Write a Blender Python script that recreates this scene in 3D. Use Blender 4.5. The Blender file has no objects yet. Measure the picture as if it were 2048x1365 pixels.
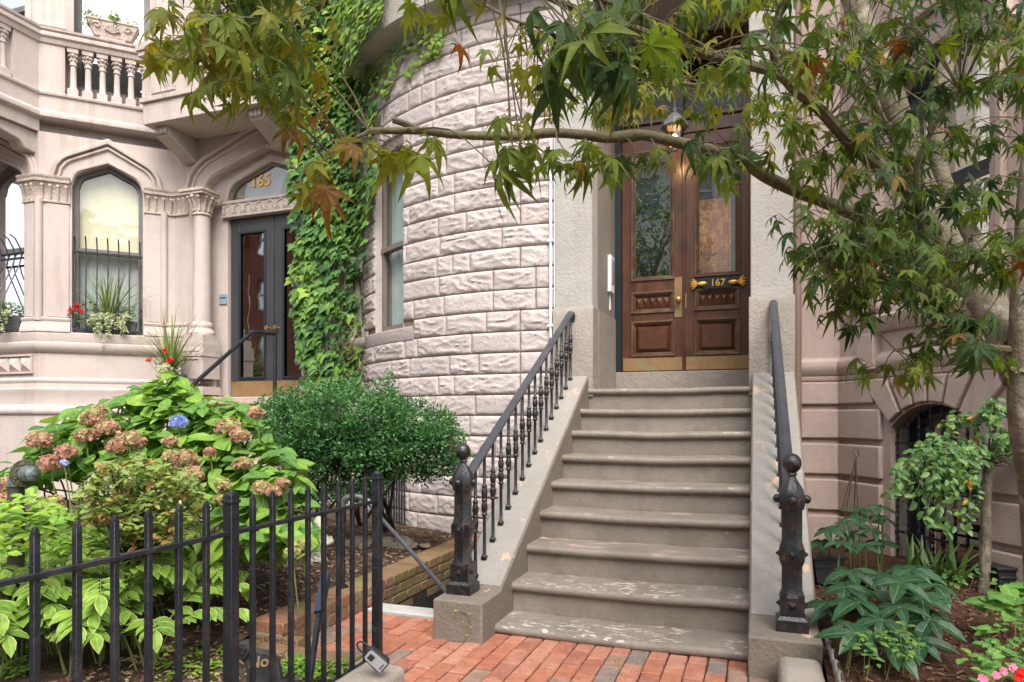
import bpy, bmesh, math, random
from mathutils import Vector, Matrix, noise
R = math.radians
random.seed(7)
sc = bpy.context.scene
COL = sc.collection

# ------------------------------------------------------------------ camera
F, CX, CY, TH, EYE = 1365.0, 1024.0, 836.0, 0.3457, 1.235      # focal length / principal point measured on the photograph
SN, CS = math.sin(TH), math.cos(TH)
cam = bpy.data.cameras.new('camera')
camo = bpy.data.objects.new('camera', cam)
COL.objects.link(camo)
cam.sensor_width = 36.0
cam.lens = F / 2048 * 36
cam.shift_y = (CY - 682.5) / 2048
cam.clip_start, cam.clip_end = 0.02, 500
camo.location = (0, 0, EYE)
camo.rotation_euler = (R(90), 0, TH)
sc.camera = camo

# ------------------------------------------------------------------ light
SUN_EL, SUN_AZ, SUN_PW, SKY = 52, 150, 1.5, 0.15               # azimuth clockwise from +Y; soft, thinly clouded day
world = bpy.data.worlds.new('World')
sc.world = world
world.use_nodes = True
nt = world.node_tree
bg = nt.nodes['Background']
sky = nt.nodes.new('ShaderNodeTexSky')
sky.sky_type = 'NISHITA'
sky.sun_disc = False
sky.sun_elevation = R(SUN_EL)
sky.sun_rotation = R(SUN_AZ)
sky.dust_density = 3.0
hsv = nt.nodes.new('ShaderNodeHueSaturation')
hsv.inputs['Saturation'].default_value = 0.35
nt.links.new(sky.outputs[0], hsv.inputs['Color'])
nt.links.new(hsv.outputs[0], bg.inputs[0])
bg.inputs[1].default_value = SKY
sl = bpy.data.lights.new('sun', 'SUN')
sl.energy, sl.angle, sl.color = SUN_PW, R(36), (1.0, 0.95, 0.88)
so = bpy.data.objects.new('sun', sl)
COL.objects.link(so)
az, el = R(SUN_AZ), R(SUN_EL)
sd = Vector((math.sin(az) * math.cos(el), math.cos(az) * math.cos(el), math.sin(el)))
so.rotation_euler = sd.to_track_quat('Z', 'Y').to_euler()
so.location = (3, -6, 14)
sc.view_settings.view_transform = 'Standard'
sc.view_settings.look = 'None'
sc.view_settings.gamma = 1
sc.view_settings.exposure = 1.36
sc.render.engine = 'CYCLES'
sc.cycles.use_denoising = True
sc.cycles.max_bounces = 7
sc.cycles.transparent_max_bounces = 8
sc.cycles.caustics_reflective = False
sc.cycles.caustics_refractive = False

# ------------------------------------------------------------------ measuring: a pixel of the 2048 px photograph and one known coordinate -> a place
def ray(x, y):
    u, v = (x - CX) / F, (CY - y) / F
    return Vector((-SN + CS * u, CS + SN * u, v))
def at_d(x, y, d): return ray(x, y) * d + Vector((0, 0, EYE))
def at_Y(x, y, Y):
    r = ray(x, y); return at_d(x, y, Y / r.y)
def at_X(x, y, X):
    r = ray(x, y); return at_d(x, y, X / r.x)
def at_Z(x, y, Z):
    return at_d(x, y, (Z - EYE) / ray(x, y).z)

# ------------------------------------------------------------------ mesh building
class MB:
    def __init__(s, M=None):
        s.V, s.F, s.MI, s.T, s.UV, s.M = [], [], [], [], [], M
    def add(s, verts, faces, mi=0, tint=0.0, uvs=None):
        b = len(s.V)
        if s.M is not None:
            s.V += [tuple(s.M @ Vector(v)) for v in verts]
        else:
            s.V += [tuple(v) for v in verts]
        for i, f in enumerate(faces):
            s.F.append(tuple(b + k for k in f)); s.MI.append(mi); s.T.append(tint)
            s.UV.append([uvs[k] for k in f] if uvs else None)
        return s
    def box(s, x0, x1, y0, y1, z0, z1, mi=0, tint=0.0):
        v = [(x0,y0,z0),(x1,y0,z0),(x1,y1,z0),(x0,y1,z0),(x0,y0,z1),(x1,y0,z1),(x1,y1,z1),(x0,y1,z1)]
        return s.add(v, [(3,2,1,0),(4,5,6,7),(0,1,5,4),(1,2,6,5),(2,3,7,6),(3,0,4,7)], mi, tint)
    def prism(s, poly, axis, a0, a1, mi=0, tint=0.0):
        n = len(poly)
        def p(q, a):
            return {'x': (a, q[0], q[1]), 'y': (q[0], a, q[1]), 'z': (q[0], q[1], a)}[axis]
        v = [p(q, a0) for q in poly] + [p(q, a1) for q in poly]
        f = [tuple(range(n))[::-1], tuple(range(n, 2*n))] + [(i, (i+1) % n, n + (i+1) % n, n + i) for i in range(n)]
        return s.add(v, f, mi, tint)
    def lathe(s, prof, c=(0,0,0), n=16, mi=0, axis=None, rot=0.0):
        c = Vector(c)
        if axis is None: a, b, w = Vector((1,0,0)), Vector((0,1,0)), Vector((0,0,1))
        else:
            w = Vector(axis).normalized()
            a = w.orthogonal().normalized(); b = w.cross(a)
        v, f = [], []
        for r, z in prof:
            for k in range(n):
                t = rot + 2 * math.pi * k / n
                v.append(c + a * (r * math.cos(t)) + b * (r * math.sin(t)) + w * z)
        for i in range(len(prof) - 1):
            for k in range(n):
                k2 = (k + 1) % n
                f.append((i*n + k, i*n + k2, (i+1)*n + k2, (i+1)*n + k))
        f.append(tuple(range(n))[::-1]); f.append(tuple(range((len(prof)-1)*n, len(prof)*n)))
        return s.add(v, f, mi)
    def tube(s, pts, rad, n=8, mi=0, tint=0.0, caps=True):
        pts = [Vector(p) for p in pts]
        if not hasattr(rad, '__len__'): rad = [rad] * len(pts)
        v, f = [], []
        t0 = (pts[1] - pts[0]).normalized()
        a = t0.orthogonal().normalized()
        for i, p in enumerate(pts):
            t = (pts[min(i+1, len(pts)-1)] - pts[max(i-1, 0)])
            if t.length < 1e-9: t = t0
            t.normalize()
            a = (a - t * a.dot(t))
            a = a.normalized() if a.length > 1e-6 else t.orthogonal().normalized()
            b = t.cross(a)
            for k in range(n):
                q = 2 * math.pi * k / n
                v.append(p + (a * math.cos(q) + b * math.sin(q)) * rad[i])
        for i in range(len(pts) - 1):
            for k in range(n):
                k2 = (k + 1) % n
                f.append((i*n + k, i*n + k2, (i+1)*n + k2, (i+1)*n + k))
        if caps:
            f.append(tuple(range(n))[::-1]); f.append(tuple(range((len(pts)-1)*n, len(pts)*n)))
        return s.add(v, f, mi, tint)
    def ball(s, c, r, mi=0, nu=12, nv=8, sc3=(1,1,1), bump=0.0, tint=0.0):
        v, f = [], []
        for i in range(nv + 1):
            th = math.pi * i / nv
            for k in range(nu):
                ph = 2 * math.pi * k / nu
                q = Vector((math.sin(th)*math.cos(ph)*sc3[0], math.sin(th)*math.sin(ph)*sc3[1], -math.cos(th)*sc3[2]))
                rr = r * (1 + bump * noise.noise(q * 2.3 + Vector(c) * 7))
                v.append(Vector(c) + q * rr)
        for i in range(nv):
            for k in range(nu):
                k2 = (k + 1) % nu
                f.append((i*nu + k, i*nu + k2, (i+1)*nu + k2, (i+1)*nu + k))
        return s.add(v, f, mi, tint)
    def build(s, name, mats, parent=None, smooth=False, bevel=0.0, seg=2, kind=None, weld=False):
        me = bpy.data.meshes.new(name)
        me.from_pydata(s.V, [], s.F)
        if not isinstance(mats, (list, tuple)): mats = [mats]
        for m in mats: me.materials.append(m)
        me.polygons.foreach_set('material_index', s.MI)
        at = me.attributes.new('tint', 'FLOAT', 'FACE')
        at.data.foreach_set('value', s.T)
        if any(u is not None for u in s.UV):
            ul = me.uv_layers.new(name='UVMap')
            flat = []
            for f, u in zip(s.F, s.UV):
                for k in range(len(f)):
                    flat += list(u[k]) if u else [0.5, 0.5]
            ul.data.foreach_set('uv', flat)
        if bevel or weld:
            bm = bmesh.new(); bm.from_mesh(me)
            if weld: bmesh.ops.remove_doubles(bm, verts=bm.verts, dist=0.0004)
            bmesh.ops.recalc_face_normals(bm, faces=bm.faces)
            bm.to_mesh(me); bm.free()
        me.update()
        o = bpy.data.objects.new(name, me)
        COL.objects.link(o)
        if smooth:
            me.polygons.foreach_set('use_smooth', [True] * len(me.polygons))
            me.set_sharp_from_angle(angle=R(smooth if smooth is not True else 40))
        if bevel:
            b = o.modifiers.new('edge', 'BEVEL'); b.width = bevel; b.segments = seg; b.limit_method = 'ANGLE'; b.angle_limit = R(35)
            if not smooth:
                me.polygons.foreach_set('use_smooth', [True] * len(me.polygons)); me.set_sharp_from_angle(angle=R(60))
        if parent is not None:
            o.parent = parent
            o.location = -wloc(parent)
        if kind: o['kind'] = kind
        return o

def wloc(o):
    v = Vector((0, 0, 0))
    while o is not None:
        v += Vector(o.location); o = o.parent
    return v
def tag(o, label=None, cat=None, group=None, kind=None):
    if label: o['label'] = label
    if cat: o['category'] = cat
    if group: o['group'] = group
    if kind: o['kind'] = kind
    return o
def thing(name, label, cat, loc=(0,0,0), group=None):
    o = bpy.data.objects.new(name, None)
    COL.objects.link(o); o.location = loc; o.empty_display_size = 0.1
    return tag(o, label, cat, group)
def copy_tree(o, parent=None):
    c = o.copy(); COL.objects.link(c)
    if parent is not None: c.parent = parent
    for ch in list(o.children): copy_tree(ch, c)
    return c
def frame(origin, d):
    d = Vector((d[0], d[1], 0)).normalized()
    i = Vector((-d.y, d.x, 0))
    return Matrix(((d.x, i.x, 0, origin[0]), (d.y, i.y, 0, origin[1]), (0, 0, 1, origin[2] if len(origin) > 2 else 0), (0, 0, 0, 1)))
def text(name, s, size, M, m, parent, ext=0.004, bold=0.0, shear=0.0, align='CENTER'):
    cu = bpy.data.curves.new(name, 'FONT')
    cu.body, cu.size, cu.extrude, cu.offset, cu.shear = s, size, ext, bold, shear
    cu.align_x, cu.align_y = align, 'CENTER'
    cu.materials.append(m)
    tmp = bpy.data.objects.new('lettering_curve', cu)
    me = bpy.data.meshes.new_from_object(tmp)
    bpy.data.objects.remove(tmp)
    o = bpy.data.objects.new(name, me); COL.objects.link(o)
    o.parent = parent
    L = M.copy(); L.translation = M.translation - wloc(parent)
    o.matrix_local = L
    return o

# ------------------------------------------------------------------ materials
def _n(t, k, **kw):
    n = t.nodes.new(k)
    for a, b in kw.items():
        if a in n.inputs.keys() if isinstance(a, str) else False: n.inputs[a].default_value = b
        else: setattr(n, a, b)
    return n
def mat(name, col, rough=0.6, spec=0.3, metal=0.0, var=None, bump=None, stain=None, streak=None, coat=0.0, tintcols=None, patch=None):
    """var=(scale, amount) mottling; bump=[(scale, strength, stretch)]; stain=(scale, colour, amount); streak=(colour, amount) rain streaks; patch=[(scale vec, threshold, colour, zmax, xoffset)] bare patches on upward faces"""
    m = bpy.data.materials.new(name); m.use_nodes = True
    t = m.node_tree; L = t.links.new
    b = t.nodes['Principled BSDF']
    b.inputs['Roughness'].default_value = rough
    b.inputs['Specular IOR Level'].default_value = spec
    b.inputs['Metallic'].default_value = metal
    if coat: b.inputs['Coat Weight'].default_value = coat; b.inputs['Coat Roughness'].default_value = 0.2
    geo = t.nodes.new('ShaderNodeNewGeometry')
    rgb = t.nodes.new('ShaderNodeRGB'); rgb.outputs[0].default_value = (*col, 1)
    out = rgb.outputs[0]
    def mix(a, bcol, fac, blend='MIX'):
        x = t.nodes.new('ShaderNodeMix'); x.data_type = 'RGBA'; x.blend_type = blend
        if isinstance(fac, float): x.inputs[0].default_value = fac
        else: L(fac, x.inputs[0])
        L(a, x.inputs[6])
        if isinstance(bcol, tuple): x.inputs[7].default_value = (*bcol, 1)
        else: L(bcol, x.inputs[7])
        return x.outputs[2]
    def noi(scale, det=4, vec=None, stretch=None, rough=0.55):
        x = t.nodes.new('ShaderNodeTexNoise'); x.inputs['Scale'].default_value = scale
        x.inputs['Detail'].default_value = det; x.inputs['Roughness'].default_value = rough
        src = geo.outputs['Position']
        if stretch:
            mp = t.nodes.new('ShaderNodeMapping'); mp.inputs['Scale'].default_value = stretch
            L(src, mp.inputs[0]); src = mp.outputs[0]
        L(src, x.inputs['Vector'])
        return x.outputs['Fac']
    def ramp(src, a, c):
        x = t.nodes.new('ShaderNodeMapRange'); x.inputs[1].default_value = a; x.inputs[2].default_value = c
        x.interpolation_type = 'SMOOTHSTEP'
        L(src, x.inputs[0]); return x.outputs[0]
    def mul(a, c):
        x = t.nodes.new('ShaderNodeMath'); x.operation = 'MULTIPLY'; L(a, x.inputs[0])
        if isinstance(c, float): x.inputs[1].default_value = c
        else: L(c, x.inputs[1])
        return x.outputs[0]
    if tintcols:
        at = t.nodes.new('ShaderNodeAttribute'); at.attribute_name = 'tint'
        cr = t.nodes.new('ShaderNodeValToRGB')
        while len(cr.color_ramp.elements) < len(tintcols): cr.color_ramp.elements.new(0.5)
        for i, c in enumerate(tintcols):
            cr.color_ramp.elements[i].position = i / (len(tintcols) - 1); cr.color_ramp.elements[i].color = (*c, 1)
        L(at.outputs['Fac'], cr.inputs[0]); out = cr.outputs[0]
    if var:
        f = ramp(noi(var[0], 5), 0.3, 0.7)
        out = mix(out, mix(out, tuple(1 - var[1] for _ in range(3)), 1.0, 'MULTIPLY'), f)
        f2 = ramp(noi(var[0] * 9, 3), 0.35, 0.75)
        out = mix(out, mix(out, tuple(1 - var[1] * .6 for _ in range(3)), 1.0, 'MULTIPLY'), f2)
    if stain:
        f = mul(ramp(noi(stain[0], 6, rough=0.65), 0.48, 0.68), stain[2])
        out = mix(out, stain[1], f)
    if streak:
        f = mul(mul(ramp(noi(1.0, 5, stretch=(11, 11, 0.6)), 0.45, 0.68), ramp(noi(0.9, 3), 0.35, 0.62)), streak[1])
        out = mix(out, streak[0], f)
    if patch:
        sep = t.nodes.new('ShaderNodeSeparateXYZ'); L(geo.outputs['Normal'], sep.inputs[0])
        sp = t.nodes.new('ShaderNodeSeparateXYZ'); L(geo.outputs['Position'], sp.inputs[0])
        for stretch, thr, pc, z0, z1, sharp in patch:
            f = ramp(noi(1.0, 7, stretch=stretch, rough=0.68), thr, thr + sharp)
            big = ramp(noi(2.1, 2), 0.36, 0.52)
            f = mul(mul(f, big), ramp(sep.outputs[2], 0.3, 0.8))
            f = mul(f, ramp(sp.outputs[2], z0, z0 + 0.01)); f = mul(f, ramp(sp.outputs[2], z1 + 0.01, z1))
            out = mix(out, pc, f)
    L(out, b.inputs['Base Color'])
    prev = None
    for (s, st, stretch) in (bump or []):
        bn = t.nodes.new('ShaderNodeBump'); bn.inputs['Strength'].default_value = st; bn.inputs['Distance'].default_value = 0.02
        L(noi(s, 6, stretch=stretch), bn.inputs['Height'])
        if prev: L(prev, bn.inputs['Normal'])
        prev = bn.outputs[0]
    if prev: L(prev, b.inputs['Normal'])
    rv = t.nodes.new('ShaderNodeMapRange'); rv.inputs[3].default_value = max(0.02, rough - 0.12); rv.inputs[4].default_value = min(1, rough + 0.12)
    L(noi(14, 3), rv.inputs[0]); L(rv.outputs[0], b.inputs['Roughness'])
    return m

def leafmat(name, cols, trans=0.35, rough=0.45, spec=0.35, vein=None, edge=None):
    m = bpy.data.materials.new(name); m.use_nodes = True
    t = m.node_tree; L = t.links.new
    b = t.nodes['Principled BSDF']; out = t.nodes['Material Output']
    at = t.nodes.new('ShaderNodeAttribute'); at.attribute_name = 'tint'
    cr = t.nodes.new('ShaderNodeValToRGB')
    while len(cr.color_ramp.elements) < len(cols): cr.color_ramp.elements.new(0.5)
    for i, c in enumerate(cols):
        cr.color_ramp.elements[i].position = i / (len(cols) - 1); cr.color_ramp.elements[i].color = (*c, 1)
    L(at.outputs['Fac'], cr.inputs[0])
    c = cr.outputs[0]
    no = t.nodes.new('ShaderNodeTexNoise'); no.inputs['Scale'].default_value = 28; no.inputs['Detail'].default_value = 3
    g = t.nodes.new('ShaderNodeNewGeometry'); L(g.outputs['Position'], no.inputs['Vector'])
    hs = t.nodes.new('ShaderNodeHueSaturation'); mr = t.nodes.new('ShaderNodeMapRange')
    mr.inputs[1].default_value, mr.inputs[2].default_value, mr.inputs[3].default_value, mr.inputs[4].default_value = 0.3, 0.7, 0.75, 1.25
    L(no.outputs['Fac'], mr.inputs[0]); L(mr.outputs[0], hs.inputs['Value']); L(c, hs.inputs['Color']); c = hs.outputs[0]
    if vein or edge:
        uv = t.nodes.new('ShaderNodeUVMap'); sp = t.nodes.new('ShaderNodeSeparateXYZ'); L(uv.outputs[0], sp.inputs[0])
        ab = t.nodes.new('ShaderNodeMath'); ab.operation = 'ABSOLUTE'; sb = t.nodes.new('ShaderNodeMath'); sb.operation = 'SUBTRACT'
        L(sp.outputs[0], sb.inputs[0]); sb.inputs[1].default_value = 0.5; L(sb.outputs[0], ab.inputs[0])
        def mixin(c, col, lo, hi):
            r = t.nodes.new('ShaderNodeMapRange'); r.inputs[1].default_value = lo; r.inputs[2].default_value = hi
            L(ab.outputs[0], r.inputs[0])
            x = t.nodes.new('ShaderNodeMix'); x.data_type = 'RGBA'; L(r.outputs[0], x.inputs[0]); L(c, x.inputs[6]); x.inputs[7].default_value = (*col, 1)
            return x.outputs[2]
        if vein: c = mixin(c, vein, 0.05, 0.015)
        if edge: c = mixin(c, edge, 0.41, 0.46)
    L(c, b.inputs['Base Color'])
    b.inputs['Roughness'].default_value = rough; b.inputs['Specular IOR Level'].default_value = spec
    tr = t.nodes.new('ShaderNodeBsdfTranslucent')
    h2 = t.nodes.new('ShaderNodeHueSaturation'); h2.inputs['Value'].default_value = 1.5; h2.inputs['Saturation'].default_value = 1.1; h2.inputs['Hue'].default_value = 0.49
    L(c, h2.inputs['Color']); L(h2.outputs[0], tr.inputs[0])
    mx = t.nodes.new('ShaderNodeMixShader'); mx.inputs[0].default_value = trans
    L(b.outputs[0], mx.inputs[1]); L(tr.outputs[0], mx.inputs[2]); L(mx.outputs[0], out.inputs[0])
    return m

def glassmat(name, refl=0.12, boost=2.0, tint=(0.86, 0.9, 0.9), wav=0.0):
    m = bpy.data.materials.new(name); m.use_nodes = True
    t = m.node_tree; L = t.links.new
    t.nodes.remove(t.nodes['Principled BSDF']); out = t.nodes['Material Output']
    tr = t.nodes.new('ShaderNodeBsdfTransparent'); tr.inputs[0].default_value = (*tint, 1)
    gl = t.nodes.new('ShaderNodeBsdfGlossy'); gl.inputs['Roughness'].default_value = 0.015
    lw = t.nodes.new('ShaderNodeFresnel'); lw.inputs[0].default_value = 1.5
    ma = t.nodes.new('ShaderNodeMath'); ma.operation = 'MULTIPLY_ADD'; ma.use_clamp = True
    L(lw.outputs[0], ma.inputs[0]); ma.inputs[1].default_value = boost; ma.inputs[2].default_value = refl
    mx = t.nodes.new('ShaderNodeMixShader'); L(ma.outputs[0], mx.inputs[0]); L(tr.outputs[0], mx.inputs[1]); L(gl.outputs[0], mx.inputs[2])
    L(mx.outputs[0], out.inputs[0])
    if wav:
        no = t.nodes.new('ShaderNodeTexNoise'); no.inputs['Scale'].default_value = 2.2; g = t.nodes.new('ShaderNodeNewGeometry'); L(g.outputs['Position'], no.inputs['Vector'])
        bn = t.nodes.new('ShaderNodeBump'); bn.inputs['Strength'].default_value = wav; bn.inputs['Distance'].default_value = 0.05
        L(no.outputs['Fac'], bn.inputs['Height']); L(bn.outputs[0], gl.inputs['Normal'])
    return m
def emit(name, col, st):
    m = bpy.data.materials.new(name); m.use_nodes = True
    t = m.node_tree; b = t.nodes['Principled BSDF']
    b.inputs['Base Color'].default_value = (*col, 1); b.inputs['Emission Color'].default_value = (*col, 1); b.inputs['Emission Strength'].default_value = st
    return m

M = {}
M['rock'] = mat('rock_face_stone', (0.545, 0.47, 0.445), 0.85, 0.15, var=(2.2, 0.13), bump=[(22, 0.55, None), (90, 0.35, None)], tintcols=[(0.50, 0.43, 0.41), (0.545, 0.47, 0.445), (0.57, 0.505, 0.475), (0.535, 0.45, 0.42)], stain=(1.6, (0.45, 0.375, 0.35), 0.55), streak=((0.38, 0.31, 0.285), 0.35))
M['joint'] = mat('mortar_joint', (0.25, 0.20, 0.17), 0.9, 0.1, var=(9, 0.2))
M['brown'] = mat('pale_brownstone', (0.535, 0.455, 0.415), 0.8, 0.2, var=(1.3, 0.10), bump=[(70, 0.3, None), (7, 0.1, None)], streak=((0.36, 0.275, 0.235), 0.6), stain=(0.9, (0.47, 0.375, 0.325), 0.5))
M['carve'] = mat('carved_brownstone', (0.58, 0.48, 0.41), 0.85, 0.15, var=(9, 0.2), bump=[(38, 0.6, None)])
M['pink'] = mat('rusticated_pink_stone', (0.50, 0.385, 0.335), 0.8, 0.2, var=(1.6, 0.12), bump=[(80, 0.3, None), (14, 0.12, None)], streak=((0.30, 0.215, 0.18), 0.4))
M['stucco'] = mat('painted_stucco', (0.415, 0.39, 0.355), 0.75, 0.25, var=(1.5, 0.1), bump=[(9, 0.35, None), (45, 0.35, None)], stain=(1.1, (0.36, 0.33, 0.29), 0.5), streak=((0.30, 0.27, 0.235), 0.3))
M['stucco_mid'] = mat('grey_reveal', (0.23, 0.21, 0.185), 0.7, 0.3, var=(1.8, 0.12), bump=[(9, 0.3, None), (45, 0.35, None)])  # darker tone than the pilaster fronts, on the left inner side only
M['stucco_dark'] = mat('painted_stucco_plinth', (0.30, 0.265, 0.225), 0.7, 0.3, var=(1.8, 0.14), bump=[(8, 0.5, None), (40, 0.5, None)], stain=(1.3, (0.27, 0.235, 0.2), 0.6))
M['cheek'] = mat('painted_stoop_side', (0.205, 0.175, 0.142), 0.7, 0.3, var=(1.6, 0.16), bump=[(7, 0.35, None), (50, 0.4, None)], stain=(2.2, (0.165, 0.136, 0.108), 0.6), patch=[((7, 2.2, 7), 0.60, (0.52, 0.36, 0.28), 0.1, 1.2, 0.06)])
M['slope_slab'] = mat('pale_slope_top', (0.30, 0.28, 0.252), 0.65, 0.3, var=(1.8, 0.12), bump=[(9, 0.3, None), (50, 0.4, None)], stain=(1.6, (0.27, 0.24, 0.205), 0.6), patch=[((7, 2.2, 7), 0.585, (0.50, 0.34, 0.26), 0.1, 1.6, 0.05)])  # paler tone than the side walls, on a thin slab over their sloping tops
M['step'] = mat('painted_brown_steps', (0.245, 0.21, 0.175), 0.55, 0.4, var=(2.4, 0.22), bump=[(7, 0.16, None), (60, 0.28, None)], stain=(3.5, (0.155, 0.125, 0.096), 0.6),
    patch=[((14, 34, 34), 0.545, (0.50, 0.46, 0.38), 0.0, 0.245, 0.03), ((4, 9, 9), 0.545, (0.44, 0.31, 0.26), 0.26, 0.62, 0.08), ((5, 12, 12), 0.575, (0.46, 0.36, 0.31), 0.62, 1.6, 0.06)])
M['brick'] = mat('path_brick', (0.4, 0.1, 0.05), 0.8, 0.2, tintcols=[(0.48, 0.195, 0.12), (0.43, 0.16, 0.10), (0.52, 0.24, 0.16), (0.39, 0.15, 0.10), (0.35, 0.22, 0.155), (0.25, 0.20, 0.17)], var=(14, 0.22), bump=[(70, 0.5, None), (18, 0.25, None)], stain=(9, (0.50, 0.30, 0.22), 0.35))
M['joint_sand'] = mat('dark_joint_sand', (0.06, 0.045, 0.035), 0.95, 0.1, var=(30, 0.4))
M['wallbrick'] = mat('mossy_brick', (0.3, 0.2, 0.1), 0.85, 0.15, tintcols=[(0.27, 0.19, 0.10), (0.22, 0.165, 0.085), (0.30, 0.17, 0.10), (0.19, 0.125, 0.08), (0.34, 0.15, 0.09)], var=(10, 0.25), bump=[(50, 0.5, None)], stain=(5, (0.20, 0.20, 0.07), 0.6))
M['mortar'] = mat('pale_mortar', (0.34, 0.31, 0.24), 0.95, 0.1, var=(20, 0.25))
M['concrete'] = mat('grey_concrete', (0.50, 0.49, 0.47), 0.85, 0.2, var=(3, 0.14), bump=[(80, 0.4, None)])
M['kerb'] = mat('brown_granite_kerb', (0.33, 0.295, 0.25), 0.75, 0.25, var=(5, 0.16), bump=[(60, 0.5, None), (10, 0.2, None)], stain=(2.4, (0.24, 0.21, 0.17), 0.6))
M['black'] = mat('black_iron_paint', (0.012, 0.015, 0.021), 0.5, 0.38, var=(20, 0.3), bump=[(70, 0.3, None)], stain=(13, (0.05, 0.042, 0.04), 0.45))
M['iron'] = mat('old_black_cast_iron', (0.012, 0.013, 0.016), 0.26, 0.6, var=(12, 0.3), bump=[(110, 0.25, None)], stain=(17, (0.075, 0.040, 0.025), 0.5))
M['rail'] = mat('slate_iron_rail', (0.055, 0.06, 0.072), 0.42, 0.5, var=(10, 0.3), bump=[(50, 0.2, None)])
M['wood'] = mat('stained_oak_door', (0.105, 0.036, 0.015), 0.36, 0.45, var=(3, 0.3), bump=[(10, 0.15, (9, 9, 0.6))], streak=((0.17, 0.075, 0.035), 0.6), stain=(4, (0.035, 0.014, 0.008), 0.7), coat=0.4)
M['wood_trim'] = mat('worn_oak_moulding', (0.13, 0.065, 0.032), 0.42, 0.4, var=(8, 0.3), stain=(6, (0.24, 0.16, 0.10), 0.5))
M['brass'] = mat('tarnished_brass', (0.55, 0.34, 0.12), 0.36, 0.5, metal=0.85, var=(5, 0.35), stain=(6, (0.30, 0.30, 0.16), 0.6))
M['brass_flat'] = mat('dull_brass_plate', (0.36, 0.22, 0.10), 0.5, 0.5, metal=0.45, var=(4, 0.25), stain=(5, (0.25, 0.27, 0.16), 0.6))
M['gold'] = mat('gold_leaf', (0.85, 0.50, 0.10), 0.35, 0.5, metal=0.6)
M['navy'] = mat('near_black_paint', (0.012, 0.018, 0.026), 0.4, 0.45, bump=[(60, 0.1, None)])
M['greydoor'] = mat('charcoal_door_paint', (0.05, 0.05, 0.052), 0.4, 0.45, var=(3, 0.2))
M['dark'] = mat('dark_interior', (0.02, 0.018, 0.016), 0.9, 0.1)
M['frame_bronze'] = mat('bronze_window_frame', (0.20, 0.165, 0.13), 0.5, 0.4, var=(6, 0.15))
M['frame_grey'] = mat('grey_window_frame', (0.16, 0.15, 0.145), 0.5, 0.4, var=(6, 0.2))
M['frame_white'] = mat('pale_window_frame', (0.55, 0.52, 0.46), 0.5, 0.4)
M['glass'] = glassmat('window_glass', 0.10, 1.6)
M['glass_sky'] = glassmat('bright_window_glass', 0.55, 2.0, wav=0.06)
M['glass_door'] = glassmat('door_glass', 0.30, 2.2, wav=0.03)
M['curtain'] = mat('pale_curtain', (0.74, 0.83, 0.81), 0.9, 0.1, bump=[(1.0, 1.0, (26, 26, 0.2))], var=(5, 0.1))
M['blind'] = mat('cream_blind', (0.86, 0.76, 0.53), 0.9, 0.1, var=(1.2, 0.08), bump=[(3, 0.5, None)])
M['white'] = mat('white_enamel', (0.72, 0.72, 0.72), 0.35, 0.5)
M['grey_plastic'] = mat('silver_grey_plastic', (0.27, 0.28, 0.29), 0.4, 0.4)
M['rubber'] = mat('black_rubber', (0.018, 0.018, 0.02), 0.5, 0.4, bump=[(90, 0.2, None)])
M['planter'] = mat('slate_planter', (0.10, 0.105, 0.115), 0.6, 0.35, var=(4, 0.15))
M['plaque'] = mat('blue_grey_plaque', (0.22, 0.30, 0.38), 0.4, 0.5)
M['soil'] = mat('garden_soil', (0.095, 0.065, 0.045), 0.95, 0.1, var=(7, 0.35), bump=[(25, 1.0, None), (90, 0.8, None)], stain=(12, (0.20, 0.15, 0.11), 0.6))
M['mulch'] = mat('bark_mulch', (0.085, 0.042, 0.027), 0.95, 0.1, var=(9, 0.4), bump=[(30, 1.0, None), (110, 0.9, None)], stain=(20, (0.17, 0.095, 0.065), 0.6))
M['chip'] = mat('bark_chip', (0.1, 0.05, 0.03), 0.9, 0.1, tintcols=[(0.055, 0.028, 0.018), (0.12, 0.06, 0.036), (0.20, 0.12, 0.075), (0.33, 0.24, 0.16)])
M['ground'] = mat('pavement_ground', (0.22, 0.21, 0.2), 0.9, 0.15, var=(1.1, 0.2), bump=[(40, 0.3, None)])
M['asphalt'] = mat('asphalt', (0.05, 0.05, 0.052), 0.9, 0.2, var=(2, 0.2), bump=[(120, 0.6, None)])
M['bark'] = mat('maple_bark', (0.20, 0.165, 0.115), 0.85, 0.2, var=(9, 0.35), bump=[(24, 0.7, (1, 1, 0.35)), (80, 0.4, None)], stain=(11, (0.32, 0.29, 0.23), 0.7), streak=((0.11, 0.105, 0.045), 0.5))
M['branch'] = mat('maple_branch', (0.115, 0.095, 0.05), 0.75, 0.25, var=(16, 0.3), bump=[(50, 0.4, None)], stain=(9, (0.12, 0.125, 0.05), 0.6))
M['stem'] = mat('woody_stem', (0.13, 0.10, 0.055), 0.85, 0.2, var=(14, 0.35), bump=[(40, 0.6, None)], stain=(8, (0.22, 0.20, 0.07), 0.5))
M['green_stem'] = mat('green_stem', (0.19, 0.23, 0.07), 0.6, 0.3, var=(10, 0.2))
M['maple'] = leafmat('maple_leaf', [(0.024, 0.048, 0.018), (0.046, 0.084, 0.018), (0.088, 0.130, 0.018), (0.145, 0.175, 0.022), (0.22, 0.20, 0.026), (0.17, 0.095, 0.025), (0.15, 0.04, 0.018)], 0.45, 0.55, 0.2)
M['ivy'] = leafmat('ivy_leaf', [(0.035, 0.095, 0.035), (0.065, 0.155, 0.04), (0.11, 0.225, 0.045), (0.18, 0.30, 0.05), (0.29, 0.39, 0.055)], 0.24, 0.5, 0.22)
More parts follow.
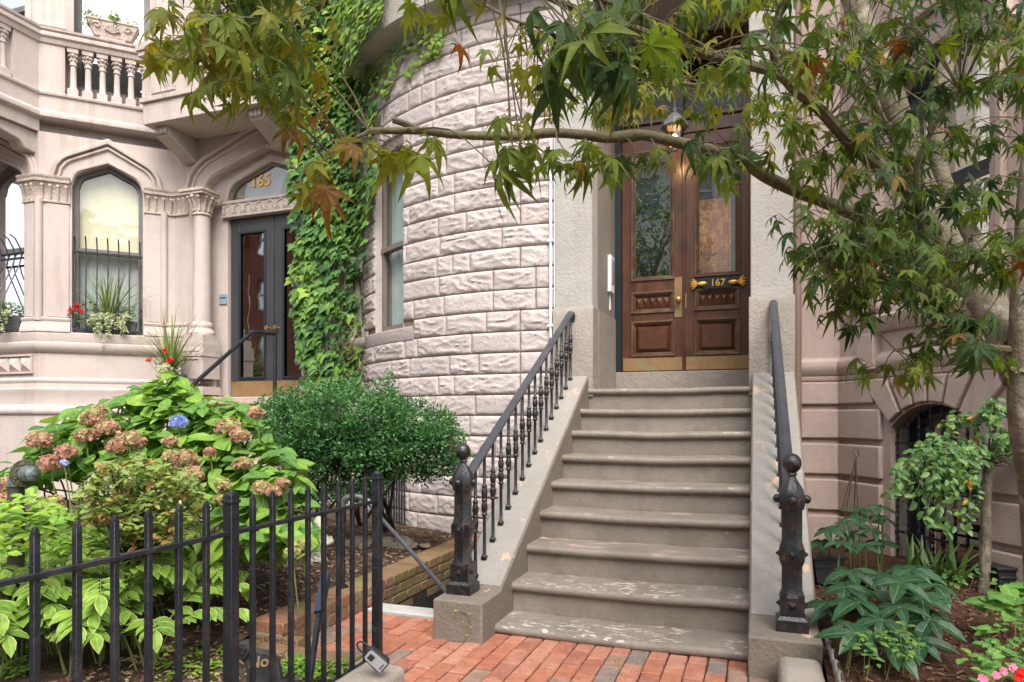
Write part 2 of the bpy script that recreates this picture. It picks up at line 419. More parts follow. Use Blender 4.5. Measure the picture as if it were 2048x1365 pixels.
M['hydr'] = leafmat('hydrangea_leaf', [(0.065, 0.16, 0.042), (0.12, 0.25, 0.048), (0.20, 0.345, 0.05), (0.30, 0.44, 0.06)], 0.32, 0.48, 0.25, vein=(0.20, 0.32, 0.13))
M['hosta'] = leafmat('hosta_leaf', [(0.10, 0.215, 0.035), (0.165, 0.295, 0.042), (0.24, 0.38, 0.052), (0.34, 0.42, 0.085)], 0.32, 0.48, 0.25, vein=(0.27, 0.40, 0.1), edge=(0.46, 0.54, 0.18))
M['box'] = leafmat('boxwood_leaf', [(0.020, 0.075, 0.026), (0.042, 0.13, 0.04), (0.08, 0.20, 0.055), (0.16, 0.31, 0.08)], 0.2, 0.4, 0.4)
M['rhodo'] = leafmat('azalea_leaf', [(0.10, 0.17, 0.04), (0.17, 0.25, 0.055), (0.25, 0.32, 0.07), (0.30, 0.22, 0.06), (0.30, 0.14, 0.06)], 0.25, 0.42, 0.4)
M['helle'] = leafmat('dark_green_leaf', [(0.012, 0.042, 0.018), (0.020, 0.062, 0.024), (0.030, 0.085, 0.030), (0.055, 0.125, 0.038)], 0.15, 0.42, 0.3, vein=(0.10, 0.17, 0.08))
M['cherry'] = leafmat('cherry_leaf', [(0.045, 0.115, 0.035), (0.07, 0.16, 0.045), (0.10, 0.205, 0.05), (0.16, 0.25, 0.05), (0.42, 0.24, 0.03)], 0.3, 0.42, 0.35)
M['lime'] = leafmat('bright_leaf', [(0.10, 0.24, 0.04), (0.18, 0.34, 0.05), (0.30, 0.42, 0.06), (0.45, 0.46, 0.05)], 0.3, 0.45, 0.3)
M['silver'] = leafmat('variegated_trailing_leaf', [(0.30, 0.38, 0.16), (0.46, 0.50, 0.28), (0.60, 0.60, 0.42)], 0.25, 0.5, 0.3)
M['spike'] = leafmat('strap_leaf', [(0.07, 0.14, 0.035), (0.13, 0.22, 0.05), (0.22, 0.30, 0.07), (0.32, 0.33, 0.12)], 0.2, 0.4, 0.4)
M['florets'] = leafmat('faded_hydrangea_floret', [(0.33, 0.40, 0.12), (0.43, 0.37, 0.17), (0.48, 0.30, 0.20), (0.48, 0.235, 0.19), (0.36, 0.18, 0.13)], 0.25, 0.6, 0.2)
M['blue_fl'] = leafmat('blue_floret', [(0.22, 0.29, 0.62), (0.32, 0.39, 0.72), (0.45, 0.50, 0.78)], 0.25, 0.6, 0.2)
M['red_fl'] = leafmat('red_petal', [(0.55, 0.010, 0.010), (0.72, 0.020, 0.018)], 0.2, 0.5, 0.25)
M['pink_fl'] = leafmat('pink_petal', [(0.72, 0.16, 0.28), (0.82, 0.32, 0.42)], 0.25, 0.5, 0.25)
M['purple_fl'] = leafmat('purple_petal', [(0.10, 0.06, 0.45), (0.16, 0.09, 0.55)], 0.2, 0.5, 0.25)
M['yellow_fl'] = leafmat('yellow_petal', [(0.75, 0.52, 0.03), (0.80, 0.62, 0.06)], 0.25, 0.5, 0.25)
M['stone_statue'] = mat('weathered_cast_stone', (0.52, 0.50, 0.40), 0.9, 0.15, var=(14, 0.3), bump=[(40, 0.6, None)], stain=(9, (0.23, 0.22, 0.14), 0.6))
M['cobble'] = mat('river_stone', (0.30, 0.25, 0.20), 0.75, 0.25, var=(8, 0.25), bump=[(30, 0.2, None)])
M['lead'] = mat('weathered_pipe_metal', (0.15, 0.15, 0.16), 0.5, 0.5, metal=0.5, var=(14, 0.3), stain=(9, (0.30, 0.34, 0.34), 0.6), bump=[(50, 0.3, None)])
M['pipe_brown'] = mat('brown_painted_pipe', (0.075, 0.060, 0.050), 0.5, 0.4, var=(8, 0.25), bump=[(40, 0.2, None)])
M['downspout'] = mat('brown_downspout', (0.24, 0.16, 0.125), 0.5, 0.45, var=(5, 0.15))
M['cap_metal'] = mat('verdigris_cap', (0.22, 0.27, 0.26), 0.45, 0.5, metal=0.6, var=(16, 0.35), stain=(12, (0.07, 0.075, 0.06), 0.7), bump=[(60, 0.3, None)])
M['flange'] = mat('bronze_flange', (0.14, 0.13, 0.09), 0.5, 0.5, metal=0.6, var=(30, 0.4), bump=[(90, 0.8, None)])
M['warm'] = emit('lamp_glow', (1.0, 0.62, 0.25), 3.0)
M['amber'] = leafmat('amber_lace', [(.22, .11, .025), (.46, .26, .06), (.85, .60, .24)], .6, .8, .1)
M['wicker'] = mat('grey_wicker', (0.16, 0.14, 0.12), 0.85, 0.15, var=(20, 0.3))
M['bath'] = mat('green_glazed_bowl', (0.06, 0.11, 0.09), 0.3, 0.5)
M['bath_rim'] = mat('dark_red_bowl', (0.10, 0.025, 0.015), 0.35, 0.5)
M['blue_cloth'] = mat('blue_shutter_paint', (0.04, 0.085, 0.20), 0.6, 0.3, var=(6, 0.3))

# ------------------------------------------------------------------ more shape helpers
def sstep(a, b, x):
    t = max(0.0, min(1.0, (x - a) / (b - a))); return t * t * (3 - 2 * t)
def sweep(mb, plan, prof, mi=0, closed=True):
    """prof [(out, z)] swept along plan [(x, y)]; outside is to the right of the direction of travel"""
    P = [Vector(p[:2]) for p in plan]; n = len(P); offs = []
    for i in range(n):
        ns = []
        if i > 0: d = (P[i] - P[i-1]).normalized(); ns.append(Vector((d.y, -d.x)))
        if i < n - 1: d = (P[i+1] - P[i]).normalized(); ns.append(Vector((d.y, -d.x)))
        if len(ns) == 1: offs.append(ns[0])
        else:
            a = ns[0] + ns[1]; offs.append(a / max(0.2, 1 + ns[0].dot(ns[1])))
    m = len(prof); v, f = [], []
    for i in range(n):
        for (o, z) in prof:
            q = P[i] + offs[i] * o; v.append((q.x, q.y, z))
    rng = m if closed else m - 1
    for i in range(n - 1):
        for k in range(rng):
            k2 = (k + 1) % m
            f.append((i*m + k, (i+1)*m + k, (i+1)*m + k2, i*m + k2))
    f.append(tuple(range(m))); f.append(tuple(range((n-1)*m, n*m))[::-1])
    return mb.add(v, f, mi)
def frustum(mb, x0, x1, z0, z1, y0, y1, ins, mi=0):
    """raised field: base rectangle at y0, top rectangle inset by ins at y1 (y1 < y0 comes towards the viewer)"""
    i = ins if hasattr(ins, '__len__') else (ins, ins)
    v = [(x0,y0,z0),(x1,y0,z0),(x1,y0,z1),(x0,y0,z1),(x0+i[0],y1,z0+i[1]),(x1-i[0],y1,z0+i[1]),(x1-i[0],y1,z1-i[1]),(x0+i[0],y1,z1-i[1])]
    return mb.add(v, [(4,5,6,7),(0,1,5,4),(1,2,6,5),(2,3,7,6),(3,0,4,7)], mi)
def ringbox(mb, x0, x1, z0, z1, w, y0, y1, mi=0):
    mb.box(x0, x1, y0, y1, z1 - w, z1, mi); mb.box(x0, x1, y0, y1, z0, z0 + w, mi)
    mb.box(x0, x0 + w, y0, y1, z0 + w, z1 - w, mi); mb.box(x1 - w, x1, y0, y1, z0 + w, z1 - w, mi)
def tudor(x0, x1, zs, za, n=24):
    pts = []
    for i in range(n + 1):
        t = 1 - abs(2 * i / n - 1)
        k = 0.26
        c = math.sqrt(max(0, 1 - (1 - min(t / k, 1)) ** 2))
        pts.append((x0 + (x1 - x0) * i / n, zs + (za - zs) * (0.42 * c + 0.58 * t)))
    return pts
def segarch(x0, x1, zs, za, n=20):
    w, h = (x1 - x0) / 2, za - zs
    r = (w * w + h * h) / (2 * h); xc = (x0 + x1) / 2
    return [(x0 + (x1 - x0) * i / n, math.sqrt(max(0, r*r - (x0 + (x1-x0)*i/n - xc) ** 2)) - (r - h) + zs) for i in range(n + 1)]
def curve_of(o):
    if o.get('za') is None: return [(o['x0'], o['zs']), (o['x1'], o['zs'])]
    return (segarch if o.get('seg') else tudor)(o['x0'], o['x1'], o['zs'], o['za'])
def facade(mb, x0, x1, z0, z1, ops, rev=0.15, y=0.0, mi=0, mir=None):
    """wall sheet in the local plane y with openings that have real reveals"""
    mir = mi if mir is None else mir
    ops = sorted(ops, key=lambda o: o['x0']); x = x0
    q = lambda a, b, c, d: mb.add([(a,y,c),(b,y,c),(b,y,d),(a,y,d)], [(0,1,2,3)], mi)
    for o in ops:
        if o['x0'] > x: q(x, o['x0'], z0, z1)
        if o['zb'] > z0: q(o['x0'], o['x1'], z0, o['zb'])
        c = curve_of(o)
        for i in range(len(c) - 1):
            mb.add([(c[i][0],y,c[i][1]),(c[i+1][0],y,c[i+1][1]),(c[i+1][0],y,z1),(c[i][0],y,z1)], [(0,1,2,3)], mi)
        out = [(o['x0'], o['zb'])] + c + [(o['x1'], o['zb'])]
        r = o.get('rev', rev)
        for i in range(len(out)):
            a, b = out[i], out[(i + 1) % len(out)]
            mb.add([(a[0],y,a[1]),(b[0],y,b[1]),(b[0],y+r,b[1]),(a[0],y+r,a[1])], [(0,1,2,3)], mir)
        x = o['x1']
    if x < x1: q(x, x1, z0, z1)
def band(mb, ci, co, y0, y1, mi=0):
    """solid band between two curves, from y0 (front) to y1"""
    n = len(ci)
    v = [(p[0], y0, p[1]) for p in ci] + [(p[0], y0, p[1]) for p in co] + [(p[0], y1, p[1]) for p in ci] + [(p[0], y1, p[1]) for p in co]
    f = []
    for i in range(n - 1):
        f += [(i, i+1, n+i+1, n+i), (n+i, n+i+1, 3*n+i+1, 3*n+i), (i+1, i, 2*n+i, 2*n+i+1), (2*n+i, 3*n+i, 3*n+i+1, 2*n+i+1)]
    f += [(0, n, 3*n, 2*n), (n-1, 3*n-1, 4*n-1, 2*n-1)]
    return mb.add(v, f, mi)
def glazed(Mx, parent, o, y, fw, mats, name='window', mid=None, back=None, backmat=None, fd=0.05):
    """a window: frame (its own part), pane and what hangs behind it"""
    c = curve_of(o); w = fw
    oi = dict(o); oi['x0'] += w; oi['x1'] -= w; oi['zs'] -= (0 if o.get('za') else w)
    if o.get('za'): oi['za'] -= w
    ci = curve_of(oi)
    fr = MB(Mx); band(fr, ci, c, y - fd, y + 0.04)
    fr.box(o['x0'], o['x0'] + w, y - fd, y + 0.04, o['zb'], o['zs'] if o.get('za') else oi['zs'])
    fr.box(o['x1'] - w, o['x1'], y - fd, y + 0.04, o['zb'], o['zs'] if o.get('za') else oi['zs'])
    fr.box(o['x0'] + w, o['x1'] - w, y - fd, y + 0.04, o['zb'], o['zb'] + w * 1.2)
    if mid: fr.box(o['x0'] + w, o['x1'] - w, y - fd * .9, y + 0.03, mid - w * .5, mid + w * .5)
    f = fr.build(name, mats[0], parent)
    g = MB(Mx); poly = [(o['x0'], o['zb'])] + c + [(o['x1'], o['zb'])]
    g.add([(p[0], y, p[1]) for p in poly], [tuple(range(len(poly)))])
    g.build('pane', mats[1], f)
    if back is not None:
        h = MB(Mx)
        nseg = 24
        xs = [o['x0'] - .02 + (o['x1'] - o['x0'] + .04) * i / nseg for i in range(nseg + 1)]
        zt = o.get('za') or o['zs']
        v = []
        for xx in xs:
            dy = back[0] + back[1] * math.sin(xx * 70 + math.sin(xx * 23) * 2)
            v += [(xx, y + dy, o['zb'] - .02), (xx, y + dy, zt + .02)]
        h.add(v, [(2*i, 2*i+2, 2*i+3, 2*i+1) for i in range(nseg)])
        h.build('curtain' if back[1] else 'blind', backmat, f, smooth=True)
    return f
def darkroom(mb, x0, x1, z0, z1, y0, depth, mi=0):
    mb.add([(x0,y0,z0),(x1,y0,z0),(x1,y0,z1),(x0,y0,z1),(x0,y0+depth,z0),(x1,y0+depth,z0),(x1,y0+depth,z1),(x0,y0+depth,z1)],
           [(4,5,6,7),(0,4,7,3),(1,2,6,5),(3,7,6,2),(0,1,5,4)], mi)

# ------------------------------------------------------------------ ground, road, path, beds
g = MB()
HX0, HX1, HY0, HY1 = -2.37, -1.715, 3.95, 5.88                   # the areaway cut
for (a, b, c, d) in ((-60, 60, -3, HY0), (-60, HX0, HY0, HY1), (HX1, 60, HY0, HY1), (-60, 60, HY1, 60), (-60, 60, -60, -13)):
    g.add([(a, c, -.03), (b, c, -.03), (b, d, -.03), (a, d, -.03)], [(0, 1, 2, 3)])
g.box(-60, 60, -3.15, -3.0, -.15, -.026); g.box(-60, 60, -13.0, -12.85, -.15, -.026)
g.build('ground', M['ground'], kind='structure')
g = MB(); g.add([(-60, -12.85, -.15), (60, -12.85, -.15), (60, -3.15, -.15), (-60, -3.15, -.15)], [(0, 1, 2, 3)])
g.build('road', M['asphalt'], kind='structure')

rb = random.Random(3)
g = MB()
g.add([(-2.37, -.6, -.014), (.06, -.6, -.014), (.06, 3.80, -.014), (-2.37, 3.80, -.014)], [(0, 1, 2, 3)], 1)
def brick_top(mb, x0, x1, y0, y1, z, tint, ch=.006, tilt=(0, 0), dz=.05):
    v = []
    for (ins, zz) in ((0, z - dz), (0, z - ch), (ch, z)):
        for (a, b) in ((x0+ins, y0+ins), (x1-ins, y0+ins), (x1-ins, y1-ins), (x0+ins, y1-ins)):
            v.append((a, b, zz + tilt[0] * (a - x0) + tilt[1] * (b - y0)))
    f = [(8, 9, 10, 11)]
    for l in (0, 4):
        for k in range(4): f.append((l + k, l + (k+1) % 4, l + 4 + (k+1) % 4, l + 4 + k))
    mb.add(v, f, 0, tint)
PX = .0985
col = 0
x = .055
while x > -2.36:
    off = (0.0 if col % 2 else .104) + rb.uniform(-.012, .012)
    y = -.6 + off
    while y < 3.79:
        y1 = min(y + .203, 3.79)
        if not (x < -1.52 and y < 2.95 and x - PX > -2.5 and y1 < 2.99):
            t = rb.choice([0, 0, .1, .2, .2, .35, .4, .5, .6, .15, .3]) if rb.random() < .90 else rb.choice([.82, .92, 1.0])
            brick_top(g, x - PX + .0035 + rb.uniform(-.002, .002), x - .003, y + .003, y1 - .003, rb.uniform(-.003, .003), t,
                      tilt=(rb.uniform(-.03, .03), rb.uniform(-.015, .015)))
        y += .207
    x -= PX; col += 1
g.build('brick_path', [M['brick'], M['joint_sand']], kind='structure')

def soil_h(x, y):
    n = noise.noise(Vector((x * 3, y * 3, 0))) * .02 + noise.noise(Vector((x * 14, y * 14, 3))) * .012
    return .03 + .10 * sstep(2.7, 3.3, y) * sstep(-2.2, -2.9, x) + .10 * sstep(-3, -5, x) * sstep(2.5, 4, y) + n
def grid(mb, x0, x1, y0, y1, h, st):
    nx, ny = max(2, int((x1-x0)/st)), max(2, int((y1-y0)/st)); v = []
    for j in range(ny + 1):
        for i in range(nx + 1):
            a, b = x0 + (x1-x0)*i/nx, y0 + (y1-y0)*j/ny; v.append((a, b, h(a, b)))
    mb.add(v, [(j*(nx+1)+i, j*(nx+1)+i+1, (j+1)*(nx+1)+i+1, (j+1)*(nx+1)+i) for j in range(ny) for i in range(nx)])
g = MB()
grid(g, -14, -2.58, .3, 6.9, soil_h, .07); grid(g, -2.585, -1.70, .3, 2.86, soil_h, .04)
grid(g, -2.585, -2.40, 5.88, 6.6, soil_h, .06)
g.build('garden_soil', M['soil'], kind='structure', smooth=True)
def mulch_h(x, y):
    n = noise.noise(Vector((x * 3, y * 3, 9))) * .02 + noise.noise(Vector((x * 16, y * 16, 5))) * .012
    return .02 + .19 * sstep(2.2, 4.6, y) + n
g = MB(); grid(g, .285, 5, .8, 6.25, mulch_h, .05)
g.build('mulch_bed', M['mulch'], kind='structure', smooth=True)
def litter(name, n, area, hf, label, tints, seed):
    r = random.Random(seed); g = MB()
    for _ in range(n):
        x, y = area(r)
        l, w = r.uniform(.005, .022), r.uniform(.003, .007); a = r.uniform(0, 6.28); t = r.uniform(-.5, .5)
        ca, sa = math.cos(a), math.sin(a); z = hf(x, y) + r.uniform(.002, .012)
        p = lambda u, v, h: (x + u*ca - v*sa, y + u*sa + v*ca, z + h + t*u)
        g.add([p(-l,-w,0), p(l,-w*.7,0), p(l*.9,w,0), p(-l,w*.8,0), p(-l*.8,-w*.5,.006), p(l*.8,0,.006)], [(0,1,5,4),(1,2,5),(2,3,4,5),(3,0,4)], 0, r.choice(tints))
    g.build(name, M['chip'], kind='stuff')
litter('wood_chip_litter', 4200, lambda r: (r.uniform(-4.2, -2.55), r.uniform(2.9, 5.9)) if r.random() < .7 else (r.uniform(-3, -1.78), r.uniform(1.6, 2.84)), soil_h, '', [0, .2, .4, .6, .8, 1], 5)
litter('bark_litter', 4200, lambda r: (r.uniform(.31, 2.6), r.uniform(1.8, 5.2)), mulch_h, '', [0, 0, .2, .3, .45, .6], 6)

# areaway stair cut beside the stoop
g = MB()
g.box(HX0 - .08, HX0 - .002, HY0, HY1, -1.6, -.06); g.box(HX0, HX1, HY1, HY1 + .05, -1.6, -.06)
g.box(HX0, HX1, HY0 - .1, HY0 - .002, -1.6, -.06)
for k in range(6): g.box(HX0, HX1, HY0 + .27 * k, HY0 + .27 * (k + 1), -1.7, -.2 - .2 * k)
g.box(HX0, HX1, HY0 + 1.62, HY1, -1.7, -1.4)
g.build('areaway_steps', mat('dark_areaway_paint', (.05, .047, .043), .8, .2, var=(4, .3), bump=[(30, .4, None)]), kind='structure')

# ------------------------------------------------------------------ brick wall and edging in the left bed
t = thing('garden_wall', 'low mossy brick wall edging the bed beside the areaway steps', 'garden wall', (-2.47, 4.4, 0))
rr = random.Random(11); gb, gm = MB(), MB()
gm.box(-2.572, -2.378, 2.995, 5.87, -.35, .128)
y = 2.99
while y < 5.86:
    gb.box(-2.585, -2.368 + rr.uniform(-.003, .003), y + .004, y + .103, .078, .142 + rr.uniform(-.003, .003), 0, rr.random()); y += .1065
for c in range(3):
    y = 2.99 - (.1 if c % 2 else 0)
    while y < 5.86:
        gb.box(-2.45, -2.370 + rr.uniform(-.003, .003), max(2.985, y + .004), min(5.87, y + .203), -.135 + .0707 * c, -.073 + .0707 * c, 0, rr.random()); y += .21
xx = -2.585
while xx < -2.37:
    for c in range(2): gb.box(xx + .003, xx + .104, 2.978, 3.05, -.064 + .0707 * c, -.002 + .0707 * c, 0, rr.random())
    xx += .107
gb.build('brick', M['wallbrick'], t, bevel=.005, seg=1); gm.build('mortar', M['mortar'], t)
t = thing('brick_edging', 'single course of flat bricks edging the soil behind the iron fence', 'edging', (-2.4, 2.92, 0))
gb, gm = MB(), MB()
gm.box(-3.1, -1.765, 2.865, 2.975, -.1, .028)
xx = -3.1
while xx < -1.95:
    gb.box(xx + .004, xx + .2, 2.86, 2.978, -.05, .042 + rr.uniform(-.004, .004), 0, rr.random()); xx += .206
yy = 2.98
gb.build('brick', M['wallbrick'], t, bevel=.005, seg=1); gm.build('mortar', M['mortar'], t)
t = thing('threshold_slab', 'pale granite strip at the head of the areaway steps', 'stone slab', (-2.05, 3.87, 0))
g = MB(); g.box(-2.36, -1.72, 3.80, 3.955, -.12, .012); g.build('slab', M['concrete'], t, bevel=.008)

# ------------------------------------------------------------------ kerbs
def kerb(label, x0, x1, y0, y1, z):
    t = thing('stone_kerb', label, 'kerb', ((x0+x1)/2, y1, 0))
    g = MB(); g.box(x0, x1, y0, y1, -.1, z); g.build('kerb_stone', M['kerb'], t, bevel=.035, seg=4)
kerb('rounded brown stone kerb under the black fence', -1.712, -1.495, -.3, 2.75, .117)
kerb('rounded brown stone kerb in front of the right stoop block', .085, .27, -.3, 3.40, .14)

# ------------------------------------------------------------------ stoop
st = thing('stone_stoop', 'brown painted stone stoop of nine steps between two sloping side walls', 'stoop', (-.73, 4.8, 0))
SX0, SX1, RT, RR, Y1 = -1.415, -.045, .285, .180, 3.635
def step_top(k): return .052 + RR * (k - 1)
for k in range(1, 10):
    yk, zt = Y1 + RT * (k - 1), step_top(k)
    r0 = .027; pr = []
    for i in range(7):
        a = -math.pi / 2 - math.pi * i / 6
        pr.append((yk + r0 + r0 * math.cos(a), zt - r0 + r0 * math.sin(a)))
    yb = yk + RT + .06 if k < 9 else 7.0
    prof = pr + [(yb, zt), (yb, zt - RR - .04), (yk + .036, zt - RR - .04), (yk + .036, zt - 2 * r0 - .004)]
    nx = 36; v, f = [], []; m = len(prof)
    for i in range(nx + 1):
        xx = SX0 + (SX1 - SX0) * i / nx
        for j, (py, pz) in enumerate(prof):
            wob = noise.noise(Vector((xx * 4, k * 3.7, pz * 5))) * .006
            sag = -.010 * math.exp(-((xx + .75) / .45) ** 2) * (1 if k < 9 else .3) - .006 * noise.noise(Vector((xx * 2, k * 9, 0)))
            front = 1 if py < yk + .12 else 0
            v.append((xx, py + wob * front, pz + (sag if pz > zt - .1 else 0)))
    for i in range(nx):
        for j in range(m):
            j2 = (j + 1) % m; f.append((i*m+j, (i+1)*m+j, (i+1)*m+j2, i*m+j2))
    MB().add(v, f).build('step', M['step'], st, smooth=50)
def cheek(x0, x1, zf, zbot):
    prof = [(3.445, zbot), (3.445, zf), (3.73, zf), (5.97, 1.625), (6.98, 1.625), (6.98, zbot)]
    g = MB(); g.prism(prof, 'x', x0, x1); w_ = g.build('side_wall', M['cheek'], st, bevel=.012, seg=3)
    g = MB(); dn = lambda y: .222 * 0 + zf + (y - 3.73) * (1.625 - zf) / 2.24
    g.prism([(3.76, dn(3.76) - .006), (5.94, dn(5.94) - .006), (5.94, dn(5.94) + .005), (3.76, dn(3.76) + .005)], 'x', x0 + .012, x1 - .012); g.build('slope_slab', M['slope_slab'], w_)
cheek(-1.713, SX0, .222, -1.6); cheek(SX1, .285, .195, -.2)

# ------------------------------------------------------------------ stair railings
def newel(parent, c):
    n_ = MB(); b = MB()
    n_.box(-.082, .082, -.082, .082, 0, .055); n_.lathe([(.105, .055), (.085, .075)], (0,0,0), 4, 0, None, math.pi/4)
    def oct_(zs):
        n_.lathe([(r / math.cos(math.pi/8), z) for r, z in zs], (0,0,0), 8, 0, None, math.pi/8)
    n_.box(-.062, .062, -.062, .062, .07, .175)
    oct_([(.066, .165), (.052, .2), (.052, .315), (.064, .345), (.066, .375), (.064, .405), (.052, .44), (.052, .60), (.060, .625)])
    n_.box(-.058, .058, -.058, .058, .345, .405)
    n_.lathe([(.066, .60), (.072, .635), (.073, .665), (.062, .70), (.038, .735), (.024, .755), (.022, .765), (.03, .772), (.026, .782)], (0,0,0), 8, 0, None, math.pi/8)
    for z, r in ((.125, .026), (.375, .028)):
        for dx, dy in ((1,0), (-1,0), (0,1), (0,-1)):
            n_.lathe([(r * 1.25, .052), (.002, .052 + r * 1.15)], (0, 0, z), 4, 0, (dx, dy, 0))
    for k in range(4):
        a = k * math.pi / 2
        n_.ball((.076 * math.cos(a), .076 * math.sin(a), .65), .022)
    b.ball((0, 0, .828), .050, nu=20, nv=14)
    for mb_ in (n_, b): mb_.V = [(x * .90 + c[0], y * .90 + c[1], z * .985 + c[2]) for x, y, z in mb_.V]
    o = n_.build('newel_post', M['iron'], parent, smooth=25)
    b.build('ball_finial', M['iron'], o, smooth=True)
def railing(label, c, zf, xe, xf):
    t = thing('stair_railing', label, 'railing', (c[0], c[1], zf))
    newel(t, c)
    a, e = Vector((xf, c[1] + .03, zf + .655)), Vector((xe, 5.88, 2.165))
    w, h = .030, .020
    pr = [(-w, -h*.4), (-w, h*.3), (-w*.55, h*.75), (-w*.2, h), (w*.2, h), (w*.55, h*.75), (w, h*.3), (w, -h*.4), (w*.45, -h), (-w*.45, -h)]
    g = MB(); d = (e - a).normalized(); s = Vector((1, 0, 0)); u = s.cross(d).normalized(); v = []
    pts = [a, e, e + Vector((0, .03, -.004)), e + Vector((0, .055, -.03)), e + Vector((0, .062, -.07))]
    for i, p in enumerate(pts):
        q = (pts[min(i+1, 4)] - pts[max(i-1, 0)]).normalized(); uu = s.cross(q).normalized()
        v += [p + s * x + uu * z for x, z in pr]
    m = len(pr)
    g.add(v, [(i*m+k, i*m+(k+1) % m, (i+1)*m+(k+1) % m, (i+1)*m+k) for i in range(4) for k in range(m)] + [tuple(range(m)), tuple(range(4*m, 5*m))])
    g.build('handrail', M['rail'], t, smooth=45)
    for k in range(16):
        y = 3.80 + .1385 * k
        zb = zf + max(0, (y - 3.73) * .6258); f = (y - a.y) / (e.y - a.y)
        zt = a.z + (e.z - a.z) * f - .012; x = xf + (xe - xf) * f
        h_ = zt - zb; q = MB()
        q.box(x - .017, x + .017, y - .017, y + .017, zb, zb + .022)
        q.lathe([(.019, .02), (.0115, .034), (.0105, .27*h_), (.011, .40*h_), (.019, .415*h_), (.019, .425*h_), (.014, .435*h_), (.021, .47*h_), (.021, .50*h_), (.015, .535*h_), (.019, .545*h_), (.019, .555*h_), (.015, .565*h_),
                 (.0205, .60*h_), (.0205, .63*h_), (.014, .665*h_), (.018, .675*h_), (.018, .685*h_), (.0105, .70*h_), (.0105, h_)], (x, y, zb), 8)
        q.build('baluster', M['iron'], t, smooth=40)
railing('black cast iron railing on the stoop wall next to the areaway', (-1.612, 3.635, .222), .222, -1.565, -1.606)
railing('black cast iron railing on the stoop wall next to the mulch bed', (.158, 3.635, .195), .195, .118, .150)

# ------------------------------------------------------------------ iron fence
t = thing('iron_fence', 'black iron picket fence with flat topped posts along the brick path', 'fence', (-1.744, 2, 0))
FX = -1.744
def picket(y, z0, z1, w, name='picket', cap=False):
    q = MB(); q.box(FX - w, FX + w, y - w, y + w, z0, z1 - (.02 if not cap else 0))
    if not cap: q.lathe([(w * 1.414, z1 - .02), (w * .75, z1)], (FX, y, 0), 4, 0, None, math.pi / 4)
    else:
        q.box(FX - w - .004, FX + w + .004, y - w - .004, y + w + .004, z1 - .03, z1 - .018)
        q.lathe([(w * 1.42, z1), (w * .4, z1 + .012)], (FX, y, 0), 4, 0, None, math.pi / 4)
    q.build(name, M['black'], t, bevel=.0015, seg=1)
picket(2.905, .0, .965, .0195, 'post', True); picket(1.925, .0, .965, .0195, 'post', True)
for i in range(1, 9): picket(1.925 + i * .1089, .055, .955, .0092)
for i in range(1, 12): picket(1.925 - i * .1155, .055, .955, .0092)
picket(.55, .0, .965, .0195, 'post', True)
for z, h in ((.83, .0075), (.075, .012)):
    q = MB(); q.box(FX - .013, FX + .013, .45, 2.9, z - h, z + h); q.build('rail', M['black'], t, bevel=.002, seg=1)
t = thing('fence_brace', 'thin flat black iron brace leaning behind the fence', 'brace', (-2.15, 2.9, 0))
q = MB(); a, b = at_d(612, 1365, 2.75), at_d(652, 1150, 3.25)
q.tube([a + Vector((0,0,-.1)), a.lerp(b, .62)], .014, 4); q.build('bar', M['black'], t)
q = MB(); q.tube([a.lerp(b, .6), b], .026, 4); q.build('sleeve', mat('blue_black_tube', (.02, .03, .055), .4, .5), t)

# key lock box
t = thing('key_lock_box', 'small black and silver key lock box hanging by its shackle from the fence', 'lock box', (FX + .02, 2.72, .1))
A = at_d(752, 1318, 2.93)
ex = Vector((CS, SN, 0)) * math.cos(.72) + Vector((0, 0, -1)) * math.sin(.72)        # long axis: down to the right
ez = Vector((CS, SN, 0)) * math.sin(.72) + Vector((0, 0, 1)) * math.cos(.72)
ey = ez.cross(ex)
ML = Matrix(((ex.x, ey.x, ez.x, A.x), (ex.y, ey.y, ez.y, A.y), (ex.z, ey.z, ez.z, A.z), (0, 0, 0, 1)))
q = MB(ML); q.prism([(-.052, -.030), (.045, -.036), (.056, -.02), (.056, .02), (.045, .036), (-.052, .030)], 'y', -.022, .022)
q.build('case', M['rubber'], t, bevel=.010, seg=3)
q = MB(ML); q.prism([(-.044, -.016), (-.036, -.024), (.05, -.026), (.05, .026), (-.036, .024), (-.044, .016)], 'y', -.026, -.0225)
fp = q.build('face_plate', M['grey_plastic'], t, bevel=.002)
q = MB(ML); q.box(-.034, -.008, -.0285, -.0262, -.013, .013); q.build('dial_window', M['rubber'], fp, bevel=.001)
q = MB(ML); q.tube([(-.045, 0, -.018), (-.085, 0, -.018), (-.100, 0, -.010), (-.104, 0, 0), (-.100, 0, .010), (-.085, 0, .018), (-.045, 0, .018)], .0042, 8)
q.build('shackle', M['black'], t, smooth=True)
Lx = ML @ Matrix.Translation((.038, -.0268, 0)) @ Matrix(((0, 1, 0, 0), (0, 0, -1, 0), (1, 0, 0, 0), (0, 0, 0, 1))) @ Matrix.Rotation(math.pi, 4, 'Z')
text('lettering', 'nuset', .013, Lx, M['rubber'], fp, .0004, .0003)

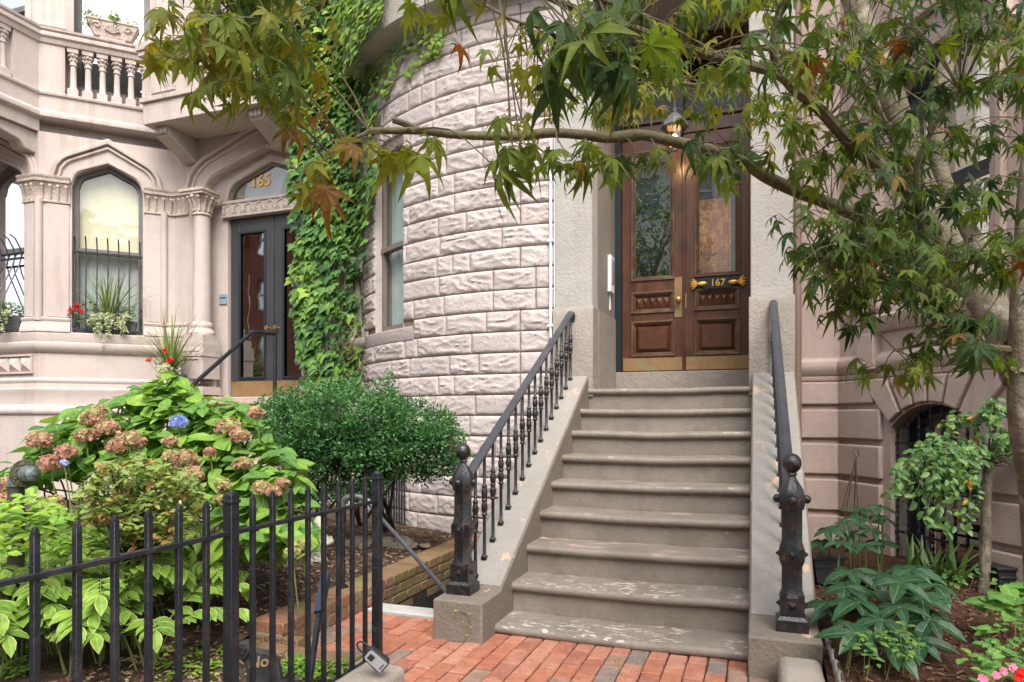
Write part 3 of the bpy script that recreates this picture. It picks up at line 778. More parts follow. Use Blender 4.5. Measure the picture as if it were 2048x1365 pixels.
# ------------------------------------------------------------------ house 167: bow front and portal
BC, BR = Vector((-2.14, 8.93)), 2.98
def bow_pt(phi, r): return (BC.x + r * math.sin(phi), BC.y - r * math.cos(phi))
def bow_hit(x, y, r=BR):
    d = ray(x, y); D = Vector((d.x, d.y)); a = D.dot(D); b = -2 * D.dot(BC); c = BC.dot(BC) - r * r
    q = b * b - 4 * a * c
    if q < 0: return None
    k = (-b - math.sqrt(q)) / (2 * a); p = d * k + Vector((0, 0, EYE))
    return p, math.atan2(p.x - BC.x, BC.y - p.y)
h167 = thing('bowfront_house', 'pale rock faced stone house with rounded bow front and painted entrance portal', 'house', (-2.2, 6.5, 0))
PHI0, PHI1 = R(-80), R(7.6)
W0, W1 = bow_hit(751, 600)[1], bow_hit(806, 600)[1]
ZW0, ZW1 = bow_hit(780, 660)[0].z, 4.06
zc = bow_hit(1004, 705.7)[0].z
CH = .195
rr = random.Random(21)
g = MB()
na = 40
v, f = [], []
for i in range(na + 1):
    ph = PHI0 + (PHI1 - PHI0) * i / na
    v += [(*bow_pt(ph, BR - .016), -.4), (*bow_pt(ph, BR - .016), 5.7)]
def curved(mb, p0, p1, z0, z1, r, mi=0, n=8):
    v = []
    for i in range(n + 1):
        ph = p0 + (p1 - p0) * i / n; v += [(*bow_pt(ph, r), z0), (*bow_pt(ph, r), z1)]
    mb.add(v, [(2*i, 2*i+2, 2*i+3, 2*i+1) for i in range(n)], mi)
curved(g, PHI0, W0, -.4, 5.7, BR - .016, 1, 20); curved(g, W1, PHI1, -.4, 5.7, BR - .016, 1, 24)
curved(g, W0, W1, -.4, ZW0, BR - .016, 1, 6); curved(g, W0, W1, ZW1, 5.7, BR - .016, 1, 6)
for (ph) in (W0, W1):
    g.add([(*bow_pt(ph, BR), ZW0), (*bow_pt(ph, BR - .22), ZW0), (*bow_pt(ph, BR - .22), ZW1), (*bow_pt(ph, BR), ZW1)], [(0, 1, 2, 3)])
for z in (ZW0, ZW1):
    vv = []
    for i in range(7):
        ph = W0 + (W1 - W0) * i / 6; vv += [(*bow_pt(ph, BR), z), (*bow_pt(ph, BR - .22), z)]
    g.add(vv, [(2*i, 2*i+1, 2*i+3, 2*i+2) for i in range(6)])
bid = 0
def rock_block(sa, sb, z0, z1):
    """one rock faced block, sa..sb arc length"""
    global bid
    bid += 1
    w, h = sb - sa, z1 - z0
    if w < .03: return
    def cuts(L, n):
        e = [0, .005, .020]
        return [q for q in e] + [.02 + (L - .04) * i / n for i in range(1, n)] + [L - .02, L - .005, L]
    us, vs = cuts(w, max(3, int(w / .0165))), cuts(h, max(3, int(h / .0165)))
    if w < .06: us = [0, .005, w / 2, w - .005, w]
    ox, oz = bid * 3.17, bid * 1.93
    flat = rr.random() < .12; amp = rr.uniform(.75, 1.25)
    pk = rr.uniform(.3, .7)
    v = []
    for b in vs:
        for a in us:
            e = min(a, w - a, b, h - b)
            if e <= 0: d = -.016
            else:
                base = .002 if e < .006 else .005
                p = sstep(.008, .030, e)
                q = Vector((a * 5.5 + ox + b * 2.5, b * 15 + oz, bid))
                q = q + Vector((noise.noise(q * .7), noise.noise(q * .7 + Vector((5, 5, 5))), 0)) * .5
                r1 = max(0, 1 - abs(noise.noise(q)) * 3.4) ** 1.4
                r2 = max(0, 1 - abs(noise.noise(q * 2.3)) * 3.0)
                hump = 1 - min(1, abs(a / w - pk) * 1.6) * .6 - abs(b / h - .55) * .9
                rel = (.0105 * r1 + .004 * r2 + .005 * noise.noise(q * .6) + .003 * hump) * amp + .002 * noise.noise(q * 5)
                if flat: rel = .006 + .004 * noise.noise(Vector((a * 30 + b * 40, b * 20, bid)))
                d = base + p * max(-.001, rel)
            ph = (sa + a) / BR
            v.append((*bow_pt(ph, BR + d), z0 + b))
    nu = len(us)
    g.add(v, [(j*nu+i, j*nu+i+1, (j+1)*nu+i+1, (j+1)*nu+i) for j in range(len(vs)-1) for i in range(nu-1)], 0, rr.random())
k0 = int((zc + .3) / CH) + 1
S0, S1 = PHI0 * BR, PHI1 * BR
sw0, sw1 = W0 * BR, W1 * BR
for c in range(-k0, 24):
    z0, z1 = zc + c * CH + .003, zc + (c + 1) * CH - .003
    if z0 > 5.03: break
    s = S1
    s -= rr.choice([.02, .17, .32])
    edges = [S1]
    if S1 - s > .05: edges.append(s)
    while edges[-1] > S0:
        edges.append(edges[-1] - rr.choice([.42, .50, .56, .62, .70, .34, .52, .20, .46]))
    for i in range(len(edges) - 1):
        b, a = edges[i] - .003, edges[i + 1] + .003
        if z1 > ZW0 - .1 and z0 < ZW1:
            if z0 < ZW0:          # sill course
                zz = ZW0 - .115
                segs = [(a, min(b, sw0 - .30)), (max(a, sw1 + .18), b)]
                for (p, q) in segs:
                    if q > p: rock_block(p, q, z0, z1)
                continue
            for (p, q) in ((a, min(b, sw0 - .002)), (max(a, sw1 + .002), b)):
                if q > p: rock_block(p, q, z0, z1)
        else: rock_block(a, b, z0, z1)
ow = g.build('bow_wall', [M['rock'], M['joint']], h167, smooth=55)
# smooth sill stone below the bow window, and the filler stones beside it
g = MB()
def arc_plan(p0, p1, r, n=24): return [bow_pt(p0 + (p1 - p0) * i / n, r) for i in range(n + 1)]
zs0 = bow_hit(843, 678)[0].z
sweep(g, arc_plan(W0 - .30 / BR, W1 + .18 / BR, BR - .01), [(0, zs0), (.020, zs0), (.026, zs0 + .012), (.024, ZW0 - .012), (.014, ZW0 - .004), (-.2, ZW0), (-.2, zs0)])
g.build('window_sill', M['rock'], h167, smooth=40)
g = MB()
lo = zc + math.floor((ZW0 - .1 - zc) / CH) * CH
# projecting ledge above the bow with a plain wall over it
g = MB()
sweep(g, arc_plan(PHI0, PHI1, BR, 40), [(-.05, 5.05), (.02, 5.05), (.03, 5.11), (.20, 5.14), (.235, 5.17), (.24, 5.50), (.27, 5.52), (.27, 5.66), (-.05, 5.70)])
g.build('ledge', M['stucco'], h167, smooth=35)
g = MB(); sweep(g, arc_plan(PHI0, PHI1, BR, 40), [(-.1, 5.62), (-.01, 5.62), (-.01, 8.2), (-.1, 8.2)]); g.build('upper_wall', M['brown'], h167, smooth=35)
# bow window
def bow_frame():
    f_ = MB(); r0, r1 = BR - .135, BR - .075
    zm = bow_hit(790, 486)[0].z
    wd = .05 / BR
    def bar(p0, p1, z0, z1, ra=r0, rb_=r1, n=6):
        v = []
        for i in range(n + 1):
            ph = p0 + (p1 - p0) * i / n
            v += [(*bow_pt(ph, ra), z0), (*bow_pt(ph, rb_), z0), (*bow_pt(ph, rb_), z1), (*bow_pt(ph, ra), z1)]
        fs = [(4*i+k, 4*i+(k+1) % 4, 4*(i+1)+(k+1) % 4, 4*(i+1)+k) for i in range(n) for k in range(4)] + [(0,1,2,3), (4*n,4*n+3,4*n+2,4*n+1)]
        f_.add(v, fs)
    bar(W0, W0 + wd, ZW0, ZW1); bar(W1 - wd, W1, ZW0, ZW1); bar(W0, W1, ZW0, ZW0 + .06); bar(W0, W1, ZW1 - .06, ZW1)
    bar(W0, W1, zm - .025, zm + .025, r0 - .01, r1 + .012)
    w = f_.build('window', M['frame_bronze'], h167)
    q = MB(); curved(q, W0, W1, ZW0, ZW1, BR - .115, 0, 6); q.build('pane', glassmat('clear_glass', .04, .45), w)
    q = MB(); v = []; n = 40
    for i in range(n + 1):
        ph = W0 - .02 + (W1 - W0 + .04) * i / n; rad = BR - .19 + .016 * math.sin(i * 1.35) + .008 * math.sin(i * .6)
        v += [(*bow_pt(ph, rad), ZW0), (*bow_pt(ph, rad), ZW1)]
    q.add(v, [(2*i, 2*i+2, 2*i+3, 2*i+1) for i in range(n)]); q.build('curtain', M['curtain'], w, smooth=True)
bow_frame()

# portal
PY, DY = 5.95, 7.0
PXL, PXL2, PXR, PXR2 = -1.735, -1.386, -.058, .272
ZB, ZH = 2.235, 5.05
def pilaster(x0, x1):
    g = MB(); g.box(x0, x1, PY + .012, DY + .3, ZB - .02, 6.6)
    g.box(x0 - .012, x1 + .012, PY - .02, PY + .3, 4.40, 4.52)
    o = g.build('pilaster', M['stucco'], h167, bevel=.008)
    if x0 < -1:
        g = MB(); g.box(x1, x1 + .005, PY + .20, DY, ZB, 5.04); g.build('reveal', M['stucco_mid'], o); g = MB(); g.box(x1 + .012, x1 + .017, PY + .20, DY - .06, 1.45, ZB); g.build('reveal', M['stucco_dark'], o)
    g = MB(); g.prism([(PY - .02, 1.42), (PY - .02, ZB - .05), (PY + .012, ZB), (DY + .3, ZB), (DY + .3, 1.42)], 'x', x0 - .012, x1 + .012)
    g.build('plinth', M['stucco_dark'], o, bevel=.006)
pilaster(PXL, PXL2); pilaster(PXR, PXR2)
g = MB(); g.box(PXL2, PXR, PY + .02, DY + .3, ZH, 6.6)
g.build('header', M['stucco'], h167)
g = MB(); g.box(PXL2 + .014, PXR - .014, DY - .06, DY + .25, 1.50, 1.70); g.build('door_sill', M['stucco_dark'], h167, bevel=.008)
# door case: jambs, transom beam, fanlight
g = MB(); g.box(-1.384, -1.315, DY - .05, DY + .1, 1.70, ZH - .01); g.box(-.068, -.060, DY - .05, DY + .1, 1.70, ZH - .01)
g.build('door_jamb', M['navy'], h167)
g = MB(); g.box(-1.315, -.068, DY - .03, DY + .1, 4.07, 4.26); g.box(-1.315, -.068, DY - .06, DY + .1, 4.20, 4.235); g.box(-1.315, -.068, DY - .03, DY + .1, 4.85, ZH - .01)
g.box(-1.315, -1.24, DY - .03, DY + .1, 4.26, 4.85); g.box(-.14, -.068, DY - .03, DY + .1, 4.26, 4.85)
o = g.build('transom', M['wood'], h167, bevel=.004)
g = MB(); g.add([(-1.24, DY, 4.26), (-.14, DY, 4.26), (-.14, DY, 4.85), (-1.24, DY, 4.85)], [(0,1,2,3)]); g.build('pane', glassmat('dark_transom_glass', .02, .3, (.5, .5, .5)), o)
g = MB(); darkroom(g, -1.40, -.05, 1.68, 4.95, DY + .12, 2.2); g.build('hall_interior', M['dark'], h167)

def door_leaf(x0, x1, name_parent, plate):
    w = x1 - x0; y0, y1 = DY - .022, DY + .028
    g = MB()
    gx0, gx1 = x0 + .105, x1 - .105
    zA, zB_, zC, zD, zE, zF, zG, zTop = 1.708, 1.865, 2.205, 2.305, 2.50, 2.635, 3.93, 4.06
    g.box(x0, gx0, y0, y1, zA, zTop); g.box(gx1, x1, y0, y1, zA, zTop)
    for a, b in ((zA, zB_), (zC, zD), (zE, zF), (zG, zTop)): g.box(gx0, gx1, y0 + .0015, y1 - .001, a, b)
    g.box(gx0, gx1, y0 + .022, y1, zB_, zC); g.box(gx0, gx1, y0 + .022, y1, zD, zE)
    leaf = g.build('door_leaf', M['wood'], h167, bevel=.003)
    def mould(a, b, c, d):
        m_ = MB()
        ringbox(m_, a - .012, b + .012, c - .012, d + .012, .022, y0 - .016, y0 + .002)
        ringbox(m_, a + .010, b - .010, c + .010, d - .010, .012, y0 - .006, y0 + .024)
        ringbox(m_, a + .022, b - .022, c + .022, d - .022, .010, y0 + .004, y0 + .024)
        return m_
    mould(gx0, gx1, zF, zG).build('glass_moulding', M['wood_trim'], leaf, bevel=.004)
    m_ = mould(gx0, gx1, zB_, zC); m_.build('panel_moulding', M['wood_trim'], leaf, bevel=.004)
    m_ = mould(gx0, gx1, zD, zE); m_.build('panel_moulding', M['wood_trim'], leaf, bevel=.004)
    p = MB(); frustum(p, gx0 + .036, gx1 - .036, zB_ + .036, zC - .036, y0 + .021, y0 - .010, .032); p.build('raised_panel', M['wood'], leaf)
    p = MB(); nn = 5; a, b = gx0 + .034, gx1 - .034
    for i in range(nn):
        u0, u1 = a + (b - a) * i / nn, a + (b - a) * (i + 1) / nn
        frustum(p, u0, u1, zD + .040, zE - .040, y0 + .0215, y0 - .014, ((u1-u0)/2 - .001, (zE-zD-.08)/2 - .001))
    p.build('diamond_panel', M['wood'], leaf)
    p = MB(); p.add([(gx0, DY, zF), (gx1, DY, zF), (gx1, DY, zG), (gx0, DY, zG)], [(0,1,2,3)]); p.build('pane', M['glass_door'], leaf)
    p = MB(); p.box(x0 + .012, x1 - .012, y0 - .004, y0 - .0005, 1.712, 1.842); p.build('kick_plate', M['brass_flat'], leaf)
    return leaf
XM = -.686
dl = door_leaf(-1.312, XM - .003, h167, False)
dr = door_leaf(XM + .003, -.070, h167, True)
# astragal and lock on the left leaf, amber lace behind the right pane
g = MB(); g.box(XM - .022, XM + .005, DY - .036, DY - .0225, 1.71, 4.05); g.build('astragal', M['wood'], dl, bevel=.004)
g = MB(); g.box(XM - .098, XM - .024, DY - .027, DY - .0225, 2.24, 2.64); lp = g.build('lock_plate', M['brass_flat'], dl, bevel=.001)
g = MB(); c = Vector((XM - .058, DY - .03, 2.405)); g.lathe([(.022, 0), (.024, .008), (.010, .012), (.010, .035), (.026, .045), (.031, .058), (.026, .072), (.008, .078)], c, 14, 0, (0, -1, 0))
g.build('door_knob', M['brass'], lp, smooth=40)
g = MB(); g.box(XM + .006, XM + .018, DY - .027, DY - .0225, 2.33, 2.47); g.build('strike_plate', M['brass'], dr)
g = MB(); v = []; LX, LZ = 40, 90
for i in range(LX + 1):
    for j in range(LZ + 1):
        v.append((XM + .105 + .33 * i / LX, DY + .09 + .008 * math.sin(i * 1.1) + .002 * math.sin(j * 2.1), 2.62 + .80 * j / LZ))
rl = random.Random(2)
for i in range(LX):
    for j in range(LZ):
        q = noise.noise(Vector((i * .16, j * .09, 1))) + .5 * noise.noise(Vector((i * .5, j * .3, 4)))
        k = i * (LZ + 1) + j
        g.add([v[k], v[k + LZ + 1], v[k + LZ + 2], v[k + 1]], [(0, 1, 2, 3)], 0, min(1, max(0, .5 + .35 * q + rl.uniform(-.25, .25))))
g.build('lace', M['amber'], dr)
pl = bpy.data.lights.new('hall_lamp', 'POINT'); pl.energy, pl.color, pl.shadow_soft_size = 6, (1, .62, .28), .08
po = bpy.data.objects.new('hall_lamp', pl); COL.objects.link(po); po.location = (-.45, DY + .75, 3.15)

# number plate 167
t = thing('number_plate', 'black house number plate reading 167 with gilded shell ends on the oak door', 'number plate', (-.375, DY - .05, 2.56))
xa, xb, zn, yp = -.60, -.135, 2.553, DY - .055
g = MB()
hh = .055
ol = [(xa, zn), (xa + .02, zn + hh * .55), (xa + .09, zn + hh * .6), (xa + .11, zn + hh), (xb - .11, zn + hh), (xb - .09, zn + hh * .6), (xb - .02, zn + hh * .55), (xb, zn),
      (xb - .02, zn - hh * .55), (xb - .09, zn - hh * .6), (xb - .11, zn - hh), (xa + .11, zn - hh), (xa + .09, zn - hh * .6), (xa + .02, zn - hh * .55)]
g.prism(ol, 'y', yp, yp + .016); g.build('plate', M['navy'], t, bevel=.003)
def shell(xc, s):
    q = MB()
    q.ball((xc + s * .055, yp - .004, zn), .026, sc3=(2.0, .6, .8))
    for k in range(5):
        a = R(-44 + 22 * k); L_ = .075
        p0 = Vector((xc + s * .015, yp - .004, zn)); p1 = p0 + Vector((-s * math.cos(a) * L_, -.004, math.sin(a) * L_))
        q.tube([p0, p0.lerp(p1, .6), p1], [.006, .010, .004], 6)
    q.build('shell_end', M['gold'], t, smooth=True)
shell(xa + .03, 1); shell(xb - .03, -1)
def upright(x, y, z): return Matrix(((1,0,0,x), (0,0,-1,y), (0,1,0,z), (0,0,0,1)))
text('lettering', '167', .095, upright((xa + xb) / 2, yp - .001, zn), M['gold'], t, .002, .0008)
# intercom, conduit, downspout, lantern
t = thing('intercom_panel', 'tall white intercom panel with call buttons on the portal reveal', 'intercom', (-1.37, 6.65, 2.6))
g = MB(); g.box(-1.384, -1.348, 6.60, 6.76, 2.47, 2.83); pa = g.build('panel', M['white'], t, bevel=.004)
g = MB(); g.box(-1.3478, -1.3455, 6.63, 6.73, 2.55, 2.80); g.build('button_strip', M['grey_plastic'], pa)
for k in range(9):
    g = MB(); g.box(-1.3454, -1.342, 6.70, 6.72, 2.56 + .025 * k, 2.573 + .025 * k); g.build('button', M['rubber'], pa)
g = MB(); g.box(-1.384, -1.37, 6.67, 6.70, 2.30, 2.47); g.build('wire_cover', M['white'], t)
t = thing('white_conduit', 'thin white conduit pipe clipped to the stone bow front', 'pipe', (-1.77, 5.93, 2))
q = bow_hit(1103, 500)[0]; cx_, cy_ = q.x, q.y - .03
g = MB(); g.tube([(cx_, cy_, 1.96), (cx_, cy_, 3.76)], .0135, 10); g.build('pipe', M['white'], t, smooth=True)
for z in (2.06, 2.83):
    g = MB(); g.box(cx_ - .026, cx_ + .026, cy_ - .017, cy_ + .02, z, z + .025); g.build('clip', M['white'], t)
t = thing('downspout', 'brown painted downspout between the stoop portal and the pink house', 'downspout', (.30, 6.02, 0))
g = MB(); g.tube([(.305, 6.05, -.05), (.305, 6.05, 7)], .032, 14); g.build('pipe', M['downspout'], t, smooth=True)
t = thing('porch_lantern', 'small lit lantern hanging under the portal in front of the oak door', 'lantern', (-.72, 6.5, 4))
lx, ly = -.735, 6.55
g = MB(); g.tube([(lx, ly, 4.13), (lx, ly, ZH)], .008, 6); g.ball((lx, ly, 4.12), .022)
g.lathe([(.028, 4.10), (.10, 4.03), (.135, 3.965), (.13, 3.955)], (lx, ly, 0), 8); g.build('hood', M['frame_grey'], t)
g = MB(); g.lathe([(.09, 3.955), (.065, 3.76), (.03, 3.74)], (lx, ly, 0), 8); g.build('lantern_glass', glassmat('lantern_glass', .05, 1.0, (1, .95, .85)), t)
g = MB(); g.ball((lx, ly, 3.87), .028); g.build('bulb', emit('bulb_glow', (1, .55, .2), 18), t)
pl = bpy.data.lights.new('lantern_light', 'POINT'); pl.energy, pl.color, pl.shadow_soft_size = 3, (1, .6, .3), .04
po = bpy.data.objects.new('lantern_light', pl); COL.objects.link(po); po.location = (lx, ly, 3.85)

# ------------------------------------------------------------------ house 169 (right)
h169 = thing('rusticated_house', 'pink rusticated stone house with an arched basement window behind the maple', 'house', (1, 6, 0))
FR = frame((.272, 6.20, 0), (1, 0))                 # frontal strip
K0 = Vector((.637, 6.20)); KD = (.5, -.866)
FC = frame((K0.x, K0.y, 0), KD)                     # canted bay side
g = MB(FR); facade(g, 0, .365, -.1, 7, [], y=.0); g.build('wall', M['pink'], h169)
g = MB(FC)
opb = dict(x0=.575, x1=1.345, zb=.18, zs=1.16, za=1.33, seg=True, rev=.22)
opw = dict(x0=.62, x1=1.42, zb=2.04, zs=3.55, za=3.74, seg=True, rev=.16)
facade(g, 0, 2.4, -.1, 1.60, [opb]); facade(g, 0, 2.4, 1.60, 7, [opw]); g.build('bay_wall', M['pink'], h169)
FE = frame((K0.x + 2.4 * .5, K0.y - 2.4 * .866, 0), (1, 0))
g = MB(FE); facade(g, 0, 3, -.1, 7, []); g.build('bay_front', M['pink'], h169)
plan = [(.272, 6.20), (K0.x, K0.y), (K0.x + 2.4 * .5, K0.y - 2.4 * .866), (K0.x + 4, K0.y - 2.4 * .866)]
def mould169(z0, prof):
    q = MB(); sweep(q, plan, [(-.02, z0)] + prof + [(-.02, prof[-1][1])]); q.build('string_course', M['pink'], h169, smooth=35)
mould169(1.585, [(.02, 1.585), (.03, 1.60), (.045, 1.625), (.055, 1.66), (.045, 1.695), (.02, 1.715), (.012, 1.73)])
mould169(1.54, [(.016, 1.54), (.022, 1.55), (.022, 1.578)])
q = MB()
sweep(q, [(K0.x + s * .5, K0.y - s * .866) for s in (.48, 1.55)], [(-.02, 1.88), (.03, 1.88), (.05, 1.90), (.085, 1.955), (.09, 1.985), (.07, 2.0), (-.05, 2.03), (-.05, 1.88)])
q.build('window_sill', M['pink'], h169, smooth=35)
q = MB(FC); c0 = segarch(.60, 1.44, 3.55, 3.76); c1 = segarch(.46, 1.58, 3.56, 3.97)
band(q, c0, c1, -.035, .01); band(q, segarch(.44, 1.60, 3.56, 3.99), segarch(.38, 1.66, 3.58, 4.08), -.09, .01); q.build('hood_mould', M['pink'], h169, bevel=.006)
q = MB(FC)
for a, b in ((.10, .46), (1.50, 1.52)):
    q = MB(FC); q.box(a, a + .32, -.03, .01, 2.05, 3.50); q.box(a - .02, a + .34, -.05, .01, 3.50, 3.60); q.box(b, b + .05, -.07, .01, 2.05, 3.49)
    q.build('window_pier', M['pink'], h169, bevel=.01)
q = MB(FR); q.box(.02, .33, -.05, .01, 3.95, 4.05); q.box(.0, .36, -.03, .01, 4.05, 4.25); q.build('string_course', M['pink'], h169, bevel=.01)
# small plain pilasters and panels under the sill
for a in (.30, 1.44):
    q = MB(FC); q.box(a, a + .18, -.075, .01, 1.60, 1.875); q.build('sill_block', M['pink'], h169, bevel=.008)
# rusticated blocks
ys = [1.53, 1.343 - .02, 1.044, .749, .452, .155, -.1]
q = MB(FR)
for i in range(6):
    zt, zb_ = (ys[i] if i == 0 else ys[i] - .022), ys[i + 1] + .022
    q.box(0, .361, -.035, .01, zb_, zt)
q.build('rusticated_block', M['pink'], h169, bevel=.012, seg=3)
q = MB(FC)
for i in range(6):
    zt, zb_ = (ys[i] if i == 0 else ys[i] - .022), ys[i + 1] + .022
    if i == 0:
        q.prism([(.004, zb_), (.42, zb_), (.40, zt), (.004, zt)], 'y', -.035, .01)
    else:
        q.box(.004, .50, -.035, .01, zb_, zt)
q.build('rusticated_block', M['pink'], h169, bevel=.014, seg=3)
q = MB(FC)
for i in range(6):
    zt, zb_ = (ys[i] if i == 0 else ys[i] - .022), ys[i + 1] + .022
    q.box(1.42 if i else 1.60, 2.39, -.035, .01, zb_, zt)
q.build('rusticated_block', M['pink'], h169, bevel=.014, seg=3)
# voussoirs
q = MB(FC); cin = segarch(.56, 1.36, 1.165, 1.345, 60); nV = 6
xc, zc_ = .96, 1.165 - .36
lim = [(.44, 1.40), (.52, 1.53)]
for k in range(nV):
    a0, a1 = .03 + k * (.94 / nV) + .012, .03 + (k + 1) * (.94 / nV) - .012
    pin = []; pout = []
    for j in range(4):
        a = a0 + (a1 - a0) * j / 3
        i = a * 60; i0 = min(59, int(i)); fr = i - i0
        px, pz = cin[i0][0] * (1 - fr) + cin[i0 + 1][0] * fr, cin[i0][1] * (1 - fr) + cin[i0 + 1][1] * fr
        pin.append((px, pz)); dx, dz = px - xc, pz - zc_
        kk = min((1.53 - zc_) / dz, 1 + .47 / abs(dx) if abs(dx) > 1e-3 else 99, 2.2); pout.append((xc + dx * kk, zc_ + dz * kk))
    q.prism(pin + pout[::-1], 'y', -.038, .01)
q.build('voussoir', M['pink'], h169, bevel=.012, seg=3)
q = MB(FC); q.box(.50, 1.42, -.06, .02, .08, .175); q.build('basement_sill', M['pink'], h169, bevel=.01)
opb2 = dict(opb)
glazed(FC, h169, opb2, .19, .06, [M['navy'], M['glass']], mid=.75, back=(.08, .012), backmat=M['curtain'])
glazed(FC, h169, opw, .13, .07, [M['navy'], M['glass_sky']], mid=2.85, back=(.10, 0), backmat=M['curtain'])
q = MB(FC); q.box(.63, .80, .06, .085, 2.06, 2.75); q.build('shutter', M['blue_cloth'], h169)
t = thing('window_grille', 'black twisted iron bars over the arched basement window', 'window grille', (K0.x + .48, K0.y - .83, .7))
for i in range(8):
    xx = .60 + .72 * i / 7; q = MB(FC); zt = [c for c in segarch(.575, 1.345, 1.16, 1.33, 70) if abs(c[0] - xx) < .008]
    zt = (zt[0][1] if zt else 1.2) - .02; pts, rad = [], []
    for j in range(90):
        pts.append((xx, .04, .2 + (zt - .2) * j / 89)); rad.append(.0085 + .0035 * math.sin(j * 1.45))
    q.tube(pts, rad, 6); q.build('bar', M['black'], t, smooth=True)
for z in (1.05, .72, .40):
    q = MB(FC); q.box(.58, 1.34, .032, .048, z - .008, z + .008); q.build('crossbar', M['black'], t)

# ------------------------------------------------------------------ house 165 (left)
h165 = thing('brownstone_house', 'pale brownstone house with a canted bay, balconies and a pointed arch doorway', 'house', (-7, 6.5, 0))
C0 = Vector((-8.217, 5.849)); J0 = Vector((-7.166, 6.90)); LB = (J0 - C0).length
FB = frame((C0.x, C0.y, 0), (1, 1))                       # canted side of the bay
FA = frame((C0.x, C0.y, 0), (1, 0))                       # bay front: local x runs negative to the left
FW = frame((0, 6.90, 0), (1, 0))                          # entrance wall
DXC = -5.72
opB = dict(x0=.345, x1=1.115, zb=2.29, zs=4.10, za=4.43, rev=.20)
opA = dict(x0=-1.06, x1=-.25, zb=2.29, zs=4.10, za=4.43, rev=.20)
opBase = dict(x0=-1.15, x1=-.24, zb=.1, zs=.72, za=.94, seg=True, rev=.25)
opD = dict(x0=DXC - 1.0, x1=DXC + 1.0, zb=1.49, zs=4.04, za=4.58, rev=.13)
UZ = 4.72
g = MB(FB); facade(g, 0, LB, -.2, 1.0, []); facade(g, 0, LB, 1.0, UZ, [opB]); g.build('bay_side', M['brown'], h165)
g = MB(FA); facade(g, -6, 0, -.2, 1.0, [opBase]); facade(g, -6, 0, 1.0, UZ, [opA]); g.build('bay_front', M['brown'], h165)
g = MB(FW); facade(g, J0.x, -3.6, -.2, 8, [opD]); g.build('entrance_wall', M['brown'], h165)
g = MB(FW); opT = dict(x0=DXC - .70, x1=DXC + .70, zb=1.49, zs=4.0, za=4.44, rev=.12)
facade(g, DXC - 1.02, DXC + 1.02, 1.49, 4.7, [opT], y=.13); g.build('inner_arch', M['brown'], h165)
# base mouldings
planL = [(C0.x - 6, C0.y), tuple(C0), tuple(J0), (-6.50, 6.90)]
planR = [(-4.98, 6.90), (-3.7, 6.90)]
def m165(prof, name='base_moulding', plans=(planL, planR), mt='brown'):
    q = MB()
    for p in plans: sweep(q, p, [(-.02, prof[0][1])] + prof + [(-.02, prof[-1][1])])
    return q.build(name, M[mt], h165, smooth=35)
m165([(.07, -.2), (.07, 1.265), (.085, 1.275), (.10, 1.295), (.105, 1.325), (.095, 1.36), (.075, 1.385), (.045, 1.395)])
m165([(.045, 1.396), (.045, 1.55), (.052, 1.565), (.05, 1.59), (.03, 1.60), (.024, 1.66), (.034, 1.675), (.034, 1.70), (.012, 1.725)])
m165([(.01, 2.03), (.03, 2.045), (.055, 2.08), (.07, 2.115), (.065, 2.15), (.045, 2.165), (.05, 2.175), (.05, 2.27), (.03, 2.285)], 'sill_course')
# pyramid panel on the bay front
g = MB(FA)
for i in range(6):
    a = -.105 - .205 * (i + 1); frustum(g, a, a + .197, 1.80, 1.985, .0, -.055, (.095, .09))
ringbox(g, -1.36, -.08, 1.775, 2.01, .022, -.03, .005)
g.build('pyramid_panel', M['brown'], h165)
# pier bases and capitals
pierL = [(C0.x - .26, C0.y), tuple(C0), (C0.x + .33 * .7071, C0.y + .33 * .7071)]
pierR = [(C0.x + 1.13 * .7071, C0.y + 1.13 * .7071), tuple(J0), (-6.93, 6.90)]
def bead(mb, prof, plan): sweep(mb, plan, [(-.02, prof[0][1])] + prof + [(-.02, prof[-1][1])])
for pln in (pierL, pierR):
    g = MB(); bead(g, [(.055, 2.285), (.055, 2.33), (.045, 2.345), (.04, 2.37), (.025, 2.41), (.035, 2.425), (.038, 2.445), (.03, 2.46), (.012, 2.465)], pln)
    g.build('pier_base', M['brown'], h165, smooth=35)
    g = MB(); bead(g, [(.012, 3.86), (.025, 3.865), (.028, 3.885), (.015, 3.895), (.018, 3.95), (.035, 4.02), (.065, 4.075), (.075, 4.085), (.06, 4.095)], pln)
    bead(g, [(.065, 4.096), (.085, 4.10), (.09, 4.13), (.08, 4.135), (.095, 4.15), (.098, 4.175), (.06, 4.18)], pln)
    # carved leaf knobs along the capital
    P = [Vector(p) for p in pln]
    for a, b in zip(P[:-1], P[1:]):
        L_ = (b - a).length; n = max(2, int(L_ / .075)); d = (b - a).normalized(); nn = Vector((d.y, -d.x))
        for i in range(n):
            p = a + d * (L_ * (i + .5) / n) + nn * .055
            g.ball((p.x, p.y, 4.055), .022, nu=8, nv=6)
            g.tube([(p.x - nn.x*.04, p.y - nn.y*.04, 3.90), (p.x - nn.x*.025, p.y - nn.y*.025, 3.98), (p.x, p.y, 4.045)], [.016, .014, .018], 5)
    g.build('capital', M['carve'], h165, smooth=45)
# corner colonnettes
for p in (C0, Vector((J0.x - .08, J0.y - .10))):
    g = MB(); g.tube([(p.x, p.y, 2.42), (p.x, p.y, 3.90)], .045 if p is C0 else .04, 12); g.build('colonnette', M['brown'], h165, smooth=True)
g = MB()
for pth, fr in (((.0, .012), FB),):
    pass
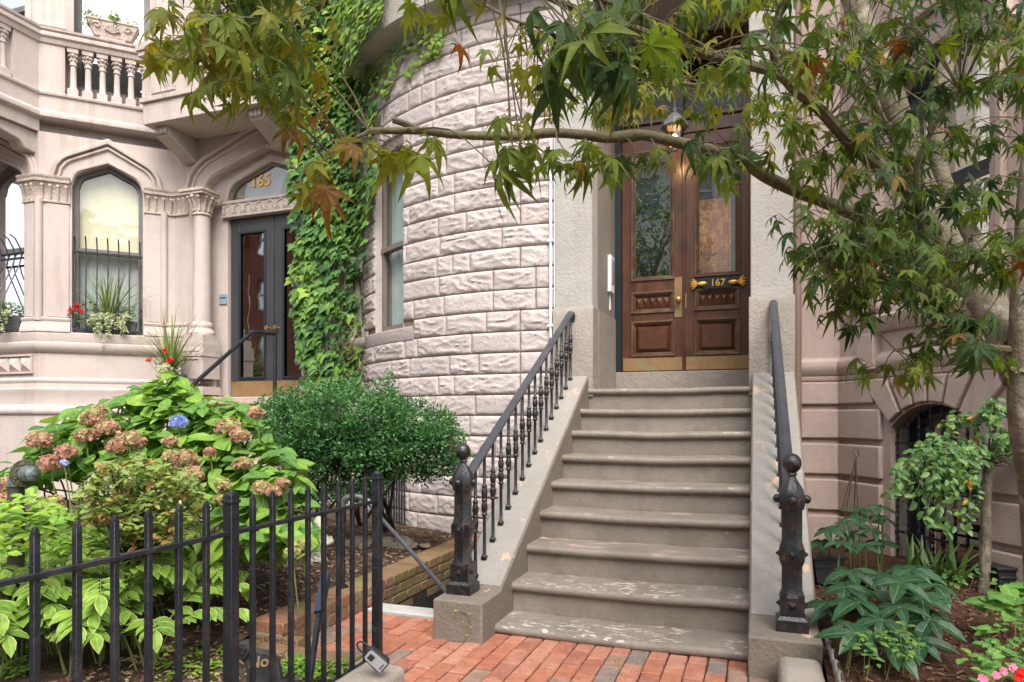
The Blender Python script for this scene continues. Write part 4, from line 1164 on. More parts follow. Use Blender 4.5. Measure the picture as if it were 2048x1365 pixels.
# panels cut as thin raised strips on the piers
for a, b in ((.075, .315), (1.145, 1.36)):
    g = MB(FB); g.box(a, b, -.012, .004, 2.47, 3.855); g.build('pier_strip', M['brown'], h165, bevel=.004)
g = MB(FA); g.box(-.235, -.075, -.012, .004, 2.47, 3.855); g.build('pier_strip', M['brown'], h165, bevel=.004)
# hood mouldings over arches
def hood(Mx, o, w1, w2, drop, parent=h165):
    q = MB(Mx)
    def off(d, dz): return tudor(o['x0'] - d, o['x1'] + d, o['zs'] + .03, o['za'] + dz)
    band(q, off(.0, .0), off(.035, .05), -.018, .01)
    band(q, off(w1, w1 * 1.25), off(w1 + .03, w1 * 1.25 + .035), -.030, .01)
    band(q, off(w2, w2 * 1.2), off(w2 + .045, w2 * 1.2 + .06), -.055, .01)
    band(q, off(w2 + .045, w2 * 1.2 + .06), off(w2 + .065, w2 * 1.2 + .08), -.03, .01)
    for sx in (o['x0'] - w2 - .045, o['x1'] + w2): q.box(sx, sx + .045, -.03, .01, 4.18, o['zs'] + .035) if drop else None
    return q.build('hood_mould', M['brown'], parent, bevel=.008)
hood(FB, opB, .14, .195, False); hood(FA, opA, .14, .195, False); hood(FW, opD, .17, .24, False)
q = MB(FW); band(q, tudor(DXC - .70, DXC + .70, 4.0, 4.44), tudor(DXC - .78, DXC + .78, 4.0, 4.54), .095, .14); q.build('arch_roll', M['brown'], h165, bevel=.012)
# windows of the bay
glb = glassmat('old_window_glass', 0.06, .7, wav=0.2)
wB = glazed(FB, h165, opB, .16, .055, [M['frame_grey'], glb], mid=3.34)
g = MB(FB); bc = curve_of(opB); g.add([(p[0], .21, p[1]) for p in [(opB['x0'], 3.33)] + bc + [(opB['x1'], 3.33)]], [tuple(range(len(bc) + 2))]); g.build('blind', M['blind'], wB)
g = MB(FB); nn_ = 30; v = []
for i in range(nn_ + 1):
    xx = opB['x0'] + (opB['x1'] - opB['x0']) * i / nn_; v += [(xx, .28 + .014 * math.sin(i * 1.6), 2.28), (xx, .28 + .014 * math.sin(i * 1.6), 3.36)]
g.add(v, [(2*i, 2*i+2, 2*i+3, 2*i+1) for i in range(nn_)]); g.build('curtain', mat('grey_net_curtain', (.66, .66, .62), .9, .1), wB, smooth=True)
glazed(FA, h165, opA, .16, .055, [M['frame_grey'], M['glass']], mid=3.34, back=(.10, .014), backmat=M['curtain'])
g = MB(FA); darkroom(g, -1.4, -.1, 0, 1.0, .26, .8); g.build('basement_interior', M['dark'], h165)
# round column beside the door, on a panelled pedestal
for cx_ in (-6.62, -4.82):
    g = MB(); y_ = 6.80
    g.lathe([(.11, 2.44), (.108, 3.0), (.10, 3.78)], (cx_, y_, 0), 24); co = g.build('column', M['brown'], h165, smooth=True)
    g = MB(); g.box(cx_ - .155, cx_ + .155, y_ - .155, y_ + .12, 2.17, 2.27); g.lathe([(.155, 2.27), (.16, 2.30), (.145, 2.33), (.125, 2.36), (.135, 2.385), (.135, 2.41), (.115, 2.44)], (cx_, y_, 0), 24)
    g.box(cx_ - .17, cx_ + .17, y_ - .17, y_ + .12, 1.72, 2.02); g.box(cx_ - .185, cx_ + .185, y_ - .185, y_ + .12, 1.52, 1.62)
    for k in range(6): frustum(g, cx_ - .13 + .044 * k, cx_ - .09 + .044 * k, 2.05, 2.11, y_ - .17, y_ - .195, .018)
    g.box(cx_ - .18, cx_ + .18, y_ - .185, y_ + .12, 2.00, 2.045); g.box(cx_ - .18, cx_ + .18, y_ - .172, y_ + .12, 2.045, 2.17)
    ringbox(g, cx_ - .13, cx_ + .13, 1.66, 1.98, .018, y_ - .185, y_ - .165)
    g.build('pedestal', M['brown'], h165, bevel=.006)
    g = MB(); g.lathe([(.10, 3.77), (.118, 3.785), (.118, 3.80), (.10, 3.815), (.105, 3.88), (.13, 3.96), (.165, 4.01), (.17, 4.02)], (cx_, y_, 0), 20)
    g.box(cx_ - .175, cx_ + .175, y_ - .175, y_ + .12, 4.02, 4.055); g.box(cx_ - .19, cx_ + .19, y_ - .19, y_ + .12, 4.055, 4.09)
    for k in range(12):
        a = 2 * math.pi * k / 12; d = Vector((math.cos(a), math.sin(a), 0)); b0 = Vector((cx_, y_, 0))
        g.tube([b0 + d * .105 + Vector((0, 0, 3.83)), b0 + d * .12 + Vector((0, 0, 3.91)), b0 + d * .155 + Vector((0, 0, 3.97))], [.02, .018, .022], 5)
        g.ball(b0 + d * .165 + Vector((0, 0, 3.99)), .025, nu=8, nv=6)
    g.build('capital', M['carve'], co, smooth=45)
# lintel with carved frieze, glazed tympanum, double door
g = MB(FW); g.box(DXC - .76, DXC + .76, .085, .32, 3.80, 4.0); g.box(DXC - .77, DXC + .77, .07, .32, 3.965, 4.005); g.box(DXC - .765, DXC + .765, .075, .32, 3.795, 3.82)
ln = g.build('lintel', M['brown'], h165, bevel=.005)
g = MB(FW)
for k in range(9):
    xc = DXC - .66 + .165 * k
    for s in (-1, 1):
        pts = [(xc + s * .074 * math.cos(a) , .083, 3.845 + .10 * math.sin(a)) for a in [math.pi / 2 * j / 5 for j in range(6)]]
        g.tube(pts, .009, 5)
        g.tube([(xc + s * (.045 + .02 * math.cos(a)), .083, 3.855 + .02 * math.sin(a)) for a in [i * .9 for i in range(7)]], .007, 5)
    g.ball((xc, .083, 3.95), .016, nu=6, nv=5)
g.build('carved_frieze', M['carve'], ln, smooth=50)
g = MB(FW); tp = tudor(DXC - .70, DXC + .70, 4.0, 4.44); g.add([(p[0], .17, p[1]) for p in tp], [tuple(range(len(tp)))])
tg = g.build('tympanum_glass', glassmat('dim_glass', .02, .16), h165)
g = MB(FW); g.add([(DXC - .75, .30, 3.95), (DXC + .75, .30, 3.95), (DXC + .75, .30, 4.5), (DXC - .75, .30, 4.5)], [(0,1,2,3)]); g.build('blind', mat('grey_blind', (.46, .40, .35), .8, .2), tg)
g = MB(FW); band(g, tudor(DXC - .655, DXC + .655, 4.01, 4.40), tp, .145, .19); g.build('tympanum_frame', M['frame_bronze'], tg)
P5 = at_Y(521, 361, 7.065)
def serif_num(s, size, M4, parent):
    o = text('lettering_outline', s, size, M4 @ Matrix.Translation((.004, -.003, -.0015)), M['navy'], parent, .0004, size * .032)
    text('lettering', s, size, M4, M['gold'], parent, .0008, size * .018)
    return o
serif_num('165', .21, upright(P5.x, 7.066, P5.z - .01), tg)
YD = 7.06
def leaf165(x0, x1):
    g = MB(); y0, y1 = YD, YD + .05
    a, b = x0 + .14, x1 - .13
    g.box(x0, a, y0, y1, 1.50, 3.79); g.box(b, x1, y0, y1, 1.50, 3.79); g.box(a, b, y0 + .001, y1, 1.50, 1.74); g.box(a, b, y0 + .001, y1, 3.60, 3.79)
    lf = g.build('door_leaf', M['greydoor'], h165, bevel=.003)
    g = MB(); ringbox(g, a - .012, b + .012, 1.728, 3.612, .028, y0 - .014, y0 + .002); g.build('glass_moulding', M['navy'], lf, bevel=.004)
    g = MB(); g.add([(a, y0 + .02, 1.74), (b, y0 + .02, 1.74), (b, y0 + .02, 3.60), (a, y0 + .02, 3.60)], [(0,1,2,3)]); g.build('pane', M['glass_door'], lf)
    g = MB(); g.box(x0 + .01, x1 - .01, y0 - .004, y0 - .0005, 1.51, 1.70); g.build('kick_plate', M['brass_flat'], lf)
    return lf
X165 = (at_Y(462, 600, YD).x, at_Y(548, 600, YD).x)
l1 = leaf165(X165[0], X165[1] - .006); l2 = leaf165(X165[1] + .006, 2 * X165[1] - X165[0])
for lf, xx in ((l1, X165[1] - .07), (l2, X165[1] + .06)):
    g = MB(); g.lathe([(.02, 0), (.01, .012), (.01, .04), (.026, .05), (.03, .062), (.022, .075)], (xx, YD, 2.36), 12, 0, (0, -1, 0)); g.build('door_knob', M['brass'], lf, smooth=40)
g = MB(); darkroom(g, X165[0], 2 * X165[1] - X165[0], 1.49, 4.0, YD + .10, 2.0); g.build('hall_interior', mat('dim_hall', (.07, .06, .05), .9, .1), h165)
g = MB(); g.box(-6.6, -4.85, 6.72, 7.2, 1.40, 1.492); g.box(-6.55, -4.9, 6.45, 6.72, 1.22, 1.30)
pr_ = [(6.96, -.2)]
for k in range(7): pr_ += [(6.62 - .28 * (7 - k), .04 + .17 * k - (.24 if k == 0 else .17)), (6.62 - .28 * (7 - k), .04 + .17 * k)]
pr_ += [(6.70, 1.06), (6.70, 1.23), (6.96, 1.23)]
g.prism(pr_, 'x', -6.50, -4.92); g.box(-6.92, -6.505, 6.25, 6.66, -.2, 1.46)
g.build('entrance_steps', M['pink'], h165, bevel=.012)
# balcony parapets, upper walls
def balusters(Mx, xs, z0, z1, parent):
    for xx in xs:
        q = MB(Mx); h_ = z1 - z0
        q.box(xx - .058, xx + .058, -.005, .115, z0, z0 + .085)
        q.lathe([(.055, .085), (.045, .11), (.036, .125), (.034, .30 * h_ / .6), (.031, h_ - .21), (.042, h_ - .20), (.042, h_ - .185), (.034, h_ - .175), (.042, h_ - .10), (.058, h_ - .055)], (xx, .055, z0), 14)
        q.box(xx - .060, xx + .060, -.005, .115, z1 - .055, z1)
        for k in range(8):
            a = 2 * math.pi * k / 8; q.ball((xx + .050 * math.cos(a), .055 + .050 * math.sin(a), z1 - .085), .017, nu=6, nv=5)
            q.ball((xx + .040 * math.cos(a + .4), .055 + .040 * math.sin(a + .4), z1 - .135), .014, nu=6, nv=5)
        q.build('baluster', M['brown'], parent, smooth=45)
B0, B1, B2, B3 = 4.70, 4.92, 5.21, 5.80
bal = MB()
planP = [(C0.x - 2.2, 4.75), (C0.x, 4.75), tuple(C0), tuple(J0), (J0.x + .06, J0.y)]
def rail165(prof, name): 
    q = MB(); sweep(q, planP, [(-.16, prof[0][1])] + prof + [(-.16, prof[-1][1])]); return q.build(name, M['brown'], h165, smooth=35)
rail165([(.0, 4.86), (.03, 4.87), (.055, 4.895), (.06, 4.925), (.05, 4.955), (.02, 4.975), (.005, 4.99), (.005, 5.165), (.03, 5.175), (.035, 5.20), (.015, 5.215)], 'balcony_base')
rail165([(.0, 5.80), (.02, 5.805), (.03, 5.83), (.035, 5.86), (.06, 5.875), (.065, 5.90), (.055, 5.93), (.075, 5.945), (.08, 5.97), (.04, 5.985)], 'balcony_rail')
for a, b in ((0, .27), (1.24, LB)):
    g = MB(FB); g.box(a, b, .0, .14, 5.21, 5.81); g.build('balcony_pier', M['brown'], h165)
balusters(FB, [.352 + .157 * i for i in range(6)], 5.212, 5.802, h165)
FS = frame((C0.x, 4.75, 0), (0, 1))                          # right hand return of the front balcony
g = MB(FS); LS = C0.y - 4.75
g.box(0, .62, .0, .14, 5.21, 5.81); g.box(.80, LS, .0, .14, 5.21, 5.81); g.box(.62, .80, .07, .14, 5.21, 5.81)
g.build('balcony_pier', M['brown'], h165); balusters(FS, [.71], 5.212, 5.802, h165)
g = MB(); g.box(C0.x - 2.2, C0.x - .0, 4.75, 5.86, 4.72, 4.87); g.build('balcony_floor', M['brown'], h165)
g = MB(); g.prism([(5.86, 4.45), (5.72, 4.47), (5.66, 4.55), (5.40, 4.60), (5.30, 4.715), (5.86, 4.715)], 'x', C0.x - .26, C0.x - .05); g.build('corbel', M['brown'], h165, bevel=.015)
g = MB(FB); g.box(.0, LB, .14, .5, 4.75, 4.9); g.build('balcony_floor', M['brown'], h165)
opU = dict(x0=.32, x1=1.18, zb=5.48, zs=8.4, rev=.12)
g = MB(FB); facade(g, -.2, LB + .3, 4.7, 9.5, [opU], y=.34)
q = MB(FB)
for a, b in ((-.02, .28), (1.22, LB)): 
    q.box(a, b, .20, .34, 5.85, 5.95); q.box(a + .02, b - .02, .24, .34, 5.95, 6.12); q.box(a, b, .22, .34, 6.12, 6.17); q.box(a + .03, b - .03, .26, .34, 6.17, 9.5)
g.build('upper_bay_side', M['brown'], h165); q.build('upper_pier', M['brown'], h165, bevel=.01)
glazed(FB, h165, opU, .44, .075, [M['frame_grey'], M['glass_sky']], mid=6.10, back=(.12, .012), backmat=M['curtain'])
g = MB(FA); facade(g, -6, .15, 4.7, 9.5, [dict(x0=-1.5, x1=-.42, zb=5.0, zs=8.4, rev=.14)], y=.34); g.build('upper_bay_front', M['brown'], h165)
glazed(FA, h165, dict(x0=-1.5, x1=-.42, zb=5.0, zs=8.4), .44, .07, [M['frame_grey'], M['glass_sky']], mid=6.6, back=(.12, .012), backmat=M['curtain'])
g = MB(FA); g.tube([(-.27, .22, 5.0), (-.27, .22, 9)], .10, 16); g.lathe([(.17, 5.95), (.17, 6.0), (.15, 6.03), (.16, 6.06), (.15, 6.09), (.11, 6.12)], (-.27, .22, 0), 20); g.build('upper_column', M['brown'], h165, smooth=35)
# balcony over the door
DB0, DB1 = -7.05, -5.25
g = MB(); g.box(DB0, DB1, 6.30, 6.9, 4.80, 5.06); g.box(DB0 - .03, DB1, 6.27, 6.9, 5.06, 5.12); g.box(DB0, DB1, 6.32, 6.44, 5.12, 5.55); g.box(DB0, DB1, 6.32, 6.44, 5.55, 5.62)
g.box(DB0 - .04, DB1, 6.26, 6.48, 5.62, 5.68); g.box(DB0 - .06, DB1, 6.24, 6.5, 5.68, 5.78)
ringbox(g, DB0 + .12, DB0 + .50, 5.16, 5.52, .03, 6.305, 6.33); g.box(DB0 - .0, DB0 + .12, 6.44, 6.9, 5.12, 5.62)
g.build('door_balcony', M['brown'], h165, bevel=.008)
for xx in (-6.98, -5.56):
    g = MB(); g.prism([(6.9, 4.50), (6.82, 4.51), (6.78, 4.55), (6.44, 4.69), (6.40, 4.80), (6.9, 4.80)], 'x', xx, xx + .22)
    for k in range(3): frustum(g, xx + .02 + .062 * k, xx + .076 + .062 * k, 4.715, 4.785, 6.405, 6.385, .012)
    g.build('corbel', M['brown'], h165, bevel=.01)
# plaque and handrail
t = thing('wall_plaque', 'small blue grey plaque on the jamb beside the left hand doorway', 'plaque', (-6.40, 6.93, 2.9))
a = at_Y(440, 588, 6.99); 
g = MB(); g.box(X165[0] - .145, X165[0] - .03, 7.012, 7.024, 2.70, 2.83); pq = g.build('plate', M['plaque'], t, bevel=.002)
for k, (w0, w1) in enumerate(((.012, .033), (.042, .07), (.076, .098))):
    g = MB(); g.box(X165[0] - .145 + w0, X165[0] - .145 + w1, 7.0095, 7.0118, 2.772, 2.788); g.build('lettering', M['navy'], pq)
t = thing('entrance_handrail', 'round black pipe handrail on the steps of the left hand doorway', 'handrail', (-5.6, 6, 1.3))
p1, p2, p3, p4 = at_Y(360, 793, 4.75), at_Y(505, 664, 6.15), at_Y(550, 668, 6.45), at_Y(550, 790, 6.45)
g = MB(); g.tube([p1 + (p1 - p2) * .5, p1, p2 - (p2 - p1) * .03, p2, p2 + (p3 - p2) * .2, p3], .021, 12); g.tube([p3 + Vector((0, 0, .012)), p4, p4 + Vector((0, 0, -.5))], .021, 12)
g.build('rail', M['black'], t, smooth=50)

# window grilles of 165
t = thing('window_grille', 'black iron bars with curled tips in front of the cream window', 'window grille', (-7.7, 6.3, 2.3))
for i in range(7):
    xx = .375 + .118 * i; q = MB(FB)
    q.tube([(xx, .03, 2.31), (xx, -.10, 2.33), (xx, -.155, 2.40), (xx, -.13, 2.55), (xx, -.05, 2.95), (xx, .02, 3.20), (xx, .0, 3.36), (xx, -.03, 3.40), (xx, -.07, 3.44)] if 0 else
           [(xx, .02, 2.31), (xx, -.03, 2.36), (xx, -.03, 2.7), (xx, -.01, 3.1), (xx, .0, 3.30), (xx, -.015, 3.40), (xx, -.05, 3.46), (xx, -.075, 3.475)], .0085, 6)
    q.build('bar', M['rail'], t, smooth=True)
for z in (3.29, 2.33):
    q = MB(FB); q.box(.35, 1.11, -.02, .012, z - .012, z + .012); q.build('crossbar', M['black'], t)
t = thing('window_grille', 'black bellied iron grille in front of the leftmost arched window', 'window grille', (-8.7, 5.8, 2.3))
for i in range(7):
    xx = -1.02 + .118 * i; q = MB(FA)
    pts = [(xx, .0, 2.31), (xx, -.09, 2.32), (xx, -.20, 2.38), (xx, -.24, 2.50), (xx, -.21, 2.66), (xx, -.11, 2.90), (xx, -.02, 3.10), (xx, .01, 3.22), (xx, -.01, 3.33), (xx, -.07, 3.43), (xx, -.13, 3.46)]
    P = []
    for k in range(len(pts) - 1):
        for s in range(3):
            a, b = Vector(pts[k]), Vector(pts[k+1]); P.append(a.lerp(b, s / 3))
    P.append(Vector(pts[-1])); q.tube(P, .0085, 6); q.build('bar', M['rail'], t, smooth=True)
for z in (3.20,):
    q = MB(FA); q.box(-1.05, -.26, -.006, .014, z - .012, z + .012); q.build('crossbar', M['black'], t)
t = thing('basement_fence', 'short black iron fence in front of the basement arch', 'fence', (-8.7, 5.4, 0))
for i in range(9):
    q = MB(); xx = -9.4 + .13 * i; q.box(xx - .014, xx + .014, 5.18, 5.208, .05, .82); q.build('picket', M['black'], t)
q = MB(); q.box(-9.5, -8.3, 5.18, 5.206, .68, .71); q.build('rail', M['black'], t)

# ------------------------------------------------------------------ across the street (seen in the window reflections)
oc = {}
def opposite(i, x0, w, h, col, label):
    m = mat('facade_%s' % i, col, .85, .15, var=(1, .15), bump=[(20, .3, None)])
    t = thing('row_house', label, 'house', (x0 + w / 2, -17, 0), 'row houses across the street')
    Mx = Matrix(((-1, 0, 0, x0 + w), (0, -1, 0, -17), (0, 0, 1, 0), (0, 0, 0, 1)))
    nw = 3; ops = []
    for k in range(nw):
        a = w * (k + .5) / nw - .55; ops.append(a)
    floors = int(h // 3.1)
    g = MB(Mx); zz = -.2
    for fl in range(floors):
        z1 = h if fl == floors - 1 else 3.1 * (fl + 1)
        facade(g, 0, w, zz, z1, [dict(x0=a, x1=a + 1.1, zb=3.1 * fl + 1.0, zs=3.1 * fl + 2.75) for a in ops], .2); zz = z1
    g.box(-.05, w + .05, -.35, 0, h - .5, h); g.box(0, w, .3, 8, h - .1, h - .02)
    g.build('wall', m, t)
    for fl in range(floors):
        for a in ops:
            glazed(Mx, t, dict(x0=a, x1=a + 1.1, zb=3.1 * fl + 1.0, zs=3.1 * fl + 2.75), .17, .08, [M['frame_white'], M['glass']], mid=3.1 * fl + 1.9, back=(.1, 0), backmat=oc.setdefault('b', mat('room_shade', (.12, .12, .12), .9)))
cols = [((.30, .10, .06), 'red brick row house across the street'), ((.30, .11, .075), 'dark red row house across the street'), ((.34, .12, .07), 'orange brick row house across the street'),
        ((.66, .58, .38), 'cream coloured row house across the street'), ((.70, .68, .61), 'pale clapboard row house across the street'), ((.64, .62, .57), 'white painted row house across the street'), ((.70, .62, .42), 'pale yellow row house across the street')]
hs_ = [11.5, 12.5, 11, 12, 13, 12.4, 11]
for i in range(7): opposite(i, -34 + 7.02 * i, 7.0, hs_[i], cols[i][0], cols[i][1])

# ------------------------------------------------------------------ leaves
def basis(d, n):
    d = Vector(d).normalized(); n = Vector(n); n = n - d * n.dot(d)
    n = n.normalized() if n.length > 1e-6 else d.orthogonal().normalized()
    return d, n, d.cross(n)
OV = [(0, .0), (.22, .72), (.48, 1.0), (.74, .72), (1, .0)]
def ovate(mb, p, d, n, L, W, fold=.25, curl=.35, tint=.5, mi=0, prof=OV):
    d, n, s = basis(d, n); p = Vector(p); v, uv = [], []
    for (t, w) in prof:
        c = p + d * (L * (t - .12 * curl * t * t)) - n * (curl * L * .5 * t * t)
        hw = max(w, .02) * W * .5
        v += [c - s * hw + n * (fold * hw), c, c + s * hw + n * (fold * hw)]
        e = .5 * max(w, .02)
        uv += [(0, t), (.5, t), (1, t)]
    f = []
    for i in range(len(prof) - 1):
        a = 3 * i; f += [(a, a+1, a+4, a+3), (a+1, a+2, a+5, a+4)]
    mb.add(v, f, mi, tint, uv)
def palmate(mb, p, d, n, size, tint, lobes=7, droop=.3, slim=.16):
    rq = random.Random(int(p[0] * 99991) ^ int(p[2] * 77773))
    """maple leaf: d = direction of the middle lobe"""
    d, n, s = basis(d, n); p = Vector(p)
    angs = {7: [-128, -84, -42, 0, 42, 84, 128], 5: [-100, -50, 0, 50, 100]}[lobes]
    lens = {7: [.42, .72, .93, 1.05, .93, .72, .42], 5: [.6, .9, 1.05, .9, .6]}[lobes]
    angs = [a + rq.uniform(-7, 7) for a in angs]; lens = [l * rq.uniform(.82, 1.08) for l in lens]
    cup = rq.uniform(-.25, .5)
    def P(r, a, lift=0.0):
        a = R(a); q = p + (d * math.cos(a) + s * math.sin(a)) * (r * size) - n * (droop * size * r * r) + n * (lift * size) - n * (cup * size * r * r * abs(math.sin(a))); return q
    v = [P(0, 0)]; f = []
    k = len(angs); sin_ = []
    for i in range(k + 1):
        if i == 0: a, r = angs[0] - 26, .14
        elif i == k: a, r = angs[-1] + 26, .14
        else: a, r = (angs[i-1] + angs[i]) / 2, .40 * (lens[i-1] + lens[i]) / 2
        v.append(P(r, a, .02)); sin_.append(len(v) - 1)
    for i in range(k):
        L_, a = lens[i], angs[i]
        w1 = math.degrees(math.atan2(slim * .95, .50)); w2 = math.degrees(math.atan2(slim * .5, .76))
        b = len(v)
        v += [P(L_ * .5, a - w1, .03), P(L_ * .77, a - w2, .02), P(L_, a + rq.uniform(-5, 5), rq.uniform(-.12, .05)), P(L_ * .77, a + w2, .02), P(L_ * .5, a + w1, .03), P(L_ * .5, a, -.005), P(L_ * .77, a, -.005)]
        f += [(0, sin_[i], b, b + 5), (b + 5, b, b + 1, b + 6), (b + 6, b + 1, b + 2), (0, b + 5, b + 4, sin_[i+1]), (b + 5, b + 6, b + 3, b + 4), (b + 6, b + 2, b + 3)]
    mb.add(v, f, 0, tint)
IVY = [(0, 0), (.05, -.20), (-.06, -.42), (.30, -.55), (.42, -.30), (1, 0), (.42, .30), (.30, .55), (-.06, .42), (.05, .20)]
def ivyleaf(mb, p, d, n, size, tint):
    d, n, s = basis(d, n); p = Vector(p)
    v = [p + d * (size * a) + s * (size * b) - n * (size * .10 * (abs(b) * 2 + max(0, a) ** 2 * 1.5)) for a, b in IVY]
    v.append(p + d * size * .35)
    c = len(v) - 1
    mb.add(v, [(0, 9, 8, 7, c), (c, 7, 6, 5), (0, c, 3, 2, 1), (c, 5, 4, 3)], 0, tint)
def strap(mb, p, az_, el_, L, W, tint, droop=1.0, n=6):
    d = Vector((math.cos(az_) * math.cos(el_), math.sin(az_) * math.cos(el_), math.sin(el_)))
    s = Vector((-math.sin(az_), math.cos(az_), 0)); q = Vector(p); v = []
    for i in range(n + 1):
        t = i / n; w = W * .5 * (1 - t) ** .6 * min(1, .55 + t * 2)
        u = s.cross(d).normalized()
        v += [q - s * w + u * w * .4, q, q + s * w + u * w * .4] if w > 1e-4 else [q, q, q]
        q = q + d * (L / n); d = (d + Vector((0, 0, -1)) * (droop * .42 * t)).normalized()
    f = []
    for i in range(n): a = 3 * i; f += [(a, a+1, a+4, a+3), (a+1, a+2, a+5, a+4)]
    mb.add(v, f, 0, tint)
def floret(mb, p, n, size, tint, petals=4):
    n = Vector(n).normalized(); a = n.orthogonal().normalized(); b = n.cross(a); o = random.random() * 6.28; p = Vector(p)
    for k in range(petals):
        t = o + 2 * math.pi * k / petals; e = a * math.cos(t) + b * math.sin(t); g_ = n.cross(e)
        mb.add([p, p + e * size * .55 - g_ * size * .38 + n * size * .15, p + e * size + n * size * .1, p + e * size * .55 + g_ * size * .38 + n * size * .15], [(0, 1, 2, 3)], 0, min(1, max(0, tint + random.uniform(-.12, .12))))
def rdir(r, zmin=-1, zmax=1):
    z = r.uniform(zmin, zmax); a = r.uniform(0, 6.283); q = math.sqrt(max(0, 1 - z * z)); return Vector((q * math.cos(a), q * math.sin(a), z))
def in_poly(x, y, P):
    c = False; n = len(P)
    for i in range(n):
        (x1, y1), (x2, y2) = P[i], P[i - 1]
        if (y1 > y) != (y2 > y) and x < (x2 - x1) * (y - y1) / (y2 - y1) + x1: c = not c
    return c
def sample_poly(r, P):
    xs, ys = [p[0] for p in P], [p[1] for p in P]
    while True:
        x, y = r.uniform(min(xs), max(xs)), r.uniform(min(ys), max(ys))
        if in_poly(x, y, P): return x, y
def smoothline(pts, k=4):
    pts = [Vector(p) for p in pts]; out = []
    for i in range(len(pts) - 1):
        p0, p1, p2, p3 = pts[max(i-1, 0)], pts[i], pts[i+1], pts[min(i+2, len(pts)-1)]
        for j in range(k):
            t = j / k
            out.append(.5 * ((2*p1) + (p2 - p0)*t + (2*p0 - 5*p1 + 4*p2 - p3)*t*t + (3*p1 - p0 - 3*p2 + p3)*t**3))
    return out + [pts[-1]]

# ------------------------------------------------------------------ Japanese maple
mt = thing('maple_tree', 'japanese maple with olive and bronze leaves reaching over the stoop', 'maple tree', (1.55, 2.75, .1))
limbs = [  # (points as pixel x, pixel y, depth), start radius, end radius
    ([(2075, 1250, 2.75), (2062, 1010, 2.65), (2040, 860, 2.55), (2036, 740, 2.50), (2042, 600, 2.46), (2052, 420, 2.45), (2072, 200, 2.5)], .040, .030),
    ([(2038, 760, 2.50), (2000, 660, 2.62), (1945, 570, 2.72), (1885, 470, 2.85), (1836, 350, 2.98), (1796, 225, 3.08), (1752, 110, 3.18), (1706, 0, 3.28), (1672, -90, 3.36)], .056, .046),
    ([(2030, 690, 2.52), (1985, 590, 2.70), (1945, 480, 2.85), (1880, 350, 3.0), (1878, 200, 3.05), (1905, 90, 3.08), (1930, 0, 3.1), (1945, -80, 3.15)], .042, .030),
    ([(1880, 465, 2.84), (1827, 404, 2.5), (1793, 366, 2.3), (1711, 298, 2.12), (1639, 219, 2.02), (1588, 178, 1.95), (1555, 148, 1.92), (1485, 128, 1.88), (1399, 106, 1.82), (1340, 84, 1.78), (1250, 52, 1.7), (1150, 18, 1.62), (1070, -20, 1.55)], .020, .008),
    ([(1905, 510, 2.8), (1800, 470, 2.62), (1700, 425, 2.5), (1649, 404, 2.42), (1588, 380, 2.34), (1540, 358, 2.28), (1500, 332, 2.22), (1455, 312, 2.18), (1400, 296, 2.13), (1345, 283, 2.1), (1280, 270, 2.06), (1215, 276, 2.02), (1165, 270, 1.98), (1095, 266, 1.94), (1040, 272, 1.9), (960, 272, 1.86), (900, 269, 1.82), (850, 263, 1.78), (800, 262, 1.74), (738, 262, 1.7)], .026, .0075),
    ([(840, 262, 1.78), (815, 250, 1.775), (786, 240, 1.77)], .009, .008),
    ([(1556, 150, 1.92), (1546, 95, 1.88), (1556, 40, 1.86), (1566, -20, 1.84)], .013, .010),
    ([(1820, 300, 3.0), (1760, 240, 3.1), (1690, 170, 3.3), (1600, 118, 3.5), (1540, 98, 3.6), (1478, 96, 3.7), (1420, 108, 3.75), (1340, 100, 3.8)], .022, .010),
    ([(1600, 116, 3.5), (1530, 130, 3.3), (1470, 150, 3.2), (1400, 170, 3.1), (1345, 165, 3.0), (1290, 182, 2.9)], .012, .006),
    ([(1840, 380, 2.9), (1770, 250, 2.8), (1735, 180, 2.75), (1715, 150, 2.7)], .016, .008),
    ([(1930, 560, 2.72), (1860, 520, 2.4), (1838, 420, 2.3), (1835, 330, 2.25), (1870, 250, 2.2), (1920, 180, 2.15)], .015, .006),
    ([(2020, 700, 2.5), (1960, 690, 2.3), (1900, 640, 2.2), (1850, 600, 2.15), (1780, 560, 2.1), (1700, 540, 2.05), (1640, 560, 2.0)], .016, .005),
    ([(2036, 745, 2.5), (2012, 735, 2.45), (1980, 715, 2.35), (1930, 690, 2.25), (1850, 690, 2.15), (1790, 700, 2.1)], .014, .004),
    ([(1300, 40, 1.7), (1100, -40, 1.5), (950, -60, 1.42), (800, -50, 1.4), (700, -30, 1.4), (640, 10, 1.42)], .009, .004),
    ([(700, -30, 1.4), (580, -50, 1.38), (470, -30, 1.36), (420, 30, 1.36)], .006, .003),
    ([(738, 262, 1.7), (690, 290, 1.66), (640, 330, 1.62)], .005, .002),
    ([(970, 10, 2.2), (1040, 45, 2.15), (1150, 62, 2.1), (1260, 50, 2.05)], .005, .006),
]
gt = MB(); limb_pts = []
for pts, r0, r1 in limbs:
    P = [at_d(*p) for p in pts]; S = smoothline(P, 4); n = len(S)
    rad = [(r0 + (r1 - r0) * i / (n - 1)) * (1 + .10 * noise.noise(S[i] * 9)) for i in range(n)]
    gt.tube(S, rad, 10 if r0 > .02 else 7, 0 if r0 > .034 else 1)
    limb_pts += [(q, rd) for q, rd in zip(S, rad)]
gt.build('trunk', [M['bark'], M['branch']], mt, smooth=True)
gl, gw = MB(), MB()
r = random.Random(42)
